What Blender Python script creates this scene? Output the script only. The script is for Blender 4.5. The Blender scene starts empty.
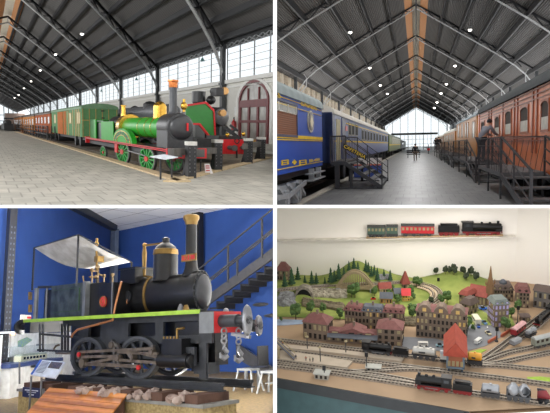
import bpy, bmesh, math, random
from mathutils import Vector, Matrix
random.seed(7)
PI = math.pi
SC = bpy.context.scene
COL = SC.collection
F, CX, CY = 600.0, 275.0, 206.5        # focal length and centre of the 550 x 413 frame, in pixels

# ------------------------------------------------------------------ materials
def lin(c):
    out = []
    for v in c:
        v /= 255.0
        out.append(v / 12.92 if v <= 0.04045 else ((v + 0.055) / 1.055) ** 2.4)
    return tuple(out) + (1.0,)

_M = {}
def mat(name, c, rough=0.6, metal=0.0, var=0.12, scale=6.0, bump=0.0, spec=0.5, c2=None, coat=0.0):
    """principled surface with a procedural noise between two tones of the thing's own colour"""
    if name in _M: return _M[name]
    m = bpy.data.materials.new(name); m.use_nodes = True
    nt = m.node_tree; N = nt.nodes; L = nt.links
    b = N['Principled BSDF']
    tc = N.new('ShaderNodeTexCoord'); nz = N.new('ShaderNodeTexNoise')
    nz.inputs['Scale'].default_value = scale; nz.inputs['Detail'].default_value = 4
    L.new(tc.outputs['Object'], nz.inputs['Vector'])
    rp = N.new('ShaderNodeValToRGB')
    a = lin(c)
    if c2 is None:
        lo = tuple(v * (1 - var) for v in a[:3]) + (1,); hi = tuple(min(1, v * (1 + var)) for v in a[:3]) + (1,)
    else:
        lo, hi = a, lin(c2)
    rp.color_ramp.elements[0].position = 0.35; rp.color_ramp.elements[1].position = 0.65
    rp.color_ramp.elements[0].color = lo; rp.color_ramp.elements[1].color = hi
    L.new(nz.outputs['Fac'], rp.inputs['Fac']); L.new(rp.outputs['Color'], b.inputs['Base Color'])
    b.inputs['Roughness'].default_value = rough; b.inputs['Metallic'].default_value = metal
    b.inputs['Specular IOR Level'].default_value = spec
    if coat: b.inputs['Coat Weight'].default_value = coat; b.inputs['Coat Roughness'].default_value = 0.08
    if bump:
        bp = N.new('ShaderNodeBump'); bp.inputs['Strength'].default_value = bump; bp.inputs['Distance'].default_value = 0.05
        L.new(nz.outputs['Fac'], bp.inputs['Height']); L.new(bp.outputs['Normal'], b.inputs['Normal'])
    _M[name] = m
    return m

def mat_brick(name, c, c2, mortar, bw, bh, ms=0.02, rough=0.8, offset=0.5, axes='XY', bump=0.3, scale=1.0):
    """courses of bricks, tiles, planks or slabs in object space; axes picks the plane the courses lie in"""
    if name in _M: return _M[name]
    m = bpy.data.materials.new(name); m.use_nodes = True
    nt = m.node_tree; N = nt.nodes; L = nt.links; b = N['Principled BSDF']
    tc = N.new('ShaderNodeTexCoord'); sp = N.new('ShaderNodeSeparateXYZ'); cb = N.new('ShaderNodeCombineXYZ')
    L.new(tc.outputs['Object'], sp.inputs[0])
    L.new(sp.outputs[axes[0]], cb.inputs[0]); L.new(sp.outputs[axes[1]], cb.inputs[1])
    br = N.new('ShaderNodeTexBrick'); br.offset = offset
    br.inputs['Color1'].default_value = lin(c); br.inputs['Color2'].default_value = lin(c2); br.inputs['Mortar'].default_value = lin(mortar)
    br.inputs['Scale'].default_value = scale; br.inputs['Mortar Size'].default_value = ms
    br.inputs['Brick Width'].default_value = bw; br.inputs['Row Height'].default_value = bh
    L.new(cb.outputs[0], br.inputs['Vector'])
    nz = N.new('ShaderNodeTexNoise'); nz.inputs['Scale'].default_value = 1.3; nz.inputs['Detail'].default_value = 5
    L.new(tc.outputs['Object'], nz.inputs['Vector'])
    mx = N.new('ShaderNodeMix'); mx.data_type = 'RGBA'; mx.blend_type = 'OVERLAY'; mx.inputs['Factor'].default_value = 0.45
    L.new(br.outputs['Color'], mx.inputs[6]); L.new(nz.outputs['Fac'], mx.inputs[7]); L.new(mx.outputs[2], b.inputs['Base Color'])
    b.inputs['Roughness'].default_value = rough
    if bump:
        bp = N.new('ShaderNodeBump'); bp.inputs['Strength'].default_value = bump; bp.inputs['Distance'].default_value = 0.03; bp.invert = True
        L.new(br.outputs['Fac'], bp.inputs['Height']); L.new(bp.outputs['Normal'], b.inputs['Normal'])
    _M[name] = m
    return m

def mat_wave(name, c, c2, axis='X', scale=3.0, rough=0.7, bump=0.4, metal=0.0, dist=0.0, spec=0.5):
    """ribs, corrugation or planks: bands along one object axis"""
    if name in _M: return _M[name]
    m = bpy.data.materials.new(name); m.use_nodes = True
    nt = m.node_tree; N = nt.nodes; L = nt.links; b = N['Principled BSDF']
    tc = N.new('ShaderNodeTexCoord'); w = N.new('ShaderNodeTexWave'); w.wave_type = 'BANDS'; w.bands_direction = axis
    w.inputs['Scale'].default_value = scale; w.inputs['Distortion'].default_value = dist; w.inputs['Detail'].default_value = 2
    L.new(tc.outputs['Object'], w.inputs['Vector'])
    rp = N.new('ShaderNodeValToRGB'); rp.color_ramp.elements[0].color = lin(c); rp.color_ramp.elements[1].color = lin(c2)
    L.new(w.outputs['Fac'], rp.inputs['Fac']); L.new(rp.outputs['Color'], b.inputs['Base Color'])
    b.inputs['Roughness'].default_value = rough; b.inputs['Metallic'].default_value = metal; b.inputs['Specular IOR Level'].default_value = spec
    if bump:
        bp = N.new('ShaderNodeBump'); bp.inputs['Strength'].default_value = bump; bp.inputs['Distance'].default_value = 0.04
        L.new(w.outputs['Fac'], bp.inputs['Height']); L.new(bp.outputs['Normal'], b.inputs['Normal'])
    _M[name] = m
    return m

def mat_glass(name, tint=(244, 247, 248), gloss=0.06, rough=0.05):
    if name in _M: return _M[name]
    m = bpy.data.materials.new(name); m.use_nodes = True
    nt = m.node_tree; N = nt.nodes; L = nt.links; N.remove(N['Principled BSDF'])
    t = N.new('ShaderNodeBsdfTransparent'); t.inputs['Color'].default_value = lin(tint)
    g = N.new('ShaderNodeBsdfGlossy'); g.inputs['Roughness'].default_value = rough
    nz = N.new('ShaderNodeTexNoise'); nz.inputs['Scale'].default_value = 2.0
    mm = N.new('ShaderNodeMath'); mm.operation = 'MULTIPLY'; mm.inputs[1].default_value = gloss * 2
    L.new(nz.outputs['Fac'], mm.inputs[0])
    x = N.new('ShaderNodeMixShader'); L.new(mm.outputs[0], x.inputs['Fac'])
    L.new(t.outputs[0], x.inputs[1]); L.new(g.outputs[0], x.inputs[2]); L.new(x.outputs[0], N['Material Output'].inputs['Surface'])
    _M[name] = m
    return m

def mat_emit(name, c, strength):
    if name in _M: return _M[name]
    m = bpy.data.materials.new(name); m.use_nodes = True
    b = m.node_tree.nodes['Principled BSDF']
    b.inputs['Base Color'].default_value = lin(c); b.inputs['Emission Color'].default_value = lin(c); b.inputs['Emission Strength'].default_value = strength
    _M[name] = m
    return m

# ------------------------------------------------------------------ mesh builder
def V(*a): return Vector(a)

class MB:
    """collects shapes into one mesh, in the coordinates of the place it is put in"""
    def __init__(s): s.bm = bmesh.new()
    def face(s, pts):
        try: s.bm.faces.new([s.bm.verts.new(p) for p in pts])
        except ValueError: pass
        return s
    def hexa(s, p):
        v = [s.bm.verts.new(q) for q in p]
        for f in ((0, 3, 2, 1), (4, 5, 6, 7), (0, 1, 5, 4), (1, 2, 6, 5), (2, 3, 7, 6), (3, 0, 4, 7)):
            s.bm.faces.new([v[i] for i in f])
        return s
    def box(s, x0, x1, y0, y1, z0, z1):
        if x0 > x1: x0, x1 = x1, x0
        if y0 > y1: y0, y1 = y1, y0
        if z0 > z1: z0, z1 = z1, z0
        return s.hexa([(x0, y0, z0), (x1, y0, z0), (x1, y1, z0), (x0, y1, z0), (x0, y0, z1), (x1, y0, z1), (x1, y1, z1), (x0, y1, z1)])
    def cbox(s, c, sx, sy, sz, rz=0.0):
        cx, cy, cz = c; ca, sa = math.cos(rz), math.sin(rz); q = []
        for dz in (-sz / 2, sz / 2):
            for dx, dy in ((-sx / 2, -sy / 2), (sx / 2, -sy / 2), (sx / 2, sy / 2), (-sx / 2, sy / 2)):
                q.append((cx + dx * ca - dy * sa, cy + dx * sa + dy * ca, cz + dz))
        return s.hexa(q)
    def prism(s, pts, vec):
        vec = Vector(vec); a = [s.bm.verts.new(p) for p in pts]; b = [s.bm.verts.new(Vector(p) + vec) for p in pts]; n = len(a)
        s.bm.faces.new(a[::-1]); s.bm.faces.new(b)
        for i in range(n): s.bm.faces.new((a[i], a[(i + 1) % n], b[(i + 1) % n], b[i]))
        return s
    def sweep(s, rings, caps=True, closed=True):
        vs = [[s.bm.verts.new(p) for p in r] for r in rings]; n = len(vs[0])
        for a, b in zip(vs, vs[1:]):
            for i in range(n if closed else n - 1):
                j = (i + 1) % n
                s.bm.faces.new((a[i], a[j], b[j], b[i]))
        if caps and closed: s.bm.faces.new(vs[0][::-1]); s.bm.faces.new(vs[-1])
        return s
    @staticmethod
    def frame(d):
        d = Vector(d).normalized(); up = Vector((0, 0, 1)) if abs(d.z) < 0.9 else Vector((0, 1, 0))
        a = d.cross(up).normalized(); return a, a.cross(d).normalized()
    def tube(s, pts, r, n=6):
        pts = [Vector(p) for p in pts]; rings = []
        for i, p in enumerate(pts):
            d = (pts[min(i + 1, len(pts) - 1)] - pts[max(i - 1, 0)])
            a, b = s.frame(d); rr = r[i] if isinstance(r, (list, tuple)) else r
            rings.append([p + a * (rr * math.cos(2 * PI * k / n)) + b * (rr * math.sin(2 * PI * k / n)) for k in range(n)])
        return s.sweep(rings)
    def cyl(s, p, q, r, r2=None, n=14): return s.tube([p, q], [r, r if r2 is None else r2], n)
    def bar(s, p, q, w, h=None):
        """rectangular bar from p to q"""
        p, q = Vector(p), Vector(q); a, b = s.frame(q - p); h = w if h is None else h; rings = []
        for c in (p, q): rings.append([c + a * w / 2 + b * h / 2, c - a * w / 2 + b * h / 2, c - a * w / 2 - b * h / 2, c + a * w / 2 - b * h / 2])
        return s.sweep(rings)
    def lathe(s, o, axis, prof, n=20, sx=1.0):
        o = Vector(o); d = Vector(axis).normalized(); a, b = s.frame(d); rings = []
        for t, r in prof:
            r = max(r, 1e-4)
            rings.append([o + d * t + a * (r * sx * math.cos(2 * PI * k / n)) + b * (r * math.sin(2 * PI * k / n)) for k in range(n)])
        return s.sweep(rings)
    def ball(s, c, r, sx=1, sy=1, sz=1, sub=2):
        g = bmesh.ops.create_icosphere(s.bm, subdivisions=sub, radius=r)
        for v in g['verts']: v.co = Vector((v.co.x * sx, v.co.y * sy, v.co.z * sz)) + Vector(c)
        return s
    def ring(s, c, axis, R, r, n=24, m=8):
        c = Vector(c); d = Vector(axis).normalized(); a, b = s.frame(d); rings = []
        for k in range(n + 1):
            t = 2 * PI * k / n; u = a * math.cos(t) + b * math.sin(t)
            rings.append([c + u * (R + r * math.cos(2 * PI * j / m)) + d * (r * math.sin(2 * PI * j / m)) for j in range(m)])
        s.sweep(rings, caps=False); return s
    def rim(s, c, axis, R, r, w, n=28, sx=1.0):
        """flat band of a wheel: outer radius R, inner r, width w along axis"""
        c = Vector(c); d = Vector(axis).normalized(); a, b = s.frame(d); rings = []
        for k in range(n + 1):
            t = 2 * PI * k / n; u = a * (math.cos(t) * sx) + b * math.sin(t)
            rings.append([c + u * R - d * w / 2, c + u * R + d * w / 2, c + u * r + d * w / 2, c + u * r - d * w / 2])
        return s.sweep(rings, caps=False)
    def arcface(s, pts, vec): return s.prism(pts, vec)
    def rough(s, amt, seed=0):
        rnd = random.Random(seed)
        for v in s.bm.verts: v.co += Vector((rnd.uniform(-1, 1), rnd.uniform(-1, 1), rnd.uniform(-1, 1))) * amt
        return s

class Place:
    """a place in the building: its own level ground z = 0, y along its main axis, x across"""
    def __init__(s, M, clip=()): s.M = M; s.I = M.inverted(); s.clip = clip
    @classmethod
    def seen(cls, A, vx, h, clip=()):
        ax, ay = A[0] - CX, CY - A[1]; vr = vx - CX; vy = -(F * F + ax * vr) / ay
        y = Vector((ax / F, 1, ay / F)).normalized(); z = Vector((vr / F, 1, vy / F)).normalized()
        if vy < 0: z = -z
        x = y.cross(z); R = Matrix((x, y, z)).transposed().to_4x4()
        return cls(R @ Matrix.Translation((0, 0, -h)), clip)
    def sub(s, loc, rz=0.0): return Place(s.M @ Matrix.Translation(loc) @ Matrix.Rotation(rz, 4, 'Z'), s.clip)
    def on(s, px, py, x=None, y=None, z=None):
        """the point of a plane of this place that the photograph shows at a pixel"""
        o = s.I @ Vector((0, 0, 0)); d = (s.I.to_3x3() @ Vector(((px - CX) / F, 1, (CY - py) / F)))
        if x is not None: t = (x - o.x) / d.x
        elif y is not None: t = (y - o.y) / d.y
        else: t = (z - o.z) / d.z
        return o + d * t
    def px(s, p):
        w = s.M @ Vector(p); return (CX + F * w.x / w.y, CY - F * w.z / w.y)
    def thing(s, name, label, cat, loc, group=None):
        o = bpy.data.objects.new(name, None); o.empty_display_size = 0.2; COL.objects.link(o)
        o.matrix_world = s.M @ Matrix.Translation(loc); o['label'] = label; o['category'] = cat
        if group: o['group'] = group
        return o
    def put(s, mb, name, m, root=None, label=None, cat=None, group=None, kind=None, loc=None, smooth=35, dx=None):
        """link the collected shapes as ONE mesh object, under its thing or at top level"""
        bm = mb.bm
        M = root.matrix_world.copy() if root else s.M @ Matrix.Translation(loc or (0, 0, 0))
        T = M.inverted() @ s.M
        bmesh.ops.recalc_face_normals(bm, faces=bm.faces)
        for (co, no) in s.clip:      # keep to its own bay between the party wall and the floor slab
            co, no = Vector(co), Vector(no)
            lc = s.I @ co; ln = s.M.to_3x3().transposed() @ no
            if any((v.co - lc).dot(ln) > 0 for v in bm.verts):
                bmesh.ops.bisect_plane(bm, geom=bm.verts[:] + bm.edges[:] + bm.faces[:], plane_co=lc, plane_no=ln, clear_outer=True)
        bm.transform(T)
        me = bpy.data.meshes.new(name); bm.to_mesh(me); bm.free()
        me.materials.append(m)
        if smooth and len(me.polygons):
            me.shade_smooth(); me.set_sharp_from_angle(angle=math.radians(smooth))
        o = bpy.data.objects.new(name, me); COL.objects.link(o)
        if root is not None: o.parent = root; o.matrix_parent_inverse = Matrix.Identity(4)
        else: o.matrix_world = M
        if label: o['label'] = label
        if cat: o['category'] = cat
        if group: o['group'] = group
        if kind: o['kind'] = kind
        return o
    def put_under(s, mb, name, m, part, root, label=None):
        """a sub-part: mesh under a part that itself sits under root"""
        o = s.put(mb, name, m, root, label=label)
        o.parent = part; o.matrix_parent_inverse = Matrix.Identity(4)
        return o
    def text(s, txt, name, m, root, o, xd, zd, size, extrude=0.004, align='CENTER', width=None):
        cu = bpy.data.curves.new(name, 'FONT'); cu.body = txt; cu.size = size; cu.extrude = extrude; cu.align_x = align; cu.align_y = 'CENTER'
        cu.materials.append(m)
        ob = bpy.data.objects.new(name, cu); COL.objects.link(ob)
        xd = Vector(xd).normalized(); zd = Vector(zd).normalized(); n = xd.cross(zd)
        R = Matrix((xd, zd, n)).transposed().to_4x4()
        Ml = Matrix.Translation(Vector(o)) @ R
        if width:
            cu.space_character = 1.0
            bpy.context.view_layer.update()
            w = ob.dimensions.x or 1.0
            Ml = Ml @ Matrix.Diagonal((width / w, 1, 1, 1))
        Mr = root.matrix_world if root else Matrix.Identity(4)
        bpy.context.view_layer.update()
        me = bpy.data.meshes.new_from_object(ob.evaluated_get(bpy.context.evaluated_depsgraph_get()))
        bpy.data.objects.remove(ob); me.transform(Mr.inverted() @ s.M @ Ml)
        if not len(me.materials): me.materials.append(m)
        ob = bpy.data.objects.new(name, me); COL.objects.link(ob)
        ob.parent = root; ob.matrix_parent_inverse = Matrix.Identity(4)
        return ob

def kids(o): return [c for c in KID.get(o.name, ())]
KID = {}
def copy_tree(root, M, label=None, group=None):
    """a copy of a thing with copies of its parts and their sub-parts, at matrix M"""
    r = root.copy(); COL.objects.link(r); r.matrix_world = M
    if label: r['label'] = label
    if group: r['group'] = group
    for ch in root.children:
        c = ch.copy(); COL.objects.link(c); c.parent = r
        for g in ch.children:
            d = g.copy(); COL.objects.link(d); d.parent = c
    return r

# ------------------------------------------------------------------ shared materials
BLACK = mat('black_paint', (26, 26, 28), 0.35, var=0.3, scale=9)
IRON = mat('dark_iron', (44, 44, 46), 0.55, var=0.2)
STEEL = mat('grey_steel', (120, 120, 122), 0.4, 0.3)
GLASS = mat_glass('clear_glass')
BULB = mat_emit('lamp_glow', (255, 250, 240), 6.0)
WHITE = mat('white_plaster', (236, 236, 234), 0.8, var=0.02)
DARKGLASS = mat('dark_window_glass', (40, 44, 48), 0.12, var=0.3, spec=0.6)

# ------------------------------------------------------------------ the camera and the party wall
cam = bpy.data.cameras.new('camera'); cam.sensor_width = 36.0; cam.lens = F / 550.0 * 36.0; cam.clip_end = 3000
cam.shift_y = 0.0
co = bpy.data.objects.new('camera', cam); COL.objects.link(co); co.location = (0, 0, 0); co.rotation_euler = (PI / 2, 0, 0); SC.camera = co
SC.view_settings.view_transform = 'Standard'; SC.view_settings.look = 'None'; SC.view_settings.gamma = 1.0; SC.view_settings.use_curve_mapping = False
SC.view_settings.exposure = 0.0
w = bpy.data.worlds.new('overcast'); SC.world = w; w.use_nodes = True
bgn = w.node_tree.nodes['Background']; bgn.inputs['Color'].default_value = (0.96, 0.98, 1.0, 1); bgn.inputs['Strength'].default_value = 1.5

HALL = Place(Matrix.Identity(4))
g = 0.0252
HALL.put(MB().box(-g, g, 8, 480, -60, 60), 'wall_middle', WHITE, kind='structure')
HALL.put(MB().box(-140, -g, 8, 480, -0.021, 0.021), 'floor_slab', WHITE, kind='structure')
HALL.put(MB().box(g, 140, 8, 480, -0.021, 0.021), 'floor_slab', WHITE, kind='structure')
e = 0.001
LEFT, RIGHT = ((-g - e, 0, 0), (1, 0, 0)), ((g + e, 0, 0), (-1, 0, 0))
UP, DOWN = ((0, 0, 0.022), (0, 0, -1)), ((0, 0, -0.022), (0, 0, 1))
FRONT = ((0, 8.0, 0), (0, -1, 0))

def area(P, loc, aim, sx, sy, power, color=(1, 1, 1), name='daylight_fill'):
    l = bpy.data.lights.new(name, 'AREA'); l.shape = 'RECTANGLE'; l.size = sx; l.size_y = sy; l.energy = power; l.color = color
    o = bpy.data.objects.new(name, l); COL.objects.link(o)
    z = (Vector(loc) - Vector(aim)).normalized(); x = Vector((0, 1, 0)) if abs(z.y) < 0.9 else Vector((1, 0, 0))
    y = z.cross(x).normalized(); x = y.cross(z)
    o.matrix_world = P.M @ (Matrix.Translation(loc) @ Matrix((x, y, z)).transposed().to_4x4())
    return o

# ------------------------------------------------------------------ shared kinds of things
def spoked(P, root, c, axis, R, mt_rim, mt_in, nsp=10, w=0.08, name='wheel', hubm=None, long=1.0):
    """a spoked railway wheel: tyre part with spokes and hub below it"""
    c = Vector(c); ax = Vector(axis).normalized()
    def ln(m):
        for v in m.bm.verts: v.co.y = c.y + (v.co.y - c.y) * long
        return m
    t = P.put(ln(MB().rim(c, ax, R, R * 0.87, w)), name, mt_rim, root)
    a, b = MB.frame(ax); m = MB(); m.rim(c, ax, R * 0.87, R * 0.77, w * 0.8)
    for k in range(nsp):
        u = a * math.cos(2 * PI * k / nsp) + b * math.sin(2 * PI * k / nsp)
        m.bar(c + u * R * 0.12, c + u * R * 0.8, R * 0.11, w * 0.5)
    P.put_under(ln(m), 'spokes', mt_in, t, root)
    P.put_under(ln(MB().cyl(c - ax * w * 0.7, c + ax * w * 0.7, R * 0.2, n=14)), 'hub', hubm or mt_in, t, root)
    return t

def pendant(P, p, ztop, label, r=0.28, group=None):
    """hanging hall lamp: cord, shade, bulb"""
    root = P.thing('pendant_lamp', label, 'lamp', p, group)
    x, y, z = p
    P.put(MB().cyl((x, y, z + r), (x, y, ztop), r * 0.07, n=5), 'cord', IRON, root)
    P.put(MB().lathe((x, y, z), (0, 0, 1), [(0, r), (r * .25, r * .9), (r * .7, r * .35), (r * 1.1, r * .3), (r * 1.15, 0.01)], 14), 'lamp_shade', mat('shade_grey', (120, 122, 124), 0.4), root)
    P.put(MB().ball((x, y, z - r * .05), r * .72, sub=2), 'bulb', BULB, root)
    return root

def carriage(P, name, label, xs, xf, ya, yb, zb, ze, rh, body, roof, wins, group=None, stripes=(), wm=None, pane=None, under=IRON, zrail=0.0, wheels=4, trim=None, over=0.06):
    """railway carriage, side wall at x = xs facing away from xf: body, roof, windows with panes, stripes, underframe, wheels"""
    sg = 1 if xs > xf else -1; xm = (xs + xf) / 2; hw = abs(xs - xf) / 2
    root = P.thing(name, label, 'carriage', (xm, (ya + yb) / 2, zrail), group)
    P.put(MB().box(xs, xf, ya, yb, zb, ze), 'body', body, root)
    prof = [(xm - hw - over, ya - over, ze)] + [(xm + (hw + over) * math.sin(-PI / 2 + PI * k / 14), ya - over, ze + 0.04 + rh * math.cos(-PI / 2 + PI * k / 14) ** 0.8) for k in range(1, 14)] + [(xm + hw + over, ya - over, ze)]
    P.put(MB().prism(prof, (0, yb - ya + 2 * over, 0)), 'roof', roof, root)
    for (a, b, c, d) in wins:
        fr = MB(); t = 0.06
        for q in ((a - t, a, c - t, d + t), (b, b + t, c - t, d + t), (a, b, c - t, c), (a, b, d, d + t)):
            fr.box(xs - sg * 0.02, xs + sg * 0.035, *q)
        f = P.put(fr, 'window', wm or body, root)
        P.put_under(MB().box(xs - sg * 0.01, xs + sg * 0.012, a, b, c, d), 'pane', pane or DARKGLASS, f, root)
    for (c, d, m) in stripes:
        P.put(MB().box(xs, xs + sg * 0.02, ya, yb, c, d), 'stripe', m, root)
    P.put(MB().box(xm - hw * .8, xm + hw * .8, ya + .2, yb - .2, zb - 0.22, zb - 0.002), 'underframe', under, root)
    L = yb - ya
    for k in range(wheels):
        yy = ya + L * ((0.1 + 0.12 * k) if k < wheels / 2 else (0.9 - 0.12 * (wheels - 1 - k)))
        R = min(0.42, (zb - zrail) * 0.6)
        P.put(MB().cyl((xs - sg * .12, yy, zrail + R), (xf + sg * .12, yy, zrail + R), R, n=18), 'wheelset', under, root)
    return root
def figure(P, base, H, face, label, top, trousers, hair, pose='stand', group=None, hatm=None, skin=(196, 150, 124)):
    """one continuous skinned body, turned by face (radians about z); clothing and hair are its children"""
    root_name = 'person'
    S = H / 1.75; Rz = Matrix.Rotation(face, 4, 'Z'); base = Vector(base)
    def W(p): return base + Rz @ (Vector(p) * S)
    J = {}
    sw = .16 if pose == 'walk' else .02
    lean = .30 if pose == 'lean' else 0.0
    J['pel'] = (0, 0, .95); J['spine'] = (0, lean * .4, 1.15); J['chest'] = (0, lean * .95, 1.36); J['neck'] = (0, lean * 1.2, 1.49); J['head'] = (0, lean * 1.45 + .02, 1.6); J['crown'] = (0, lean * 1.5, 1.71)
    for s_, n in ((-1, 'l'), (1, 'r')):
        f = sw * s_
        J['hip' + n] = (.1 * s_, 0, .9); J['knee' + n] = (.11 * s_, f * .6 + .03, .5); J['ank' + n] = (.11 * s_, f * 1.2 - .02, .09); J['toe' + n] = (.12 * s_, f * 1.2 + .16, .035)
        J['sho' + n] = (.2 * s_, lean * 1.0, 1.41)
        if pose == 'lean':
            J['elb' + n] = (.24 * s_, lean + .18, 1.16); J['wri' + n] = (.17 * s_, lean + .42, 1.08); J['han' + n] = (.15 * s_, lean + .5, 1.07)
        else:
            J['elb' + n] = (.27 * s_, -f * .4 - .02, 1.13); J['wri' + n] = (.27 * s_, -f * 1.0 + .06, .9); J['han' + n] = (.26 * s_, -f * 1.1 + .08, .81)
    R = dict(pel=.135, spine=.13, chest=.15, neck=.055, head=.095, crown=.07)
    for n in 'lr': R.update({'hip' + n: .095, 'knee' + n: .06, 'ank' + n: .042, 'toe' + n: .035, 'sho' + n: .06, 'elb' + n: .045, 'wri' + n: .032, 'han' + n: .035})
    E = [('pel', 'spine'), ('spine', 'chest'), ('chest', 'neck'), ('neck', 'head'), ('head', 'crown')]
    for n in 'lr': E += [('pel', 'hip' + n), ('hip' + n, 'knee' + n), ('knee' + n, 'ank' + n), ('ank' + n, 'toe' + n), ('chest', 'sho' + n), ('sho' + n, 'elb' + n), ('elb' + n, 'wri' + n), ('wri' + n, 'han' + n)]
    def grow(nm, names, edges, m, grow_by=0.0, parent=None, root_first=None):
        me = bpy.data.meshes.new(nm); idx = {k: i for i, k in enumerate(names)}
        M = P.M @ Matrix.Translation(base); T = Matrix.Translation(-base)
        me.from_pydata([T @ W(J[k]) for k in names], [(idx[a], idx[b]) for a, b in edges], [])
        ob = bpy.data.objects.new(nm, me); COL.objects.link(ob)
        if parent is None: ob.matrix_world = M
        else: ob.parent = parent; ob.matrix_parent_inverse = Matrix.Identity(4)
        md = ob.modifiers.new('skin', 'SKIN'); md.use_smooth_shade = True
        if not me.skin_vertices: me.attributes.new('skin_vertices', 'FLOAT', 'POINT') if False else None
        lay = me.skin_vertices[0].data if me.skin_vertices else None
        if lay:
            for k, i in idx.items():
                r = (R[k] + grow_by) * S; lay[i].radius = (r, r); lay[i].use_root = (k == (root_first or names[0]))
        sd = ob.modifiers.new('smooth', 'SUBSURF'); sd.levels = 1; sd.render_levels = 1
        me.materials.append(m)
        return ob
    names = list(J)
    body = grow(root_name, names, E, mat('skin_tone', skin, .6, var=.05))
    body['label'] = label; body['category'] = 'person'
    if group: body['group'] = group
    coat_n = ['pel', 'spine', 'chest', 'shol', 'elbl', 'wril', 'shor', 'elbr', 'wrir', 'hipl', 'hipr']
    R2 = dict(R); R['pel'] += .02
    J2 = {k: J[k] for k in J}
    grow('coat', coat_n, [('pel', 'spine'), ('spine', 'chest'), ('chest', 'shol'), ('shol', 'elbl'), ('elbl', 'wril'), ('chest', 'shor'), ('shor', 'elbr'), ('elbr', 'wrir'), ('pel', 'hipl'), ('pel', 'hipr')], top, .022, body)
    R.update(R2)
    grow('trousers', ['pel', 'hipl', 'kneel', 'ankl', 'hipr', 'kneer', 'ankr'], [('pel', 'hipl'), ('hipl', 'kneel'), ('kneel', 'ankl'), ('pel', 'hipr'), ('hipr', 'kneer'), ('kneer', 'ankr')], trousers, .014, body)
    for n in 'lr': grow('shoe', ['ank' + n, 'toe' + n], [('ank' + n, 'toe' + n)], mat('shoe_dark', (40, 38, 38), .5), .012, body)
    h = Vector(J['head']); cr = Vector(J['crown'])
    def child(mb, nm, m):
        bm = mb.bm; bmesh.ops.recalc_face_normals(bm, faces=bm.faces); bm.transform(Matrix.Translation(-base))
        me = bpy.data.meshes.new(nm); bm.to_mesh(me); bm.free(); me.materials.append(m); me.shade_smooth()
        ob = bpy.data.objects.new(nm, me); COL.objects.link(ob); ob.parent = body; ob.matrix_parent_inverse = Matrix.Identity(4); return ob
    c = W((h.x, h.y - .015, h.z + .045))
    child(MB().ball(c, .112 * S, 1, 1.05, .95), 'hat' if hatm else 'hair', hatm or hair)
    return body
# ================================================================== HALL WITH THE GREEN LOCOMOTIVE (upper left)
TL = Place.seen((-15, 122), 175, 1.6, (LEFT, UP, FRONT))
P = TL
XW = 18.0; SK = 1.35                       # window wall; the roof trusses cross the hall on the skew
M_ROOF = mat_wave('corrugated_roof', (78, 76, 75), (112, 109, 106), 'X', 3.2, 0.75, 0.7)
M_TRUSS = mat('truss_dark_grey', (40, 40, 43), 0.6)
M_CHORD = mat('truss_light_grey', (206, 207, 208), 0.5)
M_POST = mat('column_grey', (78, 80, 82), 0.5)
M_PAVE = mat_brick('stone_paving', (180, 175, 164), (166, 162, 152), (146, 142, 134), .45, 1.0, 0.02, 0.75, bump=0.25, scale=1.0)
M_WALLC = mat('cream_wall', (224, 222, 214), 0.85, var=0.03)
M_STONE = mat('white_stone', (240, 239, 234), 0.8, var=0.03)
M_RED = mat('signal_red', (205, 32, 38), 0.35, var=0.1)
M_GREEN = mat('loco_green', (40, 150, 40), 0.4, var=0.08, spec=.3)
M_BRASS = mat('polished_brass', (214, 168, 72), 0.22, 0.9, var=0.15)
M_COPPER = mat('copper_rim', (214, 128, 70), 0.3, 0.7, var=0.15)
M_SMOKE = mat('smokebox_black', (44, 45, 48), 0.4, var=0.25, scale=14, spec=0.7)
M_WOOD = mat('kerb_timber', (196, 174, 138), 0.8, var=0.15)

zroof = lambda X: 8.45 + 0.51 * (18.0 - X)
ZB = -.18
# bed of the track inside the timber kerb
k1, k2, k3 = P.on(80, 152.2, z=0), P.on(177, 182.5, z=0), P.on(273, 158, z=0)
k0 = k1 + (k1 - k2) * 4.2; k4 = V(17.9, k0.y, 0)
bed = [k0, k1, k2, k3, V(17.9, k3.y + 6, 0), k4]
P.put(MB().face([(-8, 9, 0), (XW, 9, 0), (XW, k3.y + 6, 0), k3, k2, k0, (-8, k0.y, 0)]).face([(-8, k0.y, 0), k0, (XW, k0.y, 0), (XW, 420, 0), (-8, 420, 0)]), 'floor', M_PAVE, kind='structure')
P.put(MB().prism([p + V(0, 0, ZB) for p in bed], (0, 0, -.02)), 'track_bed', mat('bed_ballast', (134, 120, 100), 0.9, scale=3, c2=(96, 84, 70)), kind='structure')
kb = MB()
for a, b in ((k0, k2), (k2, k3 + (k3 - k2) * .02)):
    d = (b - a).normalized(); n = V(-d.y, d.x, 0) * .28
    kb.prism([p + V(0, 0, -.2) for p in (a, b, b + n * 1.5, a + n * 1.5)], (0, 0, .25))
P.put(kb, 'trim_1', M_WOOD, kind='structure')

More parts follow.
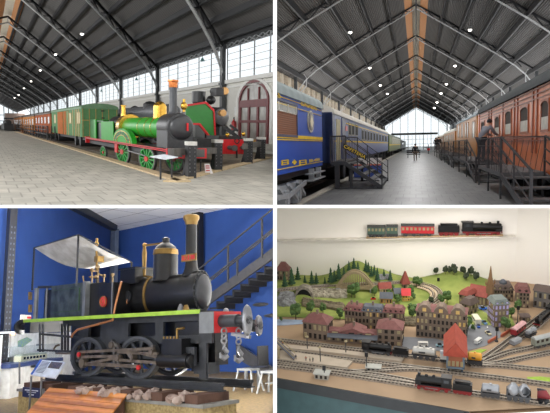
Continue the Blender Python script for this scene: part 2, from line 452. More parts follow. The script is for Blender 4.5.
# ---- window wall
P.put(MB().box(XW, XW + .6, 30, 420, -.2, 5.35), 'wall_right', M_WALLC, kind='structure')
P.put(MB().box(XW - .25, XW, 30, 420, 5.1, 5.4).box(XW - .12, XW, 30, 420, 4.75, 4.9), 'trim_2', M_STONE, kind='structure')
P.put(MB().box(XW - .15, XW, 30, 420, 0, .5), 'baseboard_right', mat('plinth_stone', (196, 192, 182), .8), kind='structure')
posts = [P.on(px, 100, x=XW - .3).y for px in (222.5, 157.5, 120.7, 97, 80, 67, 57, 50, 43.5, 38.2, 33.8, 30)]
step = posts[0] - posts[1]
bays = [posts[0] - 17] + posts
for i in range(len(bays) - 1):
    a, b = bays[i] + .25, bays[i + 1] - .25; fr = MB(); n = 6
    for k in range(n + 1):
        y = a + (b - a) * k / n; fr.box(XW - .03, XW + .03, y - .06, y + .06, 5.4, 8.3)
    for k in range(6):
        z = 5.42 + (8.3 - 5.42) * k / 5.6; fr.box(XW - .02, XW + .02, a, b, z - .012, z + .012)
    for k in range(14):          # lattice strip under the eave
        y0 = a + (b - a) * k / 14; y1 = a + (b - a) * (k + 1) / 14
        fr.bar((XW - .1, y0, 7.95), (XW - .1, y1, 8.3), .06); fr.bar((XW - .1, y1, 7.95), (XW - .1, y0, 8.3), .06)
    fr.box(XW - .12, XW - .06, a, b, 7.9, 7.96)
    wf = P.put(fr, 'window_%d' % (i + 1), mat('glazing_bar', (150, 152, 154), .5), kind='structure')
    P.put(MB().box(XW + .04, XW + .05, a, b, 5.4, 8.35), 'window_pane', GLASS, wf if False else None, kind='structure')
P.put(MB().box(XW - .3, XW + .2, 30, 420, 8.3, 8.6), 'trim_3', M_TRUSS, kind='structure')
# door in a round arch, and blind arches further down the wall
def arch(y0, y1, zs, zt, n=16):
    ym, hw = (y0 + y1) / 2, (y1 - y0) / 2
    return [(y0, 0)] + [(y0, zs)] + [(ym - hw * math.cos(PI * k / n), zs + (zt - zs) * math.sin(PI * k / n)) for k in range(1, n)] + [(y1, zs), (y1, 0)]
def arch_band(m, x0, x1, y0, y1, zs, zt, w, n=16):
    o = arch(y0 - w, y1 + w, zs, zt + w, n); i_ = arch(y0, y1, zs, zt, n); rings = []
    for (a, b), (c, d) in zip(o, i_): rings.append([(x0, a, b), (x1, a, b), (x1, c, d), (x0, c, d)])
    return m.sweep(rings)
yd0, yd1 = P.on(267.5, 140, x=XW).y, P.on(240.5, 140, x=XW).y
zs, zt = P.on(254, 101, x=XW).z, P.on(254, 83.5, x=XW).z
D_RED = mat('oxblood_door', (112, 34, 38), .45)
d = P.put(arch_band(MB(), XW - .12, XW - .02, yd0, yd1, zs, zt, .25), 'door_1', D_RED, kind='structure')
m = MB(); L = yd1 - yd0
for f in (.0, .33, .66, 1.0):
    m.box(XW - .1, XW - .02, yd0 + L * f - .16, yd0 + L * f + .16, 0, zs)
for f in (.3, .7): m.box(XW - .1, XW - .02, yd0 + L * f - .1, yd0 + L * f + .1, zs, zt - .3)
for z0, z1 in ((zs - .45, zs + .1), (zs - 1.6, zs - 1.4), (0, .22)): m.box(XW - .11, XW - .02, yd0, yd1, z0, z1)
P.put(m, 'door_frame', D_RED, kind='structure')
P.put(MB().prism([(XW - .015, a, b) for a, b in arch(yd0, yd1, zs, zt)], (.012, 0, 0)), 'door_pane', mat('pale_door_glass', (168, 166, 158), .3, scale=1.2, c2=(126, 120, 112)), kind='structure')
P.put(MB().box(XW - .09, XW - .02, yd0 + .3, yd1 - .3, .22, .75), 'door_panel', mat('ochre_panel', (196, 144, 52), .5), kind='structure')
P.put(arch_band(MB(), XW - .1, XW - .004, yd0 - .45, yd1 + .45, zs, zt + .02, .4), 'trim_4', M_STONE, kind='structure')
for px in (140, 110, 190):
    a, b = P.on(px + 8, 120, x=XW).y, P.on(px - 8, 120, x=XW).y
    P.put(arch_band(MB(), XW - .1, XW - .004, a, b, 2.6, 3.4, .4), 'trim_4', M_STONE, kind='structure')
    P.put(MB().prism([(XW - .015, p, q) for p, q in arch(a, b, 2.6, 3.4)], (.012, 0, 0)), 'window_arch', mat('grey_arch_glass', (140, 142, 142), .3), kind='structure')

# ---- roof: corrugated slopes, ridge light, purlins, trusses on columns
XR = 3.2
P.put(MB().prism([(XW + .6, 9, zroof(XW + .6)), (XR + 1.4, 9, zroof(XR + 1.4)), (XR + 1.4, 9, zroof(XR + 1.4) + .12), (XW + .6, 9, zroof(XW + .6) + .12)], (0, 420, 0)), 'ceiling', M_ROOF, kind='structure')
P.put(MB().prism([(XR - 1.4, 9, zroof(XR + 1.4)), (-16, 9, zroof(22.4)), (-16, 9, zroof(22.4) + .12), (XR - 1.4, 9, zroof(XR + 1.4) + .12)], (0, 420, 0)), 'ceiling', M_ROOF, kind='structure')
M_RIDGE = mat_wave('ridge_boards', (226, 160, 104), (200, 136, 84), 'Y', .8, .7, .2)
M_RIDGEL = mat('ridge_lit_tone', (246, 234, 214), .7)  # pale tone paints in the light shining along the ridge
for sx in (-1, 1):
    P.put(MB().prism([(XR + sx * 1.4, 9, zroof(XR + 1.4)), (XR + sx * .5, 9, zroof(XR + .5)), (XR + sx * .5, 9, zroof(XR + .5) + .1), (XR + sx * 1.4, 9, zroof(XR + 1.4) + .1)], (0, 420, 0)), 'ceiling_ridge', M_RIDGE, kind='structure')
P.put(MB().prism([(XR - .5, 9, zroof(XR + .5)), (XR + .5, 9, zroof(XR + .5)), (XR + .5, 9, zroof(XR + .5) + .1), (XR - .5, 9, zroof(XR + .5) + .1)], (0, 420, 0)), 'ceiling_ridge', M_RIDGEL, kind='structure')
for k in range(9):
    X = 17.2 - 1.62 * k; z = zroof(X)
    P.put(MB().box(X - .07, X + .07, 12, 400, z - .42, z - .02).box(X - .14, X + .14, 12, 400, z - .46, z - .4), 'purlin', M_TRUSS, kind='structure')
def truss_tl(y0):
    up, lo = MB(), MB(); q = lambda X, dz: V(X, y0 + SK * (X - XW + .3), zroof(X) - dz)
    up.bar(q(XW - .2, .5), q(XR, .5), .2, .22)
    prev = None; n = 16
    for k in range(n + 1):
        X = XW - .4 - (XW - XR - .6) * k / n
        d = 1.25 if k else 1.9
        cur = q(X, .5 if k % 2 == 0 else 1.22)
        if prev is not None: up.bar(prev, cur, .09)
        prev = cur
    pts = [V(XW - .3, y0, 5.6), q(XW - .42, 2.7), q(XW - .75, 2.3), q(XW - 1.4, 1.9), q(XW - 2.4, 1.58), q(XW - 3.8, 1.36), q(XW - 6, 1.26), q(XR, 1.26)]
    for a, b in zip(pts, pts[1:]): lo.bar(a, b, .2, .16)
    lo.tube([q(XW - .35, 2.4), q(XW - 1.0, 2.35), q(XW - 1.25, 1.7), q(XW - .9, 1.2), q(XW - .7, .7)], .07, 5)
    lo.bar(q(XR, 1.26), q(XR, .4), .12)
    # the far slope of the same truss
    q2 = lambda X, dz: V(X, y0 + SK * (X - XW + .3), zroof(2 * XR - X) - dz)
    lo.bar(q2(XR, 1.26), q2(-8, 1.26), .2, .16); up.bar(q2(XR, .5), q2(-8, .5), .2, .22)
    P.put(up, 'roof_truss', M_TRUSS, kind='structure'); P.put(lo, 'roof_truss_chord', M_CHORD, kind='structure')
    P.put(MB().box(XW - .46, XW - .14, y0 - .28, y0 + .28, 0, 8.4).box(XW - .55, XW - .1, y0 - .34, y0 + .34, 5.0, 5.2), 'iron_column', M_POST, kind='structure')
for y in posts: truss_tl(y)
truss_tl(posts[0] - step)
for i, (px, py) in enumerate(((82, 33.5), (55.5, 54), (40.2, 70), (31, 81), (24, 88), (18.6, 94.6), (14.6, 97.6))):
    p = P.on(px, py, x=10.0)
    pendant(P, p, zroof(10) - .4, ['hanging lamp nearest the viewer under the dark roof of the green locomotive hall', 'second nearest hanging lamp in the green locomotive hall, up left of the green carriage', 'third hanging lamp in the row above the brown carriages', 'fourth hanging lamp in the row above the brown carriages', 'fifth hanging lamp in the row above the brown carriages', 'sixth, tiny hanging lamp far down the green locomotive hall', 'seventh and farthest hanging lamp in the green locomotive hall'][i], .27 + .015 * i, 'hanging lamps of the green locomotive hall')
for px, py, l in ((202.5, 60, 'small teal shaded lamp hanging in the tall window above the black locomotive'), (136.5, 79.5, 'small grey lamp hanging in the window above the brass dome of the green locomotive'), (101.5, 91, 'tiny grey lamp hanging in the window above the green carriage roof')):
    p = P.on(px, py, x=XW - .8)
    root = P.thing('window_lamp', l, 'lamp', p, 'small lamps in front of the tall windows')
    P.put(MB().cyl(p, (p.x, p.y, 8.4), .025, n=5), 'cord', IRON, root)
    P.put(MB().lathe((p.x, p.y, p.z - .1), (0, 0, 1), [(0, .22), (.12, .16), (.3, .05), (.32, .01)], 12), 'lamp_shade', mat('teal_shade', (110, 150, 150), .4), root)

# ---- green locomotive
G = P
ZL = -.15                                   # the rails lie in a shallow pit
xn = P.on(147.4, 171.7, z=ZL).x - .12        # near face of the frames
W = 1.12; xf_ = xn + W; xc = xn + W / 2
root = P.thing('steam_locomotive', 'bright green old steam locomotive with brass dome, copper rimmed chimney and red frame', 'locomotive', (xc, P.on(130, 150, x=xn).y, 0))
def yn(px, x=None): return P.on(px, 140, x=xn if x is None else x).y
yF, yB = yn(169.5), yn(88)
zrb = P.on(172, 149.5, x=xn).z
P.put(MB().box(xn - .1, xf_ + .1, yF, yB, zrb - .06, zrb - .03), 'running_board', BLACK, root)
m = MB()
for x in (xn - .1, xf_ + .07): P.put(MB().box(x, x + .03, yF, yB, zrb - .09, zrb), 'valance', M_RED, root)
P.put(MB().box(xn + .1, xn + .16, yF + .3, yB, zrb - .34, zrb - .15).box(xf_ - .16, xf_ - .1, yF + .3, yB, zrb - .34, zrb - .15), 'frame', IRON, root)
# boiler and smokebox
rb = .40
zc = P.on(140, 117.5, x=xc - .1).z - rb
yS = P.on(158, 130, x=xc - rb).y; ySf = P.on(180.5, 130, x=xc).y; yFB = P.on(121, 130, x=xc - rb).y
P.put(MB().cyl((xc, yS, zc), (xc, yFB, zc), rb, n=28), 'boiler', M_GREEN, root)
for px in (150, 144, 137): P.put(MB().rim((xc, P.on(px, 130, x=xc - rb).y, zc), (0, 1, 0), rb + .012, rb - .02, .05), 'boiler_band', M_BRASS, root)
rs = .47; zs_ = P.on(179, 113, y=ySf).z - rs
P.put(MB().lathe((xc, ySf, zs_), (0, 1, 0), [(0, rs - .03), (.04, rs), (yS - ySf, rs), (yS - ySf + .02, rs - .1)], 30), 'smokebox', M_SMOKE, root)
P.put(MB().box(xc - rs + .02, xc + rs - .02, ySf + .02, yS, zrb, zs_), 'smokebox_saddle', M_SMOKE, root)
dr = P.put(MB().lathe((xc + .04, ySf - .13, zs_ - .02), (0, 1, 0), [(0, .05), (.02, .22), (.06, .34), (.1, .40), (.14, .42)], 26), 'smokebox_door', mat('door_black', (48, 49, 52), .32, spec=.7), root)
P.put_under(MB().bar((xc + .2, ySf - .15, zs_ - .12), (xc + .2, ySf - .15, zs_ + .14), .06, .05), 'door_handle', M_RED, dr, root)
rv = MB()
for k in range(14):
    z = zs_ - .38 + .055 * k
    rv.ball((xc - math.sqrt(max(0, rs * rs - (z - zs_) ** 2)) - .004, ySf + .12, z), .012, sub=1)
P.put(rv, 'rivets', M_SMOKE, root)
# chimney
yc = P.on(173.2, 110, x=xc).y
zt_ = P.on(173.2, 80, y=yc).z; z2 = P.on(173.2, 87, y=yc).z; zb_ = zs_ + rs - .05
rch = 3.9 * (P.M @ V(xc, yc, 1)).y / F
ch = P.put(MB().lathe((xc, yc, zb_), (0, 0, 1), [(0, rch * 1.7), (.05, rch * 1.25), (.14, rch * 1.02), (z2 - zb_, rch)], 22), 'chimney', mat('chimney_grey', (74, 76, 80), .4), root)
P.put_under(MB().lathe((xc, yc, z2 - .02), (0, 0, 1), [(0, rch * 1.02), (.02, rch * 1.08), ((zt_ - z2) * .75, rch * 1.12), ((zt_ - z2) * .85, rch * 1.42), (zt_ - z2 + .02, rch * 1.35), (zt_ - z2 + .02, rch * .8)], 22), 'chimney_rim', M_COPPER, ch, root)
# dome, safety valve, firebox band
yD = P.on(160, 110, x=xc).y; k_ = (P.M @ V(xc, yD, 1)).y / F
zd = P.on(160, 101, y=yD).z; rd = 6.6 * k_
P.put(MB().lathe((xc, yD, zc + rb - .12), (0, 0, 1), [(0, rd * 1.25), (.1, rd), (zd - zc - rb - rd * .3, rd), (zd - zc - rb, rd * .85), (zd - zc - rb + .08, rd * .5), (zd - zc - rb + .12, .01)], 22), 'steam_dome', M_BRASS, root)
yV = P.on(123.5, 110, x=xc).y; k_ = (P.M @ V(xc, yV, 1)).y / F
zv = P.on(123.5, 105.2, y=yV).z
P.put(MB().lathe((xc, yV, zc + rb - .05), (0, 0, 1), [(0, 3.6 * k_), (.05, 3.0 * k_), (.25, 2.3 * k_), (zv - zc - rb + .05 - .06, 2.0 * k_), (zv - zc - rb, 2.7 * k_), (zv - zc - rb + .05, 2.7 * k_)], 16), 'safety_valve', M_BRASS, root)
yFBr = P.on(113, 130, x=xc - rb).y
P.put(MB().cyl((xc, yFB + .25, zc), (xc, yFBr + .9, zc), rb + .10, n=28).box(xc - rb, xc + rb, yFB + .3, yFBr + .9, zrb, zc), 'firebox', BLACK, root)
P.put(MB().rim((xc, (yFB + .1), zc), (0, 1, 0), rb + .16, rb - .02, .75, 32), 'firebox_band', M_BRASS, root)
# splasher over the driving wheel: green arc with gold beading, its openings put on as black plates
ys0, ys1 = yn(114), yn(133.5)
ym = (ys0 + ys1) / 2; hw = (ys0 - ys1) / 2; zsp = P.on(123.5, 128.5, x=xn).z
sp = P.put(MB().prism([(xn - .06, ym - hw * math.cos(PI * k / 18), zrb + (zsp - zrb) * math.sin(PI * k / 18)) for k in range(19)], (.2, 0, 0)), 'splasher', M_GREEN, root)
m = MB()
for s1, s2 in ((.86, .8), (.55, .5)):
    rings = []
    for k in range(19):
        c, s_ = math.cos(PI * k / 18), math.sin(PI * k / 18)
        rings.append([(xn - .075, ym - hw * s1 * c, zrb + (zsp - zrb) * s1 * s_), (xn - .06, ym - hw * s1 * c, zrb + (zsp - zrb) * s1 * s_), (xn - .06, ym - hw * s2 * c, zrb + (zsp - zrb) * s2 * s_), (xn - .075, ym - hw * s2 * c, zrb + (zsp - zrb) * s2 * s_)])
    m.sweep(rings)
P.put_under(m, 'beading', M_BRASS, sp, root)
for k in range(1, 9):
    t = PI * k / 9; c, s_ = math.cos(t), math.sin(t); q = lambda f, o: V(xn - .072, ym - hw * f * math.cos(t + o), zrb + (zsp - zrb) * f * math.sin(t + o))
    P.put_under(MB().prism([q(.58, -.09), q(.77, -.09), q(.77, .09), q(.58, .09)], (.015, 0, 0)), 'opening', BLACK, sp, root)  # black plate paints the dark of an opening
# cab sheets
ya_, yb_ = yn(102.5), yn(114.5); zct = P.on(108, 121.5, x=xn).z
P.put(MB().box(xn - .06, xn - .02, yb_, ya_, zrb, zct).box(xf_ + .02, xf_ + .06, yb_, ya_, zrb, zct), 'cab_side', M_GREEN, root)
ya2, yb2 = yn(91.5), yn(97); zc2 = P.on(94, 119.5, x=xn).z
P.put(MB().box(xn - .06, xf_ + .06, ya2 - 1.2, ya2, zrb, zc2).box(xn - .06, xn, yb2, ya2, zrb, zc2), 'bunker', M_GREEN, root)
P.put(MB().box(xn + .05, xf_ - .05, ya_ - .2, ya2 - 1.3, zrb, zct - .05), 'backhead', BLACK, root)
P.put(MB().box(xn - .02, xf_ + .02, ya_ - .4, ya_ + 1.6, zct, zct + .05), 'cab_weather_board', BLACK, root)
# buffer beam, buffers
P.put(MB().box(xn - .12, xf_ + .12, yF - .12, yF, zrb - .3, zrb + .03), 'buffer_beam', M_RED, root)
P.put(MB().box(xn - .12, xf_ + .12, yB, yB + .2, zrb - .32, zrb + .04), 'buffer_beam', M_RED, root)
for x in (xn + .16, xf_ - .2):
    P.put(MB().box(x - .11, x + .11, yF - .36, yF - .12, zrb - .21, zrb + .0).box(x - .14, x + .14, yF - .44, yF - .36, zrb - .24, zrb + .02), 'buffer', mat('buffer_grey', (88, 86, 84), .6), root)
# lamp on the running board beside the chimney
yl = P.on(184, 105, x=xc + .3).y; pl = P.on(184, 106, y=yl)
P.put(MB().ball(pl, .15, .8, .8, 1).cyl(pl + V(0, 0, .12), pl + V(0, 0, .24), .05).cyl(pl + V(0, 0, -.2), pl + V(0, 0, -.1), .05), 'brass_lamp', M_BRASS, root)
# wheels
W_G = mat('wheel_green', (36, 150, 62), .35)
W_R = mat('tyre_dark', (62, 58, 56), .5)
for px, pt in ((147.4, 145.5), (123, 138.5), (104, 143)):
    yy = yn(px - 1); R = (P.on(px, pt, x=xn).z - ZL) / 2 if px > 110 else .34
    for x in (xn + .03, xf_ - .03):
        spoked(P, root, (x, yy, ZL + R), (1, 0, 0), R, W_R, W_G, 12 if px > 110 else 10, .09, 'wheel', mat('hub_red', (196, 44, 40), .4), 2.6)
P.put(MB().cyl((xn - .02, yn(128), zrb - .32), (xn - .02, yn(146), zrb - .38), .03), 'coupling_rod', STEEL, root)
P.put(MB().box(xn - .05, xn + .02, yn(118), yn(115.5), zrb - .5, zrb - .12), 'step', M_RED, root)
ra = MB()
for x in (xn + .02, xf_ - .02): ra.box(x - .04, x + .06, P.on(180, 160, x=xn).y, 300, ZL - .04, ZL)
P.put(ra, 'track_rails', mat('rail_rust', (92, 84, 78), .5), kind='structure')

# ---- black locomotive with the green smoke deflector, on the next track
bx = P.on(236, 163, z=ZL); kB = (P.M @ bx).y / F       # buffer beam, ground below
yb = bx.y; Q = lambda px, py, y=yb: P.on(px, py, y=y)
root = P.thing('tank_locomotive', 'black steam locomotive with a large green smoke deflector bordered in red and red buffer beam', 'locomotive', (bx.x, yb + 6, 0))
b0, b1 = Q(221, 154), Q(244.5, 139.5)
P.put(MB().box(b0.x, b1.x, yb, yb + .3, b0.z, b1.z), 'buffer_beam', M_RED, root)
for px in (229, 242):
    c = Q(px, 147.5); P.put(MB().cyl(c, c - V(0, .7, 0), .1, n=14).cyl(c - V(0, .7, 0), c - V(0, .78, 0), .15, n=18), 'buffer', mat('buffer_grey', (88, 86, 84), .6), root)
yd_ = yb + 2.0
pts = [Q(*p, yd_) for p in ((186, 105.5), (205.5, 102.5), (213.5, 110.5), (215, 138.5), (212.5, 141), (199, 124), (191, 124), (186, 122))]
df = P.put(MB().prism(pts, (0, .12, 0)), 'smoke_deflector', mat('deflector_green', (52, 132, 56), .35, var=.06), root)
m = MB()
for a, b in ((1, 2), (2, 3), (3, 4), (4, 5), (5, 6), (0, 1), (6, 7)): m.bar(pts[a] - V(0, .04, 0), pts[b] - V(0, .04, 0), .07 if a in (0, 1, 2) else .16, .1)
P.put_under(m, 'border', M_RED, df, root)
c1 = Q(216.5, 115, yd_ + 1.0); rB = 8.8 * kB * 1.15
P.put(MB().lathe((c1.x, yd_ + .2, c1.z - .1), (0, 1, 0), [(0, rB * .3), (.15, rB * .8), (.3, rB), (2.2, rB), (2.3, rB * .9)], 26), 'boiler', mat('boiler_black', (52, 52, 55), .35, var=.3, scale=8), root)
P.put(MB().lathe((c1.x, yd_ + .05, c1.z - .1), (0, 1, 0), [(0, .05), (.05, rB * .45), (.2, rB * .85)], 22), 'smokebox_door', mat('door_grey', (110, 110, 112), .3, spec=.8), root)
ct = Q(206, 100, yd_ + 2)
zB = c1.z + rB * .6
xa_, xb_ = Q(194, 97, yd_ + 1).x, Q(206, 97, yd_ + 1).x
P.put(MB().lathe(((xa_ + xb_) / 2, yd_ + 1.2, zB), (0, 0, 1), [(0, (xb_ - xa_) * .52), (.3, (xb_ - xa_) * .5), (.34, (xb_ - xa_) * .56), (Q(200, 91.5, yd_ + 1.2).z - zB, (xb_ - xa_) * .54)], 20), 'chimney', BLACK, root)
xa_, xb_ = Q(207, 97, yd_ + .8).x, Q(215, 97, yd_ + .8).x
P.put(MB().ball(((xa_ + xb_) / 2, yd_ + .8, Q(210, 100, yd_ + .8).z), (xb_ - xa_) * .6, 1, 1, .9), 'feed_dome', BLACK, root)
lp = Q(225, 91, yd_ - .5)
hl = P.put(MB().cyl(lp + V(-.35, .9, 0), lp, .19, n=16).box(lp.x - .5, lp.x - .1, lp.y - .1, lp.y + .8, lp.z - .25, lp.z + .12), 'headlamp', IRON, root)
P.put_under(MB().ring(lp, (0, 1, 0), .17, .035).cyl(lp, lp + V(0, -.03, 0), .15), 'lens', mat('amber_brass', (196, 150, 96), .3, .5), hl, root)
lp2 = Q(223.5, 113, yd_ - .3); P.put(MB().cyl(lp2, lp2 + V(0, .4, 0), .17), 'headlamp', mat('amber_brass', (196, 150, 96), .3, .5), root)
for px, py in ((227.5, 135), (243.5, 134)):
    c = Q(px, py); P.put(MB().ball(c, .11, sub=2), 'brass_lamp', M_BRASS, root)
m = MB()
for a, b in (((222, 126), (238, 138)), ((226, 127), (242, 140)), ((230, 125), (238, 131)), ((222, 139), (236, 129))): m.bar(Q(*a, yb + .7), Q(*b, yb + .5), .12)
m.box(Q(220, 140).x, Q(240, 140).x, yb + .2, yb + 2, Q(220, 142).z, Q(220, 136).z)
P.put(m, 'pipework', IRON, root)
P.put(MB().box(Q(200, 150).x, Q(243, 150).x, yb + .4, yb + 4.6, .35, Q(200, 139).z), 'frame', IRON, root)
P.put(MB().box(Q(192, 115, yd_ + 3).x, Q(206, 115, yd_ + 3).x, yd_ + .8, yd_ + 2.4, .5, Q(200, 108, yd_ + 3).z), 'side_tank', BLACK, root)
for k in range(2):
    P.put(MB().cyl((Q(205, 150).x, yb + 1.8 + 1.5 * k, .42), (Q(208, 150).x, yb + 2.5 + 2 * k, .42), .42, n=20), 'wheel', IRON, root)
P.put(MB().box(Q(236, 158).x, Q(236.8, 158).x, yb - .1, yb, Q(236, 154).z - .2, Q(236, 146).z).ring(Q(237, 141), (0, 1, 0), .12, .03, 12, 6), 'coupling_hook', IRON, root)
# ---- long dark boiler of a third locomotive behind the green one
c = P.on(140, 114, x=9.2); yy0 = P.on(161, 114, x=9.2).y; yy1 = P.on(113, 114, x=9.2).y
root = P.thing('goods_locomotive', 'long dark grey steam boiler standing behind the green locomotive', 'locomotive', (9.8, (yy0 + yy1) / 2, 0))
zt3, zb3 = P.on(140, 107.5, x=9.2).z, P.on(140, 119, x=9.2).z
r3 = (zt3 - zb3) / 2 + .12
P.put(MB().lathe((9.9, yy0, zb3 + r3 - .1), (0, 1, 0), [(0, r3 * .9), (.1, r3), (yy1 - yy0, r3), (yy1 - yy0 + .1, r3 * .8)], 24), 'boiler', mat('boiler_dusty', (92, 94, 98), .45, var=.2), root)
for px, r, h in ((150, .5, .5), (135, .35, .3)):
    y = P.on(px, 105, x=9.9).y; P.put(MB().lathe((9.9, y, zt3 - .1), (0, 0, 1), [(0, r), (h * .7, r * .9), (h, r * .5), (h + .05, .02)], 16), 'dome', IRON, root)
P.put(MB().box(9.2, 10.6, yy0, yy1, .4, .7), 'frame', IRON, root)
for k in range(4): P.put(MB().cyl((9.25, yy0 + 2 + k * 2.5, .41), (10.5, yy0 + 2 + k * 2.5, .41), .41, n=18), 'wheelset', IRON, root)

# ---- green carriage and the brown train behind it
MG = mat('carriage_green', (92, 138, 92), .7, spec=.2, var=.08); MGL = mat('carriage_gold_line', (178, 148, 84), .5); MO = mat('varnished_orange', (176, 100, 46), .75, spec=.15, var=.15, scale=3)
MRF = mat('carriage_roof_green', (104, 140, 104), .6)
xs = P.on(78, 146.5, z=0).x; ya, yb = P.on(82.3, 130, x=xs).y, P.on(52, 130, x=xs).y
zb, ze = P.on(82, 137, x=xs).z, P.on(82, 108.5, x=xs).z; xe = P.on(118, 130, y=ya).x
wn = []
for a, b in ((80.4, 77.4), (71.5, 69.5), (61, 59.5), (56, 54.5)):
    wn.append((P.on(a, 120, x=xs).y, P.on(b, 120, x=xs).y, zb + (ze - zb) * .5, zb + (ze - zb) * .86))
gc = carriage(P, 'passenger_carriage', 'small green wooden carriage with gold battens behind the green locomotive', xs, xe, ya, yb, zb, ze, .34, MG, MRF, wn, wm=MGL, pane=mat('cream_blind', (206, 196, 150), .5))
m = MB()
for px in (66.5, 68.5, 73, 75.5, 77, 79): y = P.on(px, 120, x=xs).y; P.put(MB().box(xs - .03, xs, y - .12, y + .12, zb, ze), 'batten', MGL, gc)
for f in (.02, .2, .38, .56, .74, .97): x = xs + (xe - xs) * f; P.put(MB().box(x - .02, x + .02, ya - .03, ya, zb, ze + .3 * math.sin(PI * f)), 'batten', MGL, gc)
m.box(xs, xe, ya - .03, ya, zb + .0, zb + .05).box(xs, xe, ya - .03, ya, zb + .58 * (ze - zb), zb + .61 * (ze - zb))
P.put(m, 'batten', MGL, gc)
for a, b in ((63.2, 58), (66, 64)):
    P.put(MB().box(xs - .04, xs, P.on(a, 120, x=xs).y, P.on(b, 120, x=xs).y, zb, ze - .04), 'door', MO, gc)
c = P.on(102.5, 111, y=ya); P.put(MB().cbox(c - V(0, .05, 0), .22, .1, .08).cbox(P.on(103, 118, y=ya) - V(0, .05, 0), .2, .1, .07), 'lamp_bracket', BLACK, gc)
P.put(MB().cyl((xs + .35, ya - .5, zb - .15), (xs + .35, ya, zb - .15), .1).cyl((xe - .35, ya - .5, zb - .15), (xe - .35, ya, zb - .15), .1), 'buffer', IRON, gc)
for (p0, p1, yt, col, lab, nm) in ((51, 35.5, 113.5, (164, 84, 44), 'reddish brown wooden carriage behind the green carriage', 'brown'), (34.5, 23, 116, (186, 120, 62), 'orange varnished carriage beyond the reddish brown one', 'orange'), (22.3, 14.5, 117, (170, 110, 62), 'farthest orange brown carriage near the left edge of the hall', 'farorange')):
    xs2 = xs + .05; ya, yb = P.on(p0, 130, x=xs2).y, P.on(p1, 130, x=xs2).y
    zb, ze = P.on(p0, 133.5, x=xs2).z, P.on(p0, yt, x=xs2).z
    wn = []; n = 5
    for k in range(n):
        a = ya + (yb - ya) * (k + .25) / n; wn.append((a, a + (yb - ya) * .5 / n, zb + (ze - zb) * .5, zb + (ze - zb) * .85))
    carriage(P, 'passenger_carriage', lab, xs2, xs2 + 2, ya, yb, zb, ze, .3, mat('varnish_' + nm, col, .75, spec=.15, var=.15, scale=2), mat('roof_dark_brown', (96, 84, 74), .6), wn, 'wooden carriages of the green locomotive hall', pane=mat('reflecting_pane', (170, 160, 150), .2))
# far end: dark locomotive and bright gable glass
p = P.on(7, 131, z=0); y = min(p.y, 330)
root = P.thing('far_locomotive', 'dark grey locomotive far away at the left edge of the hall', 'locomotive', P.on(8, 129, y=y))
a, b = P.on(4, 130, y=y), P.on(13.5, 119.5, y=y)
P.put(MB().box(a.x, b.x, y, y + 20, a.z, a.z + (b.z - a.z) * .6).cyl(((a.x + b.x) / 2, y, a.z + (b.z - a.z) * .7), ((a.x + b.x) / 2, y + 20, a.z + (b.z - a.z) * .7), (b.x - a.x) * .3), 'boiler', IRON, root)
P.put(MB().box(P.on(4, 119, y=y).x, b.x, y - 1, y + 3, b.z, b.z + .3), 'cab_roof', IRON, root)
YE = 400
gm = MB(); a, b = -12, 18
for k in range(13): x = a + (b - a) * k / 12; gm.box(x - .25, x + .25, YE, YE + .3, 0, 20)
for z in (2.5, 6): gm.box(a, b, YE, YE + .3, z - .2, z + .2)
P.put(gm, 'window_gable', mat('glazing_bar', (150, 152, 154), .5), kind='structure')
P.put(MB().box(a, b, YE + .4, YE + .5, 0, 20), 'window_pane', GLASS, kind='structure')
P.put(MB().box(P.on(5, 118, y=YE - 5).x, P.on(25, 118, y=YE - 5).x, YE - 5, YE - 4, 0, P.on(5, 113, y=YE - 5).z), 'wall_far', mat('far_pink_wall', (214, 186, 172), .8), kind='structure')

# ---- boarding stairs with railings before the brown carriages, and people on them
def steps_tl(p0, p1, lab):
    x1 = xs - .1; x0 = x1 - .7; ya, yb = P.on(p0, 135, x=x0).y, P.on(p1, 135, x=x0).y
    root = P.thing('boarding_platform', lab, 'platform', ((x0 + x1) / 2, (ya + yb) / 2, 0), 'boarding platforms of the green locomotive hall')
    P.put(MB().box(x0, x1, ya, yb, .55, .62), 'deck', IRON, root)
    for x in (x0, x1):
        for k in range(5): y = ya + (yb - ya) * k / 4; P.put(MB().box(x - .04, x + .04, y - .08, y + .08, 0, 1.35), 'post', IRON, root)
    m = MB()
    for z in (1.0, 1.35): m.box(x0 - .03, x0 + .03, ya, yb, z - .03, z + .03)
    P.put(m, 'railing', IRON, root)
    for k in range(3): P.put(MB().box(x0, x1, ya - .5 * (k + 1), ya - .5 * k, .5 - .17 * k, .54 - .17 * k), 'step', IRON, root)
steps_tl(47, 36, 'dark boarding platform with railing beside the reddish brown carriage')
steps_tl(33, 24, 'dark boarding platform with railing beside the orange varnished carriage')
steps_tl(22, 15, 'farthest dark boarding platform near the left edge of the hall')

area(P, (-9, 70, 9), (9, 70, 2), 120, 7, 12500)  # added area light, as daylight from the unseen left side
area(P, (-7, 16, 6), (8, 26, 0), 14, 5, 420)  # added fill for the front of the hall, out of view

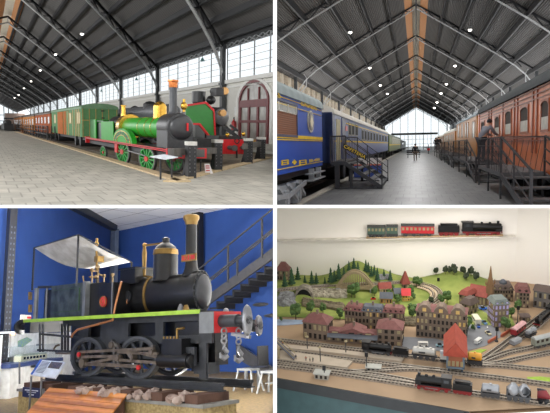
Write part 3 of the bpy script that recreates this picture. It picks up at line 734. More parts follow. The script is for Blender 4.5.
# ---- two timber buffer stops in front of the locomotives, info boards, extinguisher
M_BPOST = mat('stop_post', (52, 52, 54), .7, var=.2); M_BCAP = mat('stop_cap', (206, 204, 198), .7); M_BEAM = mat('stop_timber', (96, 92, 88), .8, var=.25, scale=3)
def buffer_stop(cols, bspan, lab):
    pts = []
    for px0, px1, yt, yb in cols:
        b = P.on((px0 + px1) / 2, yb, z=0.01); k = (P.M @ b).y / F; pts.append((b, (px1 - px0) * k, P.on((px0 + px1) / 2, yt, y=b.y).z))
    root = P.thing('buffer_stop', lab, 'buffer stop', ((pts[0][0].x + pts[1][0].x) / 2, (pts[0][0].y + pts[1][0].y) / 2, 0.012), 'timber buffer stops of the hall')
    for b, w_, h in pts:
        p = P.put(MB().box(b.x - w_ / 2, b.x + w_ / 2, b.y - w_ * .6, b.y + w_ * .6, 0, h - .12), 'post', M_BPOST, root)
        P.put_under(MB().box(b.x - w_ / 2 - .02, b.x + w_ / 2 + .02, b.y - w_ * .6, b.y + w_ * .6, h - .12, h), 'post_cap', M_BCAP, p, root)
        rv = MB()
        for i in range(7): rv.ball((b.x - w_ * .3, b.y - w_ * .6, .2 + i * (h - .4) / 6), .02, sub=1).ball((b.x + w_ * .3, b.y - w_ * .6, .2 + i * (h - .4) / 6), .02, sub=1)
        P.put_under(rv, 'rivets', STEEL, p, root)
        P.put(MB().bar((b.x, b.y + .1, h * .55), (b.x - .05, b.y + .5, -.12), w_ * .7, .12), 'strut', M_BPOST, root)
    (a, wa, ha), (b, wb, hb) = pts
    q0 = P.on(bspan[0], bspan[2], y=a.y - .3); q1 = P.on(bspan[1], bspan[3], y=b.y - .3); h0 = abs(P.on(bspan[0], bspan[2] + bspan[4], y=a.y - .3).z - q0.z)
    P.put(MB().bar(q0, q1, .22, h0), 'cross_beam', M_BEAM, root)
buffer_stop(((186.5, 195, 141.5, 177.5), (213, 221, 139.5, 170.5)), (171, 214, 152, 150.5, 7), 'timber buffer stop with two white capped posts in front of the green locomotive')
buffer_stop(((244.7, 251.3, 138.3, 163), (257.7, 264, 137, 159.5)), (244.5, 259, 146.5, 144, 5.5), 'smaller buffer stop with two white capped posts beside the oxblood arched door')
b = P.on(166, 172, x=xn - .55); y = b.y; a0, a1, a2, a3 = P.on(150.5, 157.2, y=y - .2), P.on(165, 159.8, y=y - .25), P.on(178, 157.8, y=y - .2), P.on(164, 155.2, y=y + .2)
root = P.thing('info_board', 'white tilted information board on thin posts beside the green locomotive front wheel', 'sign', (b.x, b.y, 0))
P.put(MB().prism([a0, a1, a2, a3], (0, 0, .03)), 'panel', mat('info_white', (226, 232, 238), .4), root)
for px, py, yt in ((171.7, 177, 158.5), (160.5, 175, 158.5)):
    q = P.on(px, 160, y=y); P.put(MB().bar((q.x, q.y, 0), (q.x, q.y, P.on(px, yt, y=q.y).z), .05), 'post', IRON, root)
for px, py, yt, l in ((183.7, 176.5, 161, 'thin black barrier post nearest the green locomotive buffer beam'), (200.5, 172.5, 158, 'thin black barrier post between the two big buffer stop posts')):
    q = P.on(px, py, z=.01); z = P.on(px, yt, y=q.y).z
    root = P.thing('barrier_post', l, 'post', q, 'thin barrier posts')
    P.put(MB().cyl(q, (q.x, q.y, z), .025, n=8), 'pole', IRON, root); P.put(MB().lathe(q, (0, 0, 1), [(0, .09), (.03, .08), (.05, .03)], 12), 'base', IRON, root)
q = P.on(207.8, 173.8, z=.01); r = P.on(205.5, 164, y=q.y); r2 = P.on(210.5, 164, y=q.y)
root = P.thing('warning_card', 'small white and red card leaning on the ballast near the buffer stop', 'sign', q)
P.put(MB().prism([(r.x, q.y, .012), (r2.x + .1, q.y, .012), (r2.x, q.y + .1, r.z), (r.x, q.y + .1, r.z)], (0, .02, 0)), 'card', mat('card_white', (236, 232, 230), .5), root)
for zz in (.3, .55, .75): P.put(MB().box(r.x + .03, r2.x - .02, q.y + .1 * zz - .02, q.y + .1 * zz, r.z * zz, r.z * (zz + .09)), 'red_line', M_RED, root)
q = P.on(233.8, 130, x=XW - .3); root = P.thing('fire_extinguisher', 'red fire extinguisher hung on the cream wall left of the arched door', 'extinguisher', q)
P.put(MB().lathe(q, (0, 0, 1), [(0, .2), (.6, .2), (.75, .08), (.85, .07)], 14), 'cylinder', mat('extinguisher_red', (200, 60, 60), .3), root)
P.put(MB().cyl(q + V(0, 0, .85), q + V(0, 0, 1.0), .06).cyl(q + V(0, -.05, .9), q + V(0, -.3, .5), .025), 'valve', BLACK, root)
P.put(MB().box(XW - .06, XW - .001, q.y - .5, q.y + .5, q.z + 1.15, q.z + 1.8), 'notice', mat('notice_white', (235, 235, 235), .5), root)
# ================================================================== HALL WITH THE BLUE CARRIAGES (upper right)
TR = Place.seen((416, 144), 412, 1.6, (RIGHT, UP, FRONT))
P = TR
SKW = -P.M[1][0] / P.M[1][1]                 # bays cross the hall on this skew
def at(X, y0): return y0 + SKW * X
P.put(MB().face([(-3.05, 9, 0), (3.4, 9, 0), (3.4, 460, 0), (-3.05, 460, 0)]), 'floor', mat_brick('stone_paving_grey', (122, 122, 121), (106, 106, 106), (84, 84, 83), 0.5, 1.6, 0.015, 0.42, bump=0.25, scale=1.3), kind='structure')
P.put(MB().box(-3.35, -3.05, 9, 460, -.3, .03), 'trim_5', mat('platform_edge', (170, 164, 152), .8), kind='structure')
P.put(MB().face([(-14, 9, -.35), (-3.3, 9, -.35), (-3.3, 460, -.35), (-14, 460, -.35)]).face([(3.4, 9, -.35), (14, 9, -.35), (14, 460, -.35), (3.4, 460, -.35)]), 'track_bed', mat('dark_ballast', (72, 70, 68), .9, scale=4, c2=(48, 46, 44)), kind='structure')
zR = lambda X: 11.75 - .57 * abs(X)
XE = 8.6; YG = 170
for s_ in (-1, 1):
    P.put(MB().prism([(s_ * 9.2, 9, zR(9.2)), (s_ * .8, 9, zR(.8)), (s_ * .8, 9, zR(.8) + .12), (s_ * 9.2, 9, zR(9.2) + .12)], (0, YG - 9 + 3, 0)), 'ceiling', M_ROOF, kind='structure')
    P.put(MB().prism([(s_ * .8, 9, zR(.8)), (s_ * .28, 9, zR(.28)), (s_ * .28, 9, zR(.28) + .1), (s_ * .8, 9, zR(.8) + .1)], (0, YG - 6, 0)), 'ceiling_ridge', M_RIDGE, kind='structure')
P.put(MB().prism([(-.28, 9, zR(.28)), (0, 9, zR(0)), (.28, 9, zR(.28)), (.28, 9, zR(.28) + .1), (-.28, 9, zR(.28) + .1)], (0, YG - 6, 0)), 'ceiling_ridge', M_RIDGEL, kind='structure')
P.put(MB().box(-.05, .05, 9, YG, zR(0) - .42, zR(0) - .05), 'purlin', M_TRUSS, kind='structure')
for s_ in (-1, 1):
    for k in range(1, 7):
        X = (1.32 * k + .45) * s_; z = zR(X)
        P.put(MB().box(X - .05, X + .05, 9, YG, z - .34, z - .02), 'purlin', M_TRUSS, kind='structure')
def truss_tr(y0):
    up, lo = MB(), MB()
    for s_ in (-1, 1):
        q = lambda X, dz: V(s_ * X, at(s_ * X, y0), zR(X) - dz)
        up.bar(q(0, .08), q(XE, .08), .1, .1)
        prev = None; n = 14
        for k in range(n + 1):
            X = .3 + (XE - 1.4) * k / n; cur = q(X, .1 if k % 2 else .42)
            if prev is not None: up.bar(prev, cur, .06)
            prev = cur
        pts = [V(s_ * XE, at(s_ * XE, y0), 4.6), q(XE - .1, 1.6), q(XE - .3, 1.15), q(XE - .75, .8), q(XE - 1.5, .58), q(XE - 2.8, .46), q(XE - 4.5, .42), q(0, .36)]
        for a, b in zip(pts, pts[1:]): lo.bar(a, b, .085, .07)
        lo.tube([q(XE - .25, 1.5), q(XE - .75, 1.3), q(XE - .8, .75), q(XE - .6, .3)], .035, 5)
        lo.bar(q(.8, .4), q(.2, .05), .07)
    P.put(up, 'roof_truss', M_TRUSS, kind='structure'); P.put(lo, 'roof_truss_chord', M_CHORD, kind='structure')
    m = MB()
    for s_ in (-1, 1): m.cbox((s_ * XE, at(s_ * XE, y0), 3.2), .22, .22, 7)
    P.put(m, 'iron_column', M_POST, kind='structure')
y1 = P.on(414, 8.5, z=11.39).y; y2 = P.on(414, 38.5, z=11.39).y
for k in range(-1, 11): truss_tr(y1 + (y2 - y1) * k)
# gable glass
def bx(m, x0, x1, y0, z0, z1, d=.25): return m.hexa([(x0, at(x0, y0), z0), (x1, at(x1, y0), z0), (x1, at(x1, y0) + d, z0), (x0, at(x0, y0) + d, z0), (x0, at(x0, y0), z1), (x1, at(x1, y0), z1), (x1, at(x1, y0) + d, z1), (x0, at(x0, y0) + d, z1)])
gm = MB()
for k in range(-5, 6):
    x = k * 2.05 - .1; bx(gm, x - .06, x + .06, YG, .0, zR(x) - .1)
for k in range(-10, 11):
    x = k * 1.02; bx(gm, x - .03, x + .03, YG, 0, 4.0)
for z in (1.6, 2.9): bx(gm, -XE, XE, YG, z - .04, z + .04)
P.put(gm, 'window_20', mat('glazing_bar', (120, 122, 124), .5), kind='structure')
P.put(bx(MB(), -6.6, 5.8, YG - .3, 4.1, 4.65, .3), 'beam', mat('gable_beam', (92, 96, 90), .6), kind='structure')
P.put(MB().prism([(-XE, at(-XE, YG) + .3, 0), (XE, at(XE, YG) + .3, 0), (XE, at(XE, YG) + .3, zR(XE)), (0, YG + .3, zR(0)), (-XE, at(-XE, YG) + .3, zR(XE))], (0, .06, 0)), 'window_pane', GLASS, kind='structure')
# left wall: stone arcade under the eave; right wall: strip of glass
M_BEIGE = mat_brick('beige_brick_wall', (196, 180, 156), (176, 160, 136), (206, 196, 180), .5, .2, .01, .85, axes='YZ')
P.put(MB().box(-9.3, -8.9, 9, YG, -.35, 6.6), 'wall_left', M_BEIGE, kind='structure')
m = MB(); m2 = MB(); wn_ = 0
for k in range(60):
    y = 18 + 2.6 * k; wn_ += 1
    f = P.put(MB().prism([(-8.9, y - .7, 3.6), (-8.9, y + .7, 3.6), (-8.9, y + .7, 5.4), (-8.9, y + .4, 5.85), (-8.9, y, 6.0), (-8.9, y - .4, 5.85), (-8.9, y - .7, 5.4)], (.02, 0, 0)), 'window_%d' % (30 + k), mat('dusky_arch_glass', (74, 76, 80), .15, scale=1.5, c2=(150, 150, 150)), kind='structure') if k < 34 else None
    m.box(-8.9, -8.7, y + 1.15, y + 1.45, 0, 6.5)
P.put(m, 'trim_6', mat('pale_pilaster', (222, 212, 194), .8), kind='structure')
P.put(MB().box(9.0, 9.3, 9, YG, -.35, 5.2), 'wall_right', M_WALLC, kind='structure')
m = MB()
for k in range(120):
    y = 12 + 1.3 * k; m.box(9.0, 9.08, y - .05, y + .05, 5.2, 6.5)
m.box(9.0, 9.08, 9, YG, 5.82, 5.88)
P.put(m, 'window_90', mat('glazing_bar', (120, 122, 124), .5), kind='structure'); P.put(MB().box(9.1, 9.12, 9, YG, 5.2, 6.6), 'window_pane', GLASS, kind='structure')
# lamps
LB = ['nearest left lamp under the roof of the blue carriage hall', 'second left lamp down the roof of the blue carriage hall', 'third left lamp down the roof of the blue carriage hall', 'fourth left lamp down the roof of the blue carriage hall', 'fifth left lamp, small, toward the bright gable', 'sixth left lamp, tiny, above the olive carriage']
for i, (px, py) in enumerate(((350.3, 32), (369.7, 67.5), (380.3, 85), (387.4, 93.4), (392, 100), (396, 106))):
    p = P.on(px, py, x=-4.2); pendant(P, p, zR(4.2) - .3, LB[i], .16 + .03 * i, 'hanging lamps on the left of the blue carriage hall')
for i, (px, py) in enumerate(((470, 29.5), (455, 65.4), (446.4, 83.7), (441, 93), (437, 102), (434.3, 107.5))):
    p = P.on(px, py, x=3.4); pendant(P, p, zR(3.4) - .3, LB[i].replace('left', 'right').replace('olive carriage', 'pale roofed carriages'), .16 + .03 * i, 'hanging lamps on the right of the blue carriage hall')

# ---- carriages on the left
MBL = mat('wagon_blue', (34, 84, 186), .45, var=.06, scale=.5, spec=.35); MNAVY = mat('navy_blue', (38, 52, 92), .35); MY = mat('lining_yellow', (250, 208, 48), .5)
MGR = mat_wave('grey_green_roof', (150, 164, 164), (138, 152, 152), 'Y', .35, .6, .15)
MCR = mat('cream_roof', (222, 218, 206), .6, var=.05)
MWD = mat_wave('wooden_shutter', (150, 96, 62), (122, 74, 46), 'Z', 6, .5, .2)
xs = -3.2
Yp = lambda px, x=xs: P.on(px, 130, x=x).y
Zp = lambda px, py, x=xs: P.on(px, py, x=x).z
ze, zb = Zp(300, 101.6), Zp(300, 170.3)
c1 = carriage(P, 'sleeping_carriage', 'royal blue carriage with yellow lining and oval emblem nearest the viewer', xs, xs - 2.8, 13.0, Yp(322), zb, ze, .55, MBL, MGR, [(12.6, Yp(296.4), Zp(290, 135), Zp(290, 104.5))], stripes=((Zp(277, 138), Zp(277, 134), MY), (Zp(277, 140), Zp(277, 139), MY), (Zp(277, 170.2), Zp(277, 169.4), MY)), wm=MNAVY, pane=MWD, wheels=0)
P.put(MB().box(xs, xs + .025, Yp(277) - 3, Yp(321), Zp(277, 103), Zp(277, 102.4)).box(xs, xs + .02, Yp(277) - 3, Yp(321), Zp(277, 96), Zp(277, 95.2)), 'lining', MY, c1)
w1 = MB(); y0, y1_ = Yp(277) - 2, Yp(296)
for k in range(5): y = y0 + (y1_ - y0) * k / 4; w1.box(xs + .01, xs + .03, y - .08, y + .02, Zp(290, 113), Zp(290, 105))
w1.box(xs + .012, xs + .03, y0, y1_, Zp(290, 113.6), Zp(290, 112.8))
P.put(w1, 'window_bars', mat('pale_bar', (206, 204, 190), .4), c1)
P.put(MB().box(xs + .012, xs + .02, y0, y1_, Zp(290, 113), Zp(290, 105)), 'upper_pane', mat('pane_grey', (148, 146, 134), .15), c1)
yc_, zc_ = Yp(310.3), Zp(310.3, 121.5); ry, rz = (Yp(313.3) - Yp(307.2)) / 2, (Zp(310.3, 110.5) - Zp(310.3, 132.5)) / 2
em = P.put(MB().prism([(xs, yc_ + ry * math.cos(PI * k / 12), zc_ + rz * math.sin(PI * k / 12)) for k in range(24)], (.03, 0, 0)), 'oval_emblem', mat('emblem_silver', (186, 180, 160), .3, .4), c1)
P.put_under(MB().prism([(xs + .03, yc_ + ry * .8 * math.cos(PI * k / 12), zc_ + rz * .84 * math.sin(PI * k / 12)) for k in range(24)], (.015, 0, 0)), 'emblem_field', mat('emblem_dark', (70, 66, 64), .3), em, c1)
d_ = MB()
d_.prism([(xs + .045, yc_ - ry * .5, zc_ - rz * .1), (xs + .045, yc_, zc_ + rz * .6), (xs + .045, yc_ + ry * .5, zc_ - rz * .1), (xs + .045, yc_, zc_ - rz * .65)], (.012, 0, 0))
P.put_under(d_, 'emblem_crest', mat('emblem_gold', (216, 206, 170), .3, .3), em, c1)
up = (0, 0, 1); al = (0, 1, 0)
P.text('EUROPEENS', 'lettering', MY, c1, (xs + .03, (Yp(300.5) + Yp(316)) / 2, Zp(308, 105.5)), al, up, .26, width=(Yp(316) - Yp(300.5)))
P.text('S', 'lettering', MY, c1, (xs + .03, Yp(278.6), Zp(278.6, 95.5)), al, up, .26, width=(Yp(280.3) - Yp(277.2)) * .9)
m = MB()
for px, w_ in ((284, 3.5), (302, 3.5)):
    a, b = Yp(px - w_), Yp(px + w_); z0, z1 = Zp(px, 165), Zp(px, 160); t = .02
    m.box(xs, xs + .02, a, b, z0, z0 + t).box(xs, xs + .02, a, b, z1 - t, z1).box(xs, xs + .02, a, a + .12, z0, z1).box(xs, xs + .02, b - .12, b, z0, z1).box(xs, xs + .02, a, b, (z0 + z1) / 2 - .01, (z0 + z1) / 2 + .01)
y = Yp(293.5); z = Zp(293.5, 162.3); m.prism([(xs, y - .3, z), (xs, y, z + .07), (xs, y + .3, z), (xs, y, z - .07)], (.02, 0, 0))
P.put(m, 'side_marking', MY, c1)
P.text('BB-4009', 'lettering', MY, c1, (xs + .03, (Yp(308) + Yp(318.5)) / 2, Zp(313, 160.5)), al, up, .14, width=(Yp(318.5) - Yp(308)))
# grey bogie of the near carriage
MBG = mat('bogie_grey', (156, 160, 164), .5, var=.15)
bg = MB(); y0, y9 = Yp(277) - 1.5, Yp(303)
bg.box(xs - .3, xs - .05, y0, y9, .3, .62)
for k in range(3): y = y0 + (y9 - y0) * (k + .5) / 3; bg.box(xs - .2, xs + .02, y - .25, y + .25, .05, .5).cyl((xs - .05, y, .28), (xs + .06, y, .28), .16, n=14)
for k in range(4): y = y0 + (y9 - y0) * (k + .2) / 4; bg.bar((xs, y, .64), (xs, y + 1.0, .2), .09)
bg.prism([(xs + .02, y0, .55), (xs + .02, y0 + (y9 - y0) * .5, .42), (xs + .02, y9, .62), (xs + .02, y9, .5), (xs + .02, y0 + (y9 - y0) * .5, .3), (xs + .02, y0, .43)], (.06, 0, 0))
P.put(bg, 'bogie', MBG, c1)
for y in (y0 + 1, y9 - .6): P.put(MB().cyl((xs - .42, y, .1), (xs - .3, y, .1), .45, n=22), 'wheel', IRON, c1)
st = MB()
st.box(xs - .15, xs + .1, Yp(309), Yp(322), .52, .56).box(xs - .15, xs + .1, Yp(309), Yp(322), .72, .76).box(xs - .1, xs + .06, Yp(311), Yp(311) + .15, .5, .9).box(xs - .1, xs + .06, Yp(318), Yp(318) + .15, .5, .9)
P.put(st, 'boarding_step', MBG, c1)
# second blue carriage with cream roof
ya, yb = Yp(333), Yp(388)
wn = [(Yp(a), Yp(b), Zp(a, a_), Zp(a, b_)) for a, b, a_, b_ in ((348.2, 350.6, 134.5, 123.2), (351.4, 353.8, 134.5, 124.2), (355, 357.5, 135, 125))]
for k in range(9):
    a = 361.5 + 2.9 * k; wn.append((Yp(a), Yp(a + 1.7), 1.95, 2.5))
c2 = carriage(P, 'dining_carriage', 'blue and grey carriage with a cream roof behind the stair with the cafeteria sign', xs, xs - 2.8, ya, yb, zb, ze, .42, mat('slate_blue', (58, 84, 150), .3, var=.1), MCR, wn, stripes=((1.76, 1.84, MY),), wm=mat('window_rim', (150, 150, 140), .5), pane=mat('dark_matt_pane', (40, 42, 46), .6, spec=.15), wheels=6)
P.put(MB().box(xs, xs + .006, Yp(346), yb, 1.84, ze), 'upper_side', mat('grey_blue_side', (116, 130, 164), .55, var=.06), c2)
P.put(MB().box(xs, xs + .024, Yp(346), yb, 2.62, 2.66), 'lining', MY, c2)
P.put(MB().box(xs - 2.6, xs - .01, ya - .25, ya, zb, ze + .05).box(xs - .3, xs + .02, ya - .25, ya + .4, zb, ze), 'vestibule', MNAVY, c2)
P.put(MB().box(xs, xs + .03, Yp(336), Yp(339.8), zb + .05, Zp(337, 119)), 'door', mat('cream_door', (196, 188, 150), .5), c2)
P.put(MB().box(xs, xs + .035, Yp(341.5), Yp(345), zb, Zp(343, 118)), 'door_leaf', MNAVY, c2)
P.put(MB().box(xs, xs + .02, Yp(333.2), Yp(335.6), zb, Zp(334, 120)), 'door_leaf', mat('pale_blue', (120, 146, 186), .4), c2)
p = P.on(346.3, 128.5, x=xs + .03); P.put(MB().cbox(p, .06, .7, .22), 'tail_lamp', M_RED, c2)
# olive carriage and far train
xo = -3.2
c3 = carriage(P, 'olive_carriage', 'olive green and cream carriage beyond the cream roofed blue carriage', xo, xo - 2.6, Yp(389.3, xo), Yp(400.5, xo), .75, 2.7, .4, mat('olive_green', (110, 124, 62), .4), mat('grey_green_roof2', (130, 140, 128), .6), [(Yp(a, xo), Yp(a + 1.1, xo), 1.8, 2.35) for a in (393.2, 395, 396.8, 398.4)], stripes=((1.5, 1.62, MY),), pane=mat('pane_pale', (196, 200, 190), .2))
P.put(MB().box(xo, xo + .02, Yp(392.3, xo), Yp(400.3, xo), 1.65, 2.65), 'upper_side', mat('cream_grey_side', (196, 196, 180), .5), c3)
P.put(MB().box(xo - 2.5, xo - .1, Yp(389.3, xo) - .2, Yp(389.3, xo), .8, 2.7), 'end_wall', mat('end_green_dark', (50, 62, 52), .5), c3)
carriage(P, 'grey_carriage', 'far grey carriage near the gable on the left track', xo, xo - 2.4, Yp(401.2, xo), Yp(406, xo), .7, 2.3, .4, mat('far_grey', (132, 136, 130), .5), mat('far_roof', (150, 152, 150), .6), [(Yp(402, xo), Yp(403.5, xo), 1.5, 2.0)])

# ---- stair platform with the CAFETERIA sign
Y0, Y1 = P.on(352, 189, z=0).y, P.on(392, 181, z=0).y
xl, xr_, xe = P.on(319, 161, y=Y0).x, P.on(345.5, 162, y=Y0).x, P.on(382, 189, y=Y0).x; zd = P.on(332, 161.5, y=Y0).z; xl = max(xl, -3.08)
MST = mat('stair_iron', (48, 48, 52), .5, var=.2)
root = P.thing('metal_stair', 'dark steel boarding stair with slanted CAFETERIA sign beside the blue carriages', 'stair', ((xl + xe) / 2, (Y0 + Y1) / 2, 0))
P.put(MB().box(xl, xr_, Y0, Y1, zd - .14, zd - .06).box(xl, xr_, Y0 + .02, Y1 - .02, zd - .06, zd), 'deck', MST, root)
m = MB()
for x in (xl + .28, xr_ - .35, xr_ + .2):
    for y in (Y0 + .05, Y1 - .05): m2 = MB().box(x - .05, x + .05, y - .05, y + .05, 0, zd - .1 - (0 if x < xr_ else .25)); P.put(m2, 'leg', MST, root)
P.put(MB().box(xl + .2, xe, Y0, Y0 + .06, 0, .05).box(xl + .2, xe, Y1 - .06, Y1, 0, .05), 'base_rail', MST, root)
for y in (Y0, Y1 - .06): P.put(MB().prism([(xr_, y, zd), (xe, y, .12), (xe, y, 0), (xe - .1, y, 0), (xr_, y, zd - .17)], (0, .06, 0)), 'stringer', MST, root)
n = 5
for k in range(n):
    f = (k + .5) / n; x = xr_ + (xe - xr_) * f; z = zd * (1 - f); P.put(MB().box(x - .15, x + .12, Y0 + .06, Y1 - .06, z - .02, z + .02), 'tread', MST, root)
for y in (Y0 + .03, Y1 - .03):
    m = MB(); zt = P.on(332, 136.3, y=Y0).z
    for k in range(9): x = xl + (xr_ - xl) * k / 8; m.cyl((x, y, zd), (x, y, zt), .012, n=5)
    for x in (xl, xr_): m.box(x - .025, x + .025, y - .025, y + .025, zd, zt)
    m.box(xl, xr_, y - .025, y + .025, zt - .03, zt + .02)
    for f in (0, .33, .66, 1): x = xr_ + (xe - xr_) * f; m.box(x - .02, x + .02, y - .02, y + .02, zd * (1 - f), zd * (1 - f) + .92)
    for h in (.9, .62, .34): m.bar((xr_, y, zd + h), (xe, y, h), .03)
    P.put(m, 'railing', MST, root)
a, b, c, d = P.on(342.8, 148, y=Y0 - .06), P.on(366.3, 160.8, y=Y0 - .06), P.on(366.6, 155.3, y=Y0 - .06), P.on(343.2, 142.8, y=Y0 - .06)
sg = P.put(MB().prism([a, b, c, d], (0, .04, 0)), 'sign_board', mat('sign_black', (24, 24, 26), .5), root)
t = P.text('CAFETERÍA', 'lettering', MY, root, (a + b + c + d) / 4 - V(0, .01, 0), b - a, V(-(b - a).z, 0, (b - a).x), .17, width=(b - a).length * .9)
# chest cooler behind the stair
yk = Y1 + 3; a, b = P.on(354, 178, y=yk), P.on(381, 160, y=yk)
root = P.thing('chest_cooler', 'blue and white chest cooler standing behind the cafeteria stair', 'cooler', ((a.x + b.x) / 2, yk + .4, 0))
P.put(MB().box(a.x, b.x, yk, yk + .8, .02, .62), 'cabinet', mat('cooler_blue', (52, 76, 150), .4), root)
P.put(MB().box(a.x, b.x, yk - .01, yk + .8, .62, .95), 'upper_panel', mat('cooler_white', (214, 210, 208), .4), root)
P.put(MB().box(a.x, b.x, yk - .03, yk - .01, .6, .66), 'band', mat('cooler_red', (206, 96, 60), .4), root)
ra = MB()
for x in (-3.75, -4.95): ra.box(x - .04, x + .04, 10, 160, -.35, -.2)
for x in (4.1, 5.3): ra.box(x - .04, x + .04, 10, 160, -.35, -.2)
P.put(ra, 'track_rails', mat('rail_rust', (92, 84, 78), .5), kind='structure')

# ---- wooden carriages on the right
xs = 3.6
MVA = mat_wave('varnished_mahogany', (222, 128, 78), (206, 110, 62), 'Y', .35, .3, .0, dist=3); MVB = mat_wave('honey_varnish', (206, 142, 72), (184, 118, 56), 'Y', .6, .35, .05, dist=5); MDR = mat('dark_grey_roof', (58, 62, 64), .7, spec=.2)
ze, zb = Zp(520, 95.2, xs), Zp(520, 169, xs)
ya, yb = 12.0, Yp(479, xs)
wn = []
for a, b, t, d in ((495.2, 499.6, 117, 136), (505.6, 511.4, 111.5, 134), (520.8, 528.4, 107.5, 131.5), (541.5, 549, 101, 129.5), (481.5, 485, 122, 138)):
    wn.append((Yp(b, xs), Yp(a, xs), Zp((a + b) / 2, d, xs), Zp((a + b) / 2, t, xs)))
r1 = carriage(P, 'wooden_carriage', 'varnished reddish wooden carriage with arched windows and dark roof on the right', xs, xs + 2.8, ya, yb, zb, ze, .62, MVA, MDR, wn, wm=mat('window_wood', (156, 84, 50), .4), pane=mat('dim_pane', (70, 60, 54), .6, spec=.1), wheels=6, over=.1)
for (a, b, c, d) in wn: P.put(MB().box(xs + .0, xs - .016, a, b, c, c + (d - c) * .45), 'curtain', mat('curtain_pale', (206, 202, 192), .7), r1)
for (a, b, c, d) in wn:     # arched heads over the panes
    m = MB(); n = 8; ymid = (a + b) / 2; hw = (b - a) / 2
    m.prism([(xs - .045, a - .05, d + .05), (xs - .045, a - .05, d - .08)] + [(xs - .045, ymid - hw * math.cos(PI * k / n), d - .12 + .12 * math.sin(PI * k / n)) for k in range(n + 1)] + [(xs - .045, b + .05, d - .08), (xs - .045, b + .05, d + .05)], (.04, 0, 0))
    P.put(m, 'window_head', mat('window_wood', (156, 84, 50), .4), r1)
m = MB()
for zz in (zb + .02, Zp(520, 138, xs), Zp(520, 141, xs), Zp(520, 105, xs), Zp(520, 101, xs), ze - .06): m.box(xs - .04, xs, ya, yb, zz - .018, zz + .018)
for px in (489, 491.5, 503, 514.5, 517.5, 533, 537): y = Yp(px, xs); m.box(xs - .04, xs, y - .08, y + .08, Zp(px, 141, xs) if False else zb + .6, ze)
P.put(m, 'moulding', mat('moulding_wood', (146, 74, 42), .35), r1)
P.put(MB().box(xs - .05, xs, yb - .4, yb + .1, zb, ze), 'end_post', MVA, r1)
ya, yb = Yp(476.5, xs), Yp(456.5, xs)
zr2 = Zp(470, 118.5, xs)
wn = []
for a, b in ((475, 472.5), (468.6, 467.2), (466.6, 465.2), (463, 461.6), (459.5, 458.2)): wn.append((Yp(a, xs), Yp(b, xs), Zp(a, 137, xs), Zp(a, 120.5 + .22 * (475 - a) + .8, xs)))
carriage(P, 'wooden_carriage', 'honey coloured wooden carriage behind the leaning visitor', xs, xs + 2.7, ya, yb, zb, zr2, .3, MVB, mat('pale_blue_roof', (150, 166, 176), .6), wn, 'wooden carriages of the blue carriage hall', wm=mat('honey_rim', (150, 96, 44), .4), pane=mat('pale_pane', (210, 208, 196), .2))
ya, yb = Yp(455, xs), Yp(444, xs)
carriage(P, 'wooden_carriage', 'yellow wooden carriage with whitish roof further along the right track', xs, xs + 2.7, ya, yb, zb, 2.75, .45, MVB, mat('whitish_roof', (226, 222, 212), .6), [(Yp(a, xs), Yp(a - 1.1, xs), 1.8, 2.5) for a in (453.8, 452, 450.2, 448.6, 447, 445.5)], 'wooden carriages of the blue carriage hall', wm=mat('honey_rim', (150, 96, 44), .4), pane=mat('pale_pane', (210, 208, 196), .2))
ya, yb = Yp(443.6, xs), Yp(436, xs)
carriage(P, 'wooden_carriage', 'farthest brown carriage with whitish roof on the right track', xs, xs + 2.7, ya, yb, zb, 2.6, .45, mat('brown_far', (150, 110, 74), .5), mat('whitish_roof', (226, 222, 212), .6), [(Yp(a, xs), Yp(a - .8, xs), 1.75, 2.3) for a in (442.6, 441.2, 439.9, 438.6)], 'wooden carriages of the blue carriage hall')
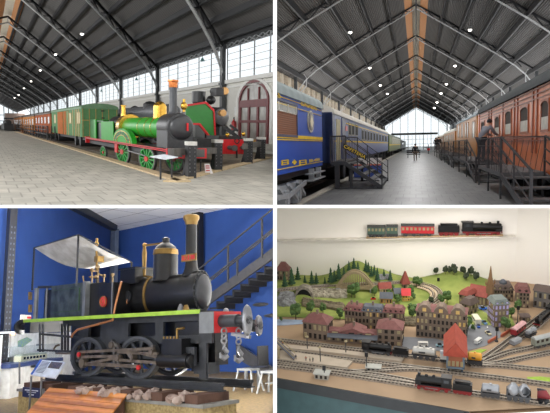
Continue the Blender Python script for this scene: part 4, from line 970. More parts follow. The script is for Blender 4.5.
# ---- boarding platforms on the right
XD, zd = 2.3, .75
def platform(y0, y1, label, near=False):
    root = P.thing('boarding_platform', label, 'platform', (2.95, (y0 + y1) / 2, 0), 'boarding platforms of the blue carriage hall')
    P.put(MB().box(XD, 3.5, y0, y1, zd - .12, zd), 'deck', mat('deck_grey', (86, 86, 88), .6), root)
    for x in (XD + .03, 3.45):
        for y in (y0 + .1, (y0 + y1) / 2, y1 - .1): P.put(MB().box(x - .025, x + .025, y - .06, y + .06, 0 if x < 3.4 else -.35, zd), 'leg', MST, root)
    L = 4.6; n = 4
    for x in (XD, 3.46): P.put(MB().prism([(x, y0, zd), (x, y0 - L, .12), (x, y0 - L, 0), (x, y0 - L + .6, 0), (x, y0, zd - .16)], (.04, 0, 0)), 'stringer', MST, root)
    for k in range(n): y = y0 - L * (k + .6) / n; z = zd * (1 - (k + .6) / n); P.put(MB().box(XD + .04, 3.46, y - .35, y + .3, z - .02, z + .02), 'tread', mat('tread_grey', (74, 74, 76), .6), root)
    m = MB(); zt = zd + 1.0
    for x in (XD + .02,):
        m.box(x - .02, x + .02, y0, y1, zt - .04, zt).box(x - .012, x + .012, y0, y1, zd + .72, zd + .745)
        nn = 14
        for k in range(nn + 1):
            y = y0 + (y1 - y0) * k / nn; big = k % 7 == 0; r = .03 if big else .008; m.box(x - r, x + r, y - r * 1.5, y + r * 1.5, zd, zt)
        for k in range(nn): a, b = y0 + (y1 - y0) * k / nn, y0 + (y1 - y0) * (k + 1) / nn; m.bar((x, a, zd + .05), (x, b, zd + .72), .009); m.bar((x, b, zd + .05), (x, a, zd + .72), .009)
    for x in (XD + .02, 3.46):
        m.box(x - .025, x + .025, y0 - .03, y0 + .03, zd - .1, zt)
        for h in (1.0, .66, .34): m.bar((x, y0, zd + h), (x, y0 - L, h), .045 if h == 1.0 else .025)
        m.box(x - .03, x + .03, y0 - L - .03, y0 - L + .03, 0, 1.02); m.box(x - .02, x + .02, y0 - L * .5 - .02, y0 - L * .5 + .02, zd * .4, zd * .5 + 1.0)
    if near:
        m.box(XD, 3.46, y0 - .02, y0 + .02, zt - .03, zt)
        for k in range(7): x = XD + .15 + k * .15; m.bar((x, y0, zd), (x + .15, y0, zt - .1), .012)
    P.put(m, 'railing', MST, root)
platform(P.on(500, 175, x=XD).y, P.on(478, 167, x=XD).y, 'nearest dark boarding platform with stair beside the reddish wooden carriage', True)
y_ = P.on(478, 167, x=XD).y
platform(y_ + 5.6, y_ + 16, 'second boarding platform beside the honey coloured carriage')
platform(y_ + 22, y_ + 34, 'third boarding platform beside the yellow carriage with whitish roof')
platform(y_ + 40, y_ + 56, 'farthest boarding platform on the right, with two visitors on it')
# ---- people, bench
DK = mat('dark_coat', (38, 40, 44), .8); GRC = mat('grey_parka', (126, 128, 138), .8); JEAN = mat('dark_trousers', (48, 50, 60), .8); HAIR = mat('dark_hair', (44, 36, 32), .7)
b = P.on(415.3, 161, z=0); figure(P, b, 1.64, 0.0, 'person in a dark coat walking away down the middle of the hall', DK, mat('brown_trousers', (96, 82, 72), .8), HAIR, 'walk')
b = P.on(481.5, 162.5, z=zd); k = b.x
b = V(2.75, P.on(481, 150, x=2.75).y, zd)
figure(P, b, 1.88, -.9, 'person in a grey parka and dark cap leaning on the railing before the reddish carriage', GRC, JEAN, HAIR, 'lean', hatm=mat('cap_dark', (40, 42, 48), .8))
for px, l, m_ in ((438.8, 'visitor in a black coat standing on the farthest platform, nearer the train', DK), (435.6, 'visitor in dark clothes standing on the farthest platform, nearer the gable', mat('black_jacket', (30, 30, 32), .8))):
    b = V(2.75, P.on(px, 145, x=2.75).y, zd); figure(P, b, 1.7, .4, l, m_, JEAN, HAIR)
b0, b1 = P.on(406.6, 158, z=0), P.on(420.5, 158, z=0); y = b0.y
root = P.thing('bench', 'dark slatted bench in the middle of the hall behind the walking person', 'bench', ((b0.x + b1.x) / 2, y, 0))
P.put(MB().box(b0.x, b1.x, y - .2, y + .3, .38, .46), 'seat', MST, root)
P.put(MB().box(b0.x, b1.x, y + .28, y + .34, .55, .72).box(b0.x, b1.x, y + .3, y + .36, .78, .92), 'backrest', MST, root)
for x in (b0.x + .15, b1.x - .15):
    for yy in (y - .15, y + .3): P.put(MB().box(x - .03, x + .03, yy - .03, yy + .03, 0, .9 if yy > y else .4), 'leg', MST, root)
p = P.on(432.3, 146, z=0) if False else P.on(428.5, 154, z=0)
root = P.thing('sign_stand', 'small dark sign stand with a red tag on the floor near the far end', 'sign', p)
P.put(MB().cyl(p, p + V(0, 0, 1.5), .05, n=6), 'pole', IRON, root); P.put(MB().box(p.x - .2, p.x + .2, p.y - .05, p.y, .55, .9), 'tag', M_RED, root)
for s_ in (-1, 1): area(P, (s_ * 8.3, 70, 4.2), (s_ * 2.5, 70, 9.5), 120, 1.6, 2700)  # added uplights behind the carriages to brighten the roof
area(P, (0, 70, 8.4), (0, 70, 0), 110, 1.5, 3300)  # added fill below the ridge for the aisle and carriage sides
# ================================================================== ROOM WITH THE BLACK TANK LOCOMOTIVE (lower left)
BL = Place.seen((-450, 347), 190, 1.6, (LEFT, DOWN, FRONT))
P = BL
ZR = .75                                       # rail top on the plinth
x0 = P.on(120, 378, z=ZR).x                    # near side of the wheels
W = .8; x1 = x0 + W; xc = x0 + W / 2
N = lambda px, py, x=None: P.on(px, py, x=x0 if x is None else x)
Y = lambda px, x=None: N(px, 345, x).y
Z = lambda px, py, x=None: N(px, py, x).z
MBK = mat('loco_black', (22, 22, 24), .3, var=.35, scale=7, spec=.6); MFR = mat('frame_grey_black', (52, 54, 58), .5, var=.25, scale=5); MRD = mat('bright_steel', (120, 108, 96), .4, .4, var=.25)
MLIME = mat('lime_green_edge', (158, 196, 62), .5); MGOLD = mat('old_brass', (150, 120, 68), .35, .7, var=.2); MREDP = mat('beam_red', (196, 44, 44), .45, var=.1)
# ---- room
xw = x0 + 9.5
pc = P.on(113, 232, x=xw); zc = pc.z; pl = P.on(66, 208, z=zc)
dl = (pl - pc); dl.z = 0; dl.normalize()
far = V(xw, pc.y - 40, 0)
MBLUE = mat('royal_blue_wall', (40, 74, 142), .7, var=.06, scale=1.5)
P.put(MB().prism([V(xw, pc.y, -.2), V(xw, pc.y, zc), V(xw, pc.y - 30, zc), V(xw, pc.y - 30, -.2)], (.3, 0, 0)), 'wall_right', MBLUE, kind='structure')
e0 = V(pc.x, pc.y, 0); e1 = e0 + dl * 22
P.put(MB().prism([V(e0.x, e0.y, -.2), V(e0.x, e0.y, zc), V(e1.x, e1.y, zc), V(e1.x, e1.y, -.2)], (-dl.y * -.3, dl.x * .3 * -1 * -1, 0)), 'wall_left', MBLUE, kind='structure')
P.put(MB().prism([V(xw + .3, pc.y + .3, zc), V(xw + .3, pc.y - 30, zc), V(e1.x - 2, pc.y - 30, zc), V(e1.x, e1.y, zc)], (0, 0, .1)), 'ceiling', mat_brick('ceiling_tiles', (244, 245, 246), (236, 238, 240), (150, 152, 154), 1.2, 2.4, .02, .7, 0.0, bump=.1), kind='structure')
fl = [V(xw + .3, pc.y + 3, 0), V(xw + .3, pc.y - 30, 0), V(x0 - 8, pc.y - 30, 0), V(x0 - 8, pc.y + 14, 0)]
P.put(MB().face(fl), 'floor', mat('terrazzo_floor', (136, 114, 74), .6, scale=14, c2=(100, 82, 54)), kind='structure')
q = P.on(84, 208.5, z=zc); q2 = P.on(112, 224, z=zc)
P.put(MB().bar(q + (q - q2) * 1.2 - V(0, 0, .12), q2 + (q2 - q) * .1 - V(0, 0, .12), .28, .24), 'beam', mat('dark_blue_beam', (24, 28, 40), .5), kind='structure')
for px, m_, w_, dx in ((114.6, mat('pillar_grey_blue', (92, 104, 124), .5), .24, -.35), (197.5, mat('pillar_black', (26, 27, 32), .5), .3, -.25)):
    b = P.on(px, 240, x=xw + dx); P.put(MB().cbox((b.x, b.y, zc / 2), w_ * .8, w_ * 1.5, zc), 'pillar', m_, kind='structure')
D0 = P.sub((e0.x, e0.y, 0), math.atan2(-dl.x, dl.y))
# dark perforated column at the left edge
b = P.on(5.5, 330, x=x0 + 1.2) if False else D0.M @ D0.on(5.5, 330, x=-.35); k = b.y / F; b = P.I @ b
m = MB().cbox((b.x, b.y, zc / 2), 7.5 * k, 7.5 * k, zc)
P.put(m, 'pillar', mat('column_dark', (18, 21, 30), .5), kind='structure')
m = MB()
for i in range(26): z = .6 + i * .16; c = V(b.x + 1 * k, b.y - 3.75 * k, z); m.cbox(c + V(.6 * k, 0, 0), 1.1 * k, .03, .05).cbox(c + V(-2.6 * k, 0, 0), 1.1 * k, .03, .05)
P.put(m, 'pillar_holes', mat('hole_pale', (64, 70, 84), .6), kind='structure')

# ---- plinth with sleepers, rails, stones
yR, yL = Y(207), Y(16)                        # front and rear ends of the plinth near side
zp = ZR - .26; xp0 = x0 - .72; xp1 = x1 + .5
cR = P.on(202, 408, z=zp - .05)                # near front corner
xp0 = min(xp0, cR.x)
MTER = mat('plinth_terrazzo', (186, 164, 112), .7, scale=24, c2=(146, 124, 82))
yPr = P.on(203, 405, z=zp).y; xp0 = P.on(203, 405, z=zp).x; yPl = P.on(19, 384, x=xp0).y; xp1 = P.on(236, 383, y=yPr).x
root = P.thing('plinth', 'yellow terrazzo plinth with grey rim carrying the black locomotive', 'plinth', ((xp0 + xp1) / 2, (yPr + yPl) / 2, 0))
P.put(MB().box(xp0, xp1, yPr, yPl, 0, zp - .05), 'body', MTER, root)
P.put(MB().box(xp0 - .03, xp1 + .03, yPr - .03, yPl + .03, zp - .05, zp), 'rim', mat('grey_rim', (140, 138, 132), .6), root)
tq = [P.on(23, 387, x=xp0 - .03), P.on(41, 391, x=xp0 - .03), P.on(41, 398.5, x=xp0 - .03), P.on(23, 394.5, x=xp0 - .03)]
pq = P.put(MB().box(xp0 - .035, xp0 - .002, tq[0].y, tq[1].y, tq[2].z, tq[0].z), 'name_plaque', mat('plaque_navy', (34, 44, 84), .4), root)
MWT = mat('white_letter', (232, 234, 238), .5)
for f, w_, h in ((.68, .72, .10), (.5, .5, .06), (.22, .28, .12)):
    z = tq[2].z + (tq[0].z - tq[2].z) * f; L = tq[0].y - tq[1].y; ym = (tq[0].y + tq[1].y) / 2
    P.put_under(MB().box(xp0 - .042, xp0 - .034, ym - L * w_ / 2, ym + L * w_ / 2, z, z + h * (tq[0].z - tq[2].z)), 'text_line', MWT, pq, root)
MSL = mat('sleeper_wood', (92, 66, 54), .85, var=.3, scale=4)
ys = [P.on(px, 385, z=zp + .1).y for px in (198, 154, 128, 106, 84, 62, 44)]
yy = P.on(196, 402, z=zp).y; n = 0; y = yPr + .25; SLY = []
while y < yPl - .3:
    SLY.append(y); b = MB().box(x0 - .5, min(x1 + .3, xp1 - .05), y - .14, y + .14, zp, zp + .13)
    o = P.put(b, 'sleeper', MSL, None, 'dark wooden sleeper under the locomotive, %s from the plinth front end' % ['first', 'second', 'third', 'fourth', 'fifth', 'sixth', 'seventh', 'eighth', 'ninth', 'tenth', 'eleventh', 'twelfth', 'thirteenth', 'fourteenth', 'fifteenth', 'sixteenth', 'seventeenth', 'eighteenth', 'nineteenth', 'twentieth', 'next', 'next', 'next', 'last', 'last', 'last'][n], 'sleeper', 'sleepers on the plinth', loc=(xc, y, zp)); n += 1
    y += .82
for x, l in ((x0 + .03, 'near dark steel rail on the plinth under the black locomotive'), (x1 - .1, 'far dark steel rail on the plinth, behind the wheels')):
    P.put(MB().box(x - .03, x + .06, yPr + .12, yPl - .1, ZR - .05, ZR).box(x - .0, x + .03, yPr + .12, yPl - .1, ZR - .11, ZR - .05).box(x - .06, x + .09, yPr + .12, yPl - .1, zp + .131, ZR - .11), 'rail', MFR, None, l, 'rail', loc=(x, yPr, zp + .131))
rnd = random.Random(3); m = MB()
for i in range(420):
    x = rnd.uniform(x0 - .62, xp1 - .1); y = rnd.uniform(yPr + .1, yPl - .2)
    if abs(x - x0) < .12: continue
    if x < x0 and (N(92, 380).y < y or any(abs(y - q_) < .2 for q_ in SLY)): continue
    r = rnd.uniform(.05, .095); i0 = len(m.bm.verts)
    g = bmesh.ops.create_icosphere(m.bm, subdivisions=1, radius=r)
    for v in g['verts']: v.co = Vector((v.co.x * rnd.uniform(.8, 1.3), v.co.y * rnd.uniform(.8, 1.3), v.co.z * rnd.uniform(.6, 1.0))) * rnd.uniform(.8, 1.15) + Vector((x, y, zp + r * .6 + (.04 if rnd.random() < .3 else 0)))
st = P.put(m, 'ballast_stones', mat('pink_ballast', (196, 176, 164), .9, scale=5, c2=(150, 128, 118)), None, 'loose pinkish ballast stones around the sleepers on the plinth', 'ballast', kind='stuff', smooth=10, loc=(xc, yPr, zp))
# varnished plank cover leaning over the near edge
MPL = mat_wave('varnished_planks', (220, 146, 74), (168, 102, 50), 'X', 2.5, .3, .0, dist=2.5)
a, b, c, d = P.on(48, 383.3, x=xp0 + .12), P.on(124.5, 393.5, x=xp0 + .12), P.on(123, 410, x=xp0 - .3), P.on(38, 406, x=xp0 - .3)
ya, yb = P.on(47, 384, x=xp0 - .1).y, P.on(124.5, 393.5, x=xp0 - .1).y
root = P.thing('plank_cover', 'sloping cover of varnished orange planks in front of the plinth', 'bench', (xp0 - .2, (ya + yb) / 2, 0))
m = MB(); n = 7
for k in range(n):
    f0, f1 = k / n, (k + .86) / n
    pa = lambda f: (xp0 - .05 - .55 * f, zp + .08 - .52 * f)
    (xa, za), (xb, zb_) = pa(f0), pa(f1)
    P.put(MB().hexa([(xb, yb, zb_ - .03), (xa, yb, za - .03), (xa, ya, za - .03), (xb, ya, zb_ - .03), (xb, yb, zb_), (xa, yb, za), (xa, ya, za), (xb, ya, zb_)]), 'plank', MPL, root)
for f in (.03, .5, .97):
    y = ya + (yb - ya) * f; P.put(MB().hexa([(xp0 - .6, y - .03, .0), (xp0 - .06, y - .03, .0), (xp0 - .06, y + .03, .0), (xp0 - .6, y + .03, 0), (xp0 - .6, y - .03, zp - .49), (xp0 - .06, y - .03, zp + .03), (xp0 - .06, y + .03, zp + .03), (xp0 - .6, y + .03, zp - .49)]), 'bracket', MSL, root)
# info panel on a stand
xi = xp0 - .12; pts = [P.on(41, 359.8, x=xi + .25), P.on(65, 362, x=xi + .25), P.on(55, 378.3, x=xi), P.on(31, 374.5, x=xi)]
root = P.thing('information_sign', 'tilted white information panel with a blue edge and small photo in front of the wheels', 'sign', (xi, pts[3].y, 0))
P.put(MB().prism(pts, (.02, 0, -.02)), 'panel', mat('panel_white', (222, 228, 236), .3), root)
up_ = V(-.012, 0, .012); L = lambda u, v: pts[0] * (1 - u) * (1 - v) + pts[1] * u * (1 - v) + pts[2] * u * v + pts[3] * (1 - u) * v + up_
P.put(MB().prism([L(.5, .08), L(.96, .08), L(.96, .46), L(.5, .46)], (0, 0, -.008)), 'photograph', mat('photo_brown', (104, 84, 58), .3, scale=30, c2=(40, 40, 44)), root)
P.put(MB().prism([L(0, 0), L(.08, 0), L(.08, 1), L(0, 1)], (0, 0, -.008)), 'blue_edge', mat('edge_blue', (60, 100, 190), .3), root)
for k in range(9): P.put(MB().prism([L(.14, .12 + .085 * k), L(.46, .12 + .085 * k), L(.46, .15 + .085 * k), L(.14, .15 + .085 * k)], (0, 0, -.006)), 'text_line', mat('text_grey', (130, 136, 150), .5), root)
LB_ = L(.45, .98) - up_
P.put(MB().cyl(pts[3] + V(0, -.02, -.03), V(pts[3].x, pts[3].y, 0), .02), 'post', STEEL, root); P.put(MB().cyl(LB_ + V(0, 0, -.03), V(LB_.x, LB_.y, 0), .02), 'post', STEEL, root)
P.put(MB().cyl(P.on(19.5, 362, x=xi), P.on(19.5, 384, x=xi), .018), 'side_post', STEEL, root)

# ---- the locomotive
yF = Y(207.5); yB = Y(30); zf = Z(120, 315); 
root = P.thing('tank_locomotive', 'small black steam locomotive with sheet canopy, lime footplate edge and red chimney plate', 'locomotive', (xc, (yF + yB) / 2, ZR))
P.put(MB().box(x0 - .16, x1 - .1, Y(204), yB, zf - .04, zf), 'footplate', MBK, root)
P.put(MB().box(x0 - .19, x0 - .16, yF, yB, zf - .055, zf + .012), 'footplate_edge', MLIME, root)
# side frame with openings: built as plates around the holes
xf0 = x0 + .08
def plate(p0, p1, t0, t1, nm='frame_plate'):
    a, b = Y(p0, xf0), Y(p1, xf0); P.put(MB().box(xf0, xf0 + .05, a, b, Z((p0 + p1) / 2, t1, xf0), Z((p0 + p1) / 2, t0, xf0)), nm, MFR, root)
m = MB()
zz0 = zf - .04
def fb(p0, p1, z0, z1): m.box(xf0, xf0 + .05, Y(p0, xf0), Y(p1, xf0), z0, z1)
fb(62, 212, zz0 - .12, zz0)                      # top band
zl = zz0 - .36
fb(78, 212, zl - .13, zl)                        # lower band
for p0, p1 in ((78, 88), (100, 128), (155, 163), (199, 212)): fb(p0, p1, zl, zz0 - .12)
fb(199, 206, ZR + .04, zl)
fb(95, 118, zl - .22, zl - .13)
P.put(m, 'frame', MFR, root)
P.put(MB().box(x0 + .25, x0 + .55, Y(204), Y(60), ZR + .25, zf - .05), 'inner_frame', MBK, root)
# boiler
yb0, yb1 = Y(197), Y(112); zt = Z(150, 277.5, xc); rB = (zt - zf) / 2 * .98; zb = zf + rB + .01; xbn = xc
yb0, yb1 = P.on(209, 290, x=xc + rB * .5).y, Y(112, xc - rB * .7)
SX = .6
P.put(MB().lathe((xc, yb0, zb), (0, 1, 0), [(0, rB), (yb1 - yb0, rB)], 32, SX), 'boiler', MBK, root)
yS = Y(176, xc - rB * .7)
sb = P.put(MB().lathe((xc, yb0 - .02, zb), (0, 1, 0), [(0, rB + .03), (yS - yb0 + .02, rB + .03)], 32, SX), 'smokebox', MBK, root)
P.put(MB().lathe((xc, yb0 - .12, zb), (0, 1, 0), [(0, .05), (.02, rB * .6), (.06, rB * .86), (.1, rB * .92)], 28, SX), 'smokebox_door', mat('door_dark_grey', (46, 48, 54), .35, var=.3, spec=.8), root)
m = MB()
for k in range(20): m.ball((xc + rB * SX * math.cos(2 * PI * k / 20), yb0 - .025, zb + rB * math.sin(2 * PI * k / 20)), .022, sub=1)
P.put(m, 'rivets', MFR, root)
P.put(MB().box(xc - rB * .4, xc + rB * .4, yb0 + .02, yS, zf, zb), 'smokebox_saddle', MBK, root)
for px in (143, 114.5): y = Y(px, xc - rB * .6); P.put(MB().rim((xc, y, zb), (0, 1, 0), rB + .015, rB - .02, .07, 32, SX), 'boiler_band', MGOLD if px == 143 else MBK, root)
# chimney
ych = Y(191.3, xc); kx = (P.M @ V(xc, ych, zt)).y / F; zq = lambda py: P.on(191.3, py, y=ych).z
rc = 5.7 * kx
ch = P.put(MB().lathe((xc, ych, zb + rB - .06), (0, 0, 1), [(0, rc * 1.75), (.06, rc * 1.45), (.16, rc * 1.12), (.3, rc), (zq(224) - zb - rB + .06, rc * .98)], 24), 'chimney', MBK, root)
P.put_under(MB().lathe((xc, ych, zq(225)), (0, 0, 1), [(0, rc), (.02, rc * 1.12), (.06, rc * 1.15), ((zq(219) - zq(225)), rc * 1.45), ((zq(216) - zq(225)), rc * 1.42), ((zq(215) - zq(225)), rc * 1.1), ((zq(215.5) - zq(225)), rc * .8)], 24), 'chimney_cap', MGOLD, ch, root)
na, nb = P.on(182.3, 262, y=ych - rc - .02), P.on(196.6, 252.6, y=ych - rc - .02)
# number plate faces the viewer across the loco
xpn = xc - rc - .02
pa, pb = P.on(182, 262.2, x=xpn), P.on(196.7, 253, x=xpn); zmid = (pa.z + pb.z) / 2
npl = P.put(MB().box(xpn - .02, xpn, pa.y, pb.y, pa.z, pb.z), 'number_plate', MGOLD, ch and root)
P.put_under(MB().box(xpn - .028, xpn - .018, pa.y - .03, pb.y + .03, pa.z + .025, pb.z - .025), 'plate_field', mat('plate_red', (204, 48, 50), .45), npl, root)
P.text('01', 'lettering', MGOLD, root, (xpn - .032, (pa.y + pb.y) / 2, zmid), (0, -1, 0), (0, 0, 1), (pb.z - pa.z) * .75, width=abs(pa.y - pb.y) * .4)
# dome, lever, sandbox
yd = Y(165, xc); kd = (P.M @ V(xc, yd, zt)).y / F; zd = lambda py: P.on(165, py, y=yd).z; rd = 12.3 * kd; z00 = zb + rB - .1
H = zd(242.5) - z00
dm = P.put(MB().lathe((xc, yd, z00), (0, 0, 1), [(0, rd * 1.08), (.06, rd), (zd(256) - z00, rd), (zd(252) - z00, rd * .97), (zd(247) - z00, rd * .82), (zd(244) - z00, rd * .5), (H, rd * .3), (H + .01, .02)], 26), 'steam_dome', MBK, root)
P.put_under(MB().lathe((xc, yd, zd(255)), (0, 0, 1), [(0, rd * .99), (.01, rd * 1.04), (.1, rd * 1.0), (.11, rd * .9)], 26), 'dome_band', MGOLD, dm, root)
P.put_under(MB().lathe((xc, yd, zd(243.5)), (0, 0, 1), [(0, rd * .35), (.05, rd * .3), (.1, rd * .32), (.12, .02)], 14), 'dome_cap', MBK, dm, root)
yl = Y(143, xc); q = lambda py: V(xc, yl, P.on(143, py, y=yl).z)
P.put(MB().tube([q(276), q(266), q(253), q(246)], [.03, .04, .05, .025], 8).bar(q(245.5), V(xc, yd, zd(242.5)), .035).ball(q(245), .05).tube([q(276), V(xc, yd + rd, zd(277))], .02), 'safety_lever', MGOLD, root)
ya, yb = Y(134.5, xc - .2), Y(119.5, xc - .2)
P.put(MB().box(xc - .22, xc + .22, ya, yb, zb + rB - .1, Z(127, 269.5, xc - .2)).box(xc - .24, xc + .24, ya - .03, yb + .03, Z(127, 269.5, xc - .2), Z(127, 268, xc - .2)), 'sand_box', MBK, root)
# cab: bunker, side sheets, front sheet
xs_ = x0 - .13
zct = Z(98, 284, xs_)
ya, yb = Y(97.5, xs_), Y(112, xs_); P.put(MB().box(xs_, xs_ + .06, ya, yb, zf, zct).box(xs_, x1 + .1, yb - .03, yb + .03, zf, zct), 'cab_front_sheet', MBK, root)
P.put(MB().box(xs_ - .015, xs_ + .01, Y(110.6, xs_), Y(111.8, xs_), zf, zct), 'edge_strip', STEEL, root)
cx_ = P.on(103.6, 301.6, x=xs_ - .01); k = (P.M @ cx_).y / F
wp = P.put(MB().lathe(cx_, (-1, 0, 0), [(0, .11), (.015, .11), (.02, .1)], 24), 'works_plate', mat('plate_red', (204, 48, 50), .45), root)
P.put_under(MB().ring(cx_ + V(-.02, 0, 0), (1, 0, 0), .1, .01, 24, 6).ring(cx_ + V(-.02, 0, 0), (1, 0, 0), .045, .006, 16, 6), 'plate_rim', MGOLD, wp, root)
P.put(MB().box(xs_ + .1, xs_ + .16, Y(84, xs_), Y(97.5, xs_), zf, Z(90, 283, xs_)), 'cab_side', mat('cab_black_matt', (30, 30, 33), .4), root)
P.put(MB().box(xs_ - .02, xs_ + .08, Y(81.6, xs_), Y(84.4, xs_), zf, Z(83, 281.5, xs_)), 'cab_post', mat('post_steel', (128, 130, 132), .35, .4), root)
P.put(MB().box(xs_ - .0, x1 + .1, Y(81, xs_), Y(49, xs_), zf, Z(65, 284.5, xs_)), 'coal_bunker', mat('bunker_worn', (26, 36, 34), .38, scale=5, c2=(74, 82, 82), spec=.8), root)
P.put(MB().box(xs_ - .012, xs_ - .001, Y(78, xs_), Y(52, xs_), zf + .12, zf + .13).box(xs_ - .012, xs_ - .001, Y(78, xs_), Y(77.4, xs_), zf + .12, Z(70, 289, xs_)).box(xs_ - .012, xs_ - .001, Y(78, xs_), Y(52, xs_), Z(70, 289, xs_), Z(70, 288.7, xs_)), 'panel_line', mat('line_green', (60, 90, 50), .5), root)
P.put(MB().box(xs_ + .12, x1 + .05, Y(48, xs_), Y(37, xs_), zf, Z(42, 290, xs_)), 'rear_box', MBK, root)
for px in (34, 44.5):
    P.put(MB().cyl((xs_, Y(px, xs_), zf), (xs_, Y(px, xs_), Z(px, 288.5, xs_)), .05 if px == 34 else .022, n=10), 'rear_post', mat('post_steel', (128, 130, 132), .35, .4), root)
P.put(MB().bar((xs_, Y(36, xs_), Z(40, 287, xs_)), (xs_, Y(49, xs_), Z(46, 287.5, xs_)), .05), 'brake_handle', MFR, root)
# cab fittings in brass and copper behind the front sheet
m = MB(); rr = random.Random(5)
yq = Y(97, xc)
for px, py, px2, py2 in ((92, 284, 92, 270), (92, 271, 98, 271), (98, 284, 98, 268), (98, 274, 104, 276), (104, 276, 104, 284), (95, 268, 100, 266), (89, 277, 96, 277), (112.5, 284, 112.5, 275), (84, 284, 83, 276)):
    P.put(MB().tube([P.on(px, py, y=yq), P.on(px2, py2, y=yq)], .02, 6), 'cab_pipe', mat('fitting_brass', (150, 128, 96), .4, .6, var=.3), root)
for px, py in ((92, 270), (98, 267), (104, 276), (96, 277), (112.5, 275)): P.put(MB().ball(P.on(px, py, y=yq), .045), 'cab_valve', mat('fitting_brass', (150, 128, 96), .4, .6, var=.3), root)
# canopy sheet on thin posts
pA, pB = N(34.3, 247.8, xs_), N(78.4, 234.6, xs_)
xq = x1 + .12
pC, pD = P.on(131.5, 262, x=xq), P.on(97, 268.5, x=xq)
G = 8; m = MB(); grid = []
for i in range(G + 1):
    row = []
    for j in range(G + 1):
        u, v = i / G, j / G
        p = (pA * (1 - u) + pB * u) * (1 - v) + (pD * (1 - u) + pC * u) * v
        p = p + V(0, 0, -.16 * math.sin(PI * v) * (.35 + .65 * (1 - u)))
        row.append(p)
    grid.append(row)
for t in (0, .012):
    for i in range(G):
        for j in range(G): m.face([grid[i][j] + V(0, 0, t), grid[i + 1][j] + V(0, 0, t), grid[i + 1][j + 1] + V(0, 0, t), grid[i][j + 1] + V(0, 0, t)])
cn = P.put(m, 'canopy', mat('canopy_sheet', (206, 204, 200), .5, scale=5, c2=(172, 168, 162)), root)
P.put(MB().bar(pA, pB, .02).bar(pB, pC, .02), 'canopy_edge', MFR, root)
for p, py in ((pA, 290), (pB, 285)):
    b = P.on(P.px(p)[0], py, x=xs_); P.put(MB().cyl(p, V(p.x, p.y, b.z), .022, n=8), 'canopy_post', MBK, root)
P.put(MB().cyl(pC, V(pC.x, pC.y, zb + rB * .6), .02, n=8).cyl(pD, V(pD.x, pD.y, zf + .5), .022, n=8), 'canopy_post', MBK, root)
pm = (pB + pC) / 2 + V(0, .3, 0)
yw = Y(96.6, xc); P.put(MB().lathe(P.on(96.6, 246, y=yw), (0, 0, 1), [(0, .03), (.06, .05), (.1, .025), (.15, .035), (.17, .01)], 10).cyl(P.on(96.6, 246, y=yw), P.on(96.6, 270, y=yw), .025).box(xc - .08, xc + .08, yw - .06, yw + .06, P.on(96, 262, y=yw).z, P.on(96, 256, y=yw).z), 'whistle', MGOLD, root)
# wheels, stretched disc with crank, rods
def wheel_at(px, pt, pb, phw, nm='wheel'):
    yc = Y(px, x0); z1 = Z(px, pt); R = (z1 - ZR) / 2; lg = abs(Y(px - phw) - Y(px + phw)) / 2 / R
    for x in (x0 + .02, x1 - .06): spoked(P, root, (x, yc, ZR + R), (1, 0, 0), R, mat('tyre_dark_grey', (74, 76, 80), .45), MFR, 9, .1, 'wheel', None, lg)
    return yc, ZR + R, R * lg
w1 = wheel_at(88, 337, 373, 16.5); w2 = wheel_at(139, 336, 378, 19)
xr = x0 - .12
def rod(a, b, w_=.05, nm='rod', x=xr, m_=MRD): return P.put(MB().bar(P.on(*a, x=x), P.on(*b, x=x), .04, w_), nm, m_, root)
rod((80, 352), (154, 348.5)); rod((82, 357), (117, 356)); rod((88, 364), (142, 366.5), .06); rod((84, 364.5), (120, 357), .05); rod((118, 352), (158, 354), .045); rod((120, 360), (160, 363), .05); rod((128, 350), (160, 358), .035)
for px, py, r in ((80, 355, .07), (83, 363, .09), (112, 345, .06), (118, 358, .06), (133, 357, .05), (152, 352, .05)):
    c = P.on(px, py, x=xr); P.put(MB().cyl(c + V(-.04, 0, 0), c + V(.06, 0, 0), r, n=14), 'crank_pin', MRD, root)
for a, b in (((112, 341), (119, 347)), ((115, 347), (115, 366)), ((119, 347), (119, 364)), ((153, 345), (153, 356)), ((128, 352), (134, 360))): P.put(MB().bar(P.on(*a, x=xr + .03), P.on(*b, x=xr + .03), .06), 'valve_gear_link', mat('gear_steel', (112, 108, 104), .45, .4, var=.25), root)
for px, py in ((79.5, 354.5), (139, 367.5)):
    c = P.on(px, py, x=xr - .05); P.put(MB().cyl(c, c + V(-.03, 0, 0), .045, n=12), 'red_cap', MREDP, root)
# cylinder and steam chest
ya, yb = Y(187, xr), Y(158, xr); zc0, zc1 = Z(172, 368.5, xr), Z(172, 353.5, xr); r = (zc1 - zc0) / 2
P.put(MB().cyl((xr + r * .6, ya, (zc0 + zc1) / 2), (xr + r * .6, yb, (zc0 + zc1) / 2), r, n=22).cyl((xr + r * .6, ya - .06, (zc0 + zc1) / 2), (xr + r * .6, ya, (zc0 + zc1) / 2), r * .85, n=18), 'cylinder', MBK, root)
P.put(MB().box(xr, xr + .3, Y(181.5, xr), Y(161.5, xr), zc1 - .04, Z(171, 339, xr)), 'steam_chest', MBK, root)
m = MB()
for k in range(5): P.put(MB().cyl(P.on(164 + 3.4 * k, 339.5, x=xr + .05), P.on(164 + 3.4 * k, 336.5, x=xr + .05), .02, n=6), 'stud', MGOLD, root)
m.cyl(P.on(177, 339, x=xr), P.on(177, 329, x=xr), .02).cyl(P.on(177, 329, x=xr), P.on(184, 328, x=xr), .02)
P.put(m, 'oil_pipe', MGOLD, root)
m = MB()
for k in range(4): c = P.on(188 + 2.2 * k, 347, x=x0); m.bar(c, P.on(188 + 2.2 * k, 366, x=x0), .05)
m.box(x0 + .1, x0 + .35, Y(204), Y(189), ZR + .12, ZR + .3)
P.put(m, 'front_springs', MFR, root)
